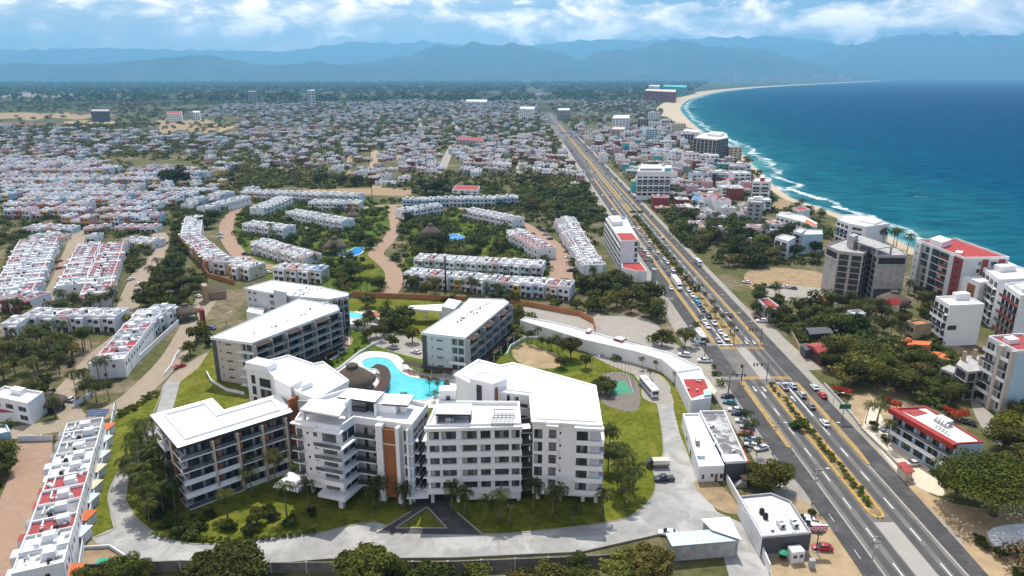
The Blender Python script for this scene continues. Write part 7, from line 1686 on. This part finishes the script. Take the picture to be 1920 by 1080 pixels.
def car_parts(kind):
    P = []
    b, g = MB(), MB()
    if kind == 'pickup':
        L = 5.2; loft(b, [ring(-L / 2, .86, .45, .95), ring(-L / 2 + .1, .9, .35, 1.02), ring(-.1, .92, .3, 1.05), ring(1.3, .92, .3, 1.05), ring(2.4, .88, .32, .98), ring(L / 2, .8, .42, .85)], PAINT)
        loft(b, [ring(-.55, .80, 1.0, 1.1), ring(-.45, .76, 1.0, 1.72), ring(.6, .74, 1.0, 1.74), ring(1.45, .80, 1.0, 1.08)], PAINT)
        b.box((0, -1.55, 1.05), (1.5, 1.7, .02), BLACK)
        g.mesh([(-.70, .66, 1.70), (.70, .66, 1.70), (.78, 1.42, 1.12), (-.78, 1.42, 1.12)], [(0, 3, 2, 1)], CGLASS)
        for s in (-1, 1): g.mesh([(s * .80, -.4, 1.12), (s * .80, 1.1, 1.12), (s * .775, .6, 1.62), (s * .775, -.38, 1.62)], [(0, 1, 2, 3) if s > 0 else (3, 2, 1, 0)], CGLASS)
        g.mesh([(-.72, -.57, 1.15), (.72, -.57, 1.15), (.70, -.50, 1.62), (-.70, -.50, 1.62)], [(0, 1, 2, 3)], CGLASS); wy = (-1.55, 1.65)
    elif kind == 'suv':
        L = 4.6; loft(b, [ring(-L / 2, .84, .45, 1.0), ring(-L / 2 + .12, .9, .34, 1.08), ring(0, .92, .3, 1.08), ring(1.2, .91, .3, 1.03), ring(2.1, .86, .34, .93), ring(L / 2, .78, .45, .78)], PAINT)
        loft(b, [ring(-2.1, .80, 1.05, 1.2), ring(-1.85, .76, 1.05, 1.66), ring(.2, .75, 1.05, 1.70), ring(1.15, .82, 1.0, 1.08)], PAINT)
        g.mesh([(-.72, .27, 1.66), (.72, .27, 1.66), (.78, 1.1, 1.12), (-.78, 1.1, 1.12)], [(0, 3, 2, 1)], CGLASS); g.mesh([(-.72, -2.12, 1.18), (.72, -2.12, 1.18), (.70, -1.90, 1.62), (-.70, -1.90, 1.62)], [(0, 1, 2, 3)], CGLASS)
        for s in (-1, 1): g.mesh([(s * .815, -1.9, 1.16), (s * .815, .85, 1.14), (s * .785, .25, 1.58), (s * .785, -1.78, 1.58)], [(0, 1, 2, 3) if s > 0 else (3, 2, 1, 0)], CGLASS)
        wy = (-1.38, 1.4)
    else:
        L = 4.35; loft(b, [ring(-L / 2, .78, .45, .86), ring(-L / 2 + .12, .86, .32, .95), ring(-.3, .88, .28, .93), ring(1.0, .88, .28, .90), ring(1.9, .83, .32, .78), ring(L / 2, .72, .42, .64)], PAINT)
        loft(b, [ring(-1.75, .76, .88, .96), ring(-1.1, .70, .88, 1.40), ring(.15, .69, .88, 1.43), ring(1.1, .78, .86, .92)], PAINT)
        g.mesh([(-.66, .22, 1.40), (.66, .22, 1.40), (.74, 1.05, .95), (-.74, 1.05, .95)], [(0, 3, 2, 1)], CGLASS); g.mesh([(-.72, -1.72, .98), (.72, -1.72, .98), (.64, -1.14, 1.38), (-.64, -1.14, 1.38)], [(0, 1, 2, 3)], CGLASS)
        for s in (-1, 1): g.mesh([(s * .775, -1.5, .97), (s * .775, .85, .95), (s * .735, .18, 1.34), (s * .735, -1.05, 1.34)], [(0, 1, 2, 3) if s > 0 else (3, 2, 1, 0)], CGLASS)
        wy = (-1.32, 1.34)
    P += [('body', b), ('windows', g)]
    for y in wy:
        for x in (-.80, .80): P.append(('wheel', wheel_mb(x, y, .36 if kind == 'pickup' else .32)))
    for s in (-1, 1):
        m = MB(); m.box((s * .58, L / 2 - .06, .68), (.32, .1, .16), LAMPW); P.append(('headlight', m)); m = MB(); m.box((s * .62, -L / 2 + .02, .78), (.26, .08, .2), LAMPR); P.append(('tail_light', m))
    return P
CARS = {}
for k in ('sedan', 'suv', 'pickup'):
    P = car_parts(k); CARS[k] = ([(n, m.data(n)) for n, m in P], merge({n + str(i): [m] for i, (n, m) in enumerate(P)}).data('car'))
COLS = {'white': (.78, .78, .78), 'silver': (.42, .43, .45), 'grey': (.16, .17, .18), 'black': (.018, .018, .02), 'dark': (.03, .032, .04), 'red': (.42, .02, .025), 'dark red': (.14, .012, .015), 'blue': (.03, .10, .28), 'navy': (.015, .03, .09), 'turquoise': (.06, .42, .55), 'teal': (.03, .22, .25), 'pale blue': (.35, .50, .62), 'green': (.04, .14, .07)}
def car(x, y, rz, col, kind, zone, near=None):
    d = math.hypot(x, y); nm = {'sedan': 'car', 'suv': 'car', 'pickup': 'pickup_truck'}[kind]; word = {'sedan': 'car', 'suv': 'tall car', 'pickup': 'pickup truck'}[kind]
    full, one = CARS[kind]; c = COLS[col] + (1,)
    if d < 330 if near is None else near:
        r = empty(nm, (x, y, .042), rz, cat='car' if nm == 'car' else 'pickup', group='vehicles ' + zone)
        for n, me in full: o = inst(n, me, r); o.color = c
    else:
        r = inst(nm, one, None, (x, y, .042), rz, cat='car' if nm == 'car' else 'pickup', group='vehicles ' + zone); r.color = c
    reg(r, '%s %s %s' % (col, word, zone), x, y, .8); return r
def along(s, Y): a, b = HW(s, Y - 1), HW(s, Y + 1); return math.atan2(-(b[0] - a[0]), b[1] - a[1])
K = {'s': 'sedan', 'u': 'suv', 'p': 'pickup'}
def lane(lst, down, zone):
    for px, py, col, k in lst:
        x, y = G(px, py); rz = along(.8, y) + (math.pi if down else 0); car(x, y, rz + RND.uniform(-.03, .03), col, K[k], zone)
lane([(1347, 641, 'silver', 's'), (1361, 637, 'white', 'u'), (1351, 625, 'white', 's'), (1327, 615, 'white', 's'), (1321, 606, 'white', 's'), (1339, 608, 'white', 'p'), (1315, 597, 'dark', 's'), (1329, 595, 'dark', 'u'), (1318, 583, 'navy', 's'), (1311.5, 573, 'blue', 's'), (1306, 565, 'turquoise', 'u'), (1298, 556, 'white', 's'), (1291, 546, 'white', 's')], True, 'waiting in the queue before the crossing')
lane([(1277, 525, 'red', 's'), (1254, 515, 'dark', 's'), (1267, 515, 'dark', 's'), (1262, 508, 'white', 's'), (1246, 503, 'grey', 's'), (1252, 494, 'white', 's'), (1246, 487, 'white', 's'), (1231, 485, 'dark', 's'), (1233, 474, 'white', 's'), (1218, 467, 'dark', 's'), (1218, 454, 'white', 's'), (1205, 444, 'silver', 'u'), (1197, 430, 'white', 's'), (1188, 428, 'white', 's'), (1190, 421, 'dark', 's')], True, 'on the highway beside the red roofed hotel')
lane([(1202, 464, 'white', 's'), (1209, 471, 'white', 'u'), (1215, 481, 'white', 'u'), (1203, 479, 'red', 's'), (1209.5, 488, 'red', 's'), (1221.5, 490, 'dark', 's'), (1221, 503, 'teal', 's'), (1258, 542, 'white', 's')], True, 'on the lateral road beside the red roofed hotel')
lane([(1470, 728, 'silver', 'p'), (1486, 726, 'pale blue', 's'), (1503, 743, 'silver', 'u'), (1520, 764, 'grey', 's'), (1546, 796, 'white', 's'), (1369, 593, 'dark red', 's')], False, 'driving away on the right carriageway')
lane([(1527, 729, 'white', 's'), (1542, 744, 'red', 's')], False, 'on the right lateral road')
rr_ = random.Random(5)
for s, dn, n, Y0, Y1, zn in ((.7545, True, 10, 545, 1250, 'far up the highway towards town'), (.785, True, 8, 545, 1250, 'far up the highway towards town'), (.852, False, 8, 330, 1250, 'far up the right carriageway'), (.882, False, 8, 350, 1250, 'far up the right carriageway'), (.70, True, 12, 520, 1000, 'parked up the left lateral road'), (.945, False, 12, 470, 1000, 'parked up the right lateral road')):
    for i in range(n):
        Y = Y0 + (Y1 - Y0) * ((i + rr_.uniform(.1, .9)) / n); x, y = HW(s, Y); car(x, y, along(s, Y) + (math.pi if dn else 0), rr_.choice(['white', 'white', 'silver', 'grey', 'dark', 'black', 'red', 'blue', 'white']), rr_.choice(['sedan', 'sedan', 'suv', 'pickup']), zn)
def parked(lst, zone):
    for px, py, ang, col, k in lst: x, y = G(px, py); car(x, y, math.radians(ang), col, K[k], zone)
parked([(1283, 668, 70, 'white', 'u'), (1321, 679, 80, 'white', 'p')], 'parked by the pale yard at the crossing')
parked([(1364, 746, 80, 'dark', 's'), (1368, 757, 70, 'teal', 's'), (1378, 771, 75, 'white', 's'), (1384, 778, 75, 'navy', 's'), (1401, 803, 75, 'silver', 's'), (1409, 827, 75, 'pale blue', 's'), (1410, 838, 65, 'white', 's'), (1427, 843, 110, 'white', 's'), (1398, 816, 75, 'red', 's'), (1392, 792, 75, 'white', 's')], 'parked in the strip beside the lateral road')
parked([(1508, 976, 70, 'white', 's'), (1515, 984, 70, 'white', 'p'), (1521, 993, 70, 'white', 'u')], 'parked beside the grey roofed store')
parked([(1541, 1030, 85, 'red', 's')], 'under the store pole sign')
parked([(1245, 901, 95, 'black', 'p')], 'parked in the bay of the paved drive')
parked([(338, 689, -35, 'red', 's')], 'on the tan drive by the lawn')
parked([(258, 546, -15, 'navy', 's'), (372, 557, 50, 'white', 's'), (397, 617, 60, 'blue', 's'), (161, 716, 70, 'white', 's'), (96, 649, 60, 'white', 's'), (252, 473, 80, 'dark red', 's'), (287, 470, 30, 'dark', 's'), (111, 491, -20, 'red', 's'), (112, 504, -20, 'red', 's'), (246, 525, -20, 'white', 's'), (261, 534, -20, 'white', 's'), (131, 752, 70, 'white', 's')], 'parked on the streets of the left estate')
parked([(461, 478, 70, 'dark', 'p'), (466, 393, 80, 'dark', 'u'), (413, 440, 80, 'white', 's'), (414, 446, 80, 'white', 's'), (503, 512, 60, 'white', 's'), (575, 430, 30, 'white', 's'), (612, 443, 20, 'white', 's')], 'parked along the pink street of the pool estate')
parked([(1016, 433, 70, 'dark', 's'), (1022, 441, 70, 'silver', 's'), (1031, 449, 70, 'dark', 's'), (1060, 463, 75, 'dark', 'u'), (1063, 473, 75, 'grey', 's'), (1066, 484, 75, 'white', 's'), (1070, 509, 80, 'dark', 'u'), (1071, 532, 80, 'white', 's'), (1024, 497, 85, 'navy', 'u'), (759, 434, 80, 'dark', 's'), (765, 438, 80, 'silver', 's')], 'parked along the wide pink loop')
parked([(738, 654, 80, 'silver', 's'), (780, 662, 60, 'white', 's')], 'parked on the plaza behind the pool')
parked([(1710, 872, 95, 'white', 's'), (1666, 809, 80, 'grey', 's'), (1815, 795, 40, 'dark', 's'), (1428, 604, 75, 'white', 'u'), (1421, 599, 30, 'dark red', 's'), (1400, 531, 50, 'white', 's'), (1445, 540, 75, 'dark', 's'), (1458, 540, 75, 'silver', 's'), (1474, 540, 75, 'white', 's'), (1486, 542, 75, 'grey', 's')], 'parked on the sea side of the highway')
parked([(1252, 1003, 80, 'white', 's')], 'parked behind the blue roofed shed')
BUSW = plain('bus_white', (.74, .74, .74), .4, .4, var=.05); BUSB = plain('bus_blue', (.06, .12, .24), .4, .4)
def bus(px, py, rz, label, L=11.5, w=2.55, h=3.1, lower=BUSB, name='bus'):
    x, y = G(px, py); r = empty(name, (x, y, .042), rz, label=label, cat=name)
    b = MB(); loft(b, [ring(-L / 2, w / 2 - .08, .45, h - .15), ring(-L / 2 + .2, w / 2, .4, h), ring(L / 2 - .3, w / 2, .4, h), ring(L / 2, w / 2 - .1, .45, h - .25)], BUSW, False); b.build('body', r)
    for s in (-1, 1):
        m = MB(); m.box((s * (w / 2 + .015), 0, 2.0), (.03, L - 1.6, .85), CGLASS); m.build('side_window', r); m = MB(); m.box((s * (w / 2 + .018), 0, .8), (.03, L - .8, .55), lower); m.build('skirt', r)
        m = MB(); m.box((s * .9, L / 2 + .02, .85), (.4, .08, .25), LAMPW); m.build('headlight', r)
        for yy in (-L * .28, L * .3): wheel_mb(s * (w / 2 - .12), yy, .5).build('wheel', r)
    m = MB(); m.box((0, L / 2 + .015, 1.95), (w - .5, .06, 1.1), CGLASS); m.build('windscreen', r); m = MB(); m.box((0, -L / 2 - .01, 2.1), (w - .6, .06, .7), CGLASS); m.build('rear_window', r)
    for yy in (-L * .22, L * .18): m = MB(); m.box((0, yy, h + .12), (1.4, 1.5, .22), METAL); m.build('roof_vent', r)
    return r
bus(1216, 733, math.pi + .18, 'white touring bus parked on the hotel drive beside the green court', 11.8)
bus(1312, 636, along(.8, 300) + math.pi, 'white city bus at the lateral road stop before the crossing', 10.5)
bus(1309, 496, along(.8, 400), 'white minibus driving up the right lateral road', 8, 2.3, 2.8)
x, y = G(1234, 875); r = empty('box_truck', (x, y, .042), math.radians(92), label='white and brown flatbed truck parked at the lawn corner above the black pickup', cat='truck')
m = MB(); m.box((0, -.6, 1.0), (2.1, 4.6, .35), TAN); m.build('load_bed', r); m = MB(); m.box((0, -.6, 1.75), (2.0, 4.4, 1.1), WHITE2, top=CREAM); m.build('box_body', r)
m = MB(); loft(m, [ring(1.75, .95, .5, 2.2), ring(2.6, .95, .5, 2.15), ring(3.1, .88, .5, 1.3), ring(3.3, .85, .5, 1.2)], PAINT); o = m.build('cab', r); o.color = (.03, .03, .035, 1)
for yy in (-1.8, 2.5):
    for s in (-.85, .85): wheel_mb(s, yy, .42).build('wheel', r)
x, y = G(1269, 538); rz = along(.8, y) + math.pi; r = empty('semi_truck', (x, y, .042), rz, label='long white articulated lorry in the traffic beside the highway median', cat='lorry')
m = MB(); m.box((0, -2.6, 2.45), (2.5, 13.0, 2.7), BUSW); m.build('trailer', r); m = MB(); loft(m, [ring(4.1, 1.2, .6, 3.3), ring(5.6, 1.2, .6, 3.2), ring(5.9, 1.15, .6, 1.9), ring(7.4, 1.0, .6, 1.6)], BUSW, False); m.build('cab', r); m = MB(); m.mesh([(-1.0, 5.63, 3.0), (1.0, 5.63, 3.0), (1.05, 5.95, 2.0), (-1.05, 5.95, 2.0)], [(0, 3, 2, 1)], CGLASS); m.build('windscreen', r)
for yy in (-8, -6.8, 3.6, 4.8, 6.6):
    for s in (-1.1, 1.1): wheel_mb(s, yy, .5).build('wheel', r)

# ---------------------------------------------------------------- posts, lamps, signs
def lamp_post(px, py, h, arms, label, cat='street lamp'):
    x, y = G(px, py); r = empty('street_lamp', (x, y, 0), cat=cat, group='street lamps along the highway')
    m = MB(); m.tube([(0, 0, 0), (0, 0, h)], [.12, .07], METAL, 6); m.build('post', r); m = MB(); m.box((0, 0, .15), (.5, .5, .3), CONC); m.build('base', r)
    for a in arms:
        m = MB(); m.tube([(0, 0, h - .1), (a * 1.0, 0, h + .35), (a * 2.2, 0, h + .5)], .05, METAL, 5); o = m.build('arm', r); m = MB(); m.box((a * 2.5, 0, h + .48), (.9, .3, .14), WHITE2); m.build('lamp_head', o)
    reg(r, label, x, y, h)
for Y in (YX1 + 12, YX1 + 36, YX1 + 62, YX1 + 92, YX1 + 125, YX1 + 165): p = PX(*HW(.819, Y)); lamp_post(p[0], p[1], 9, (-1, 1), 'double armed street lamp in the highway median')
for p, a in (((1557, 790), (1,)), ((1448, 850), (1,)), ((1523, 942), (1,)), ((1546, 850), (1,)), ((1392, 646), (1,)), ((1246, 600), (1,)), ((1280, 655), (1,))): lamp_post(*p, 9, a, 'single armed street lamp beside the highway lanes')
for p in ((1108, 700), (1258, 736), (1164, 664), (425, 612), (236, 640)): lamp_post(*p, 6, (1,), 'slim garden lamp post beside a drive')
def signal(px, py, arm, label):
    x, y = G(px, py); r = empty('signal_gantry', (x, y, 0), label=label, cat='traffic signal'); m = MB(); m.tube([(0, 0, 0), (0, 0, 6.4)], .14, FRAME, 8); m.build('post', r)
    m = MB(); m.tube([(0, 0, 6.2), (arm, 0, 6.3)], .1, FRAME, 6); m.build('arm', r)
    for k in (.45, .75, .97):
        m = MB(); m.box((arm * k, -.1, 6.0), (.4, .35, 1.0), BLACK); o = m.build('signal_head', r); m = MB(); m.box((arm * k, -.29, 6.25), (.2, .03, .2), LAMPR); m.box((arm * k, -.29, 5.95), (.2, .03, .2), YELLOW); m.build('lens', o)
signal(1366, 735, 5.0, 'dark signal gantry at the near left corner of the crossing'); signal(1390, 717, -.6, 'dark signal post on the divider at the near left of the crossing')
signal(1437, 714, -5.0, 'dark signal gantry at the nose of the near median'); signal(1426, 645, -5.0, 'dark signal gantry over the right carriageway beyond the crossing'); signal(1375, 646, 1.4, 'short signal arm at the tip of the far median'); signal(1321, 668, .8, 'short signal post by the bus stop corner')
GREENS = plain('road_sign_green', (.01, .12, .075), .5, .4, var=.08)
x, y = G(1556, 788); r = empty('road_sign', (x, y, 0), label='green direction sign on a tall post over the right lateral road', cat='sign'); x2 = 4.6
m = MB(); m.tube([(3.2, -1, 0), (3.2, -1, 6.5)], .12, METAL, 8); m.build('post', r); m = MB(); m.box((3.4, -1.2, 5.2), (3.4, .12, 1.6), GREENS); o = m.build('board', r)
m = MB()
for q in ((3.4, -1.2, 5.97, 3.2, .04), (3.4, -1.2, 4.43, 3.2, .04)): m.box((q[0], -1.27, q[2]), (q[3], .02, q[4]), SIGNW)
m.build('border', o)
x, y = G(1178, 415); r = empty('sign_gantry', (x, y, 0), label='green sign gantry over the highway beside the red fronted hotel', cat='sign'); m = MB(); m.tube([(0, 0, 0), (0, 0, 7.5)], .18, METAL, 8); m.build('post', r); m = MB(); m.tube([(0, 0, 7.2), (11, 0, 7.2)], .12, METAL, 6); m.build('arm', r)
for u in (3, 8): m = MB(); m.box((u, -.15, 6.9), (4.2, .12, 1.6), GREENS); m.build('board', r)
fx0, fy = HW(.66, rowY(258)); b = Bld('footbridge', fx0, fy, label='pale footbridge crossing the far highway', cat='bridge'); fx1 = HW(.98, fy)[0]
mb = b.mb(); mb.box(((fx0 + fx1) / 2, fy, 6.6), (fx1 - fx0, 3, .6), WHITE2); b.part('deck', mb); mb = b.mb(); mb.box(((fx0 + fx1) / 2, fy - 1.4, 7.6), (fx1 - fx0, .1, 1.4), SKYB); b.part('railing', mb)
for u in (fx0, HW(.819, fy)[0], fx1): mb = b.mb(); mb.box((u, fy, 3.15), (1, 1.5, 6.3), CONC); b.part('pier', mb)
def pole(px, py, h, label, transformer=False):
    x, y = G(px, py); r = empty('utility_pole', (x, y, 0), cat='utility pole', group='utility poles along the highway'); m = MB(); m.tube([(0, 0, 0), (0, 0, h)], [.17, .11], CONC, 7); m.build('post', r)
    for k, z in enumerate((h - .4, h - 1.6)): m = MB(); m.box((0, 0, z), (2.2 - .5 * k, .12, .14), FRAME); o = m.build('crossarm', r); m = MB(); [m.tube([(u, 0, z + .07), (u, 0, z + .3)], .05, WHITE2, 5) for u in (-.9, -.3, .3, .9)]; m.build('insulator', o)
    if transformer: m = MB(); m.lathe((.35, 0, h - 3.4), [(.28, 0), (.3, .1), (.3, .8), (.1, .95)], METAL, 10); m.build('transformer', r)
    reg(r, label, x, y, h); return (x, y, h)
pl = [pole(1630, 1082, 10, 'utility pole with crossarms beside the left lateral road', True), pole(1522, 947, 10, 'utility pole with crossarms beside the left lateral road', True), pole(1448, 852, 10, 'utility pole with crossarms beside the left lateral road'), pole(1364, 745, 9, 'utility pole with crossarms beside the left lateral road'), pole(1250, 590, 10, 'utility pole with crossarms beside the left lateral road'), pole(1228, 560, 10, 'utility pole with crossarms beside the left lateral road')]
for (a, bb) in zip(pl[:4], pl[1:4]):
    for u in (-.9, .9):
        m = MB(); m.tube([(a[0] + u + (bb[0] - a[0]) * t, a[1] + (bb[1] - a[1]) * t, a[2] + (bb[2] - a[2]) * t - 1.2 * 4 * t * (1 - t)) for t in [i / 8 for i in range(9)]], .025, BLACK, 4, False); o = m.build('power_cable', None, cat='cable', group='cables between the utility poles'); q = lerp(a, bb, .5); reg(o, 'thin black cable slung between roadside utility poles', q[0], q[1], 9)
for p, hh in (((836, 548), 17), ((698, 372), 26)): x, y = G(*p); b = Bld('mast', x, y, cat='mast'); mb = b.mb(); mb.tube([(x, y, 0), (x, y, hh)], [.45, .35] if hh < 20 else [.35, .2], FRAME, 8); b.part('post', mb); mb = b.mb(); mb.box((x, y, hh - 1), (1.2, .4, 1.6), GREY); b.part('panel', mb); b.r['label'] = 'dark thick mast rising before the colourful estate row' if hh < 20 else 'slim tall mast on the bare lot behind the pool estate'
# bus stop roof and bollard-like bits
x, y = G(1303, 652); b = Bld('bus_shelter', x, y, label='blue roofed bus shelter at the kerb before the crossing', cat='shelter'); mb = b.mb(); mb.box((x, y, 2.6), (3.4, 2.2, .16), plain('shelter_blue', (.10, .17, .25), .5, .4)); b.part('roof', mb)
for u in (-1.5, 1.5): mb = b.mb(); mb.tube([(x + u, y, 0), (x + u, y, 2.52)], .06, METAL, 6); b.part('post', mb)
x, y = G(192, 1052); b = Bld('manhole_cover', x, y, label='green utility cover on the bare corner lot', cat='cover'); mb = b.mb(); mb.box((x, y, .09), (2.2, 1.6, .12), plain('cover_green', (.03, .30, .16), .7, .3)); b.part('plate', mb); mb = b.mb(); mb.box((x, y, .02), (2.5, 1.9, .1), CONC); b.part('frame', mb)
finish_labels()
for o in bpy.data.objects:
    if 'label' in o and len(o['label'].replace(',', ' ').split()) > 16: print('LONG', o.name, o['label'])
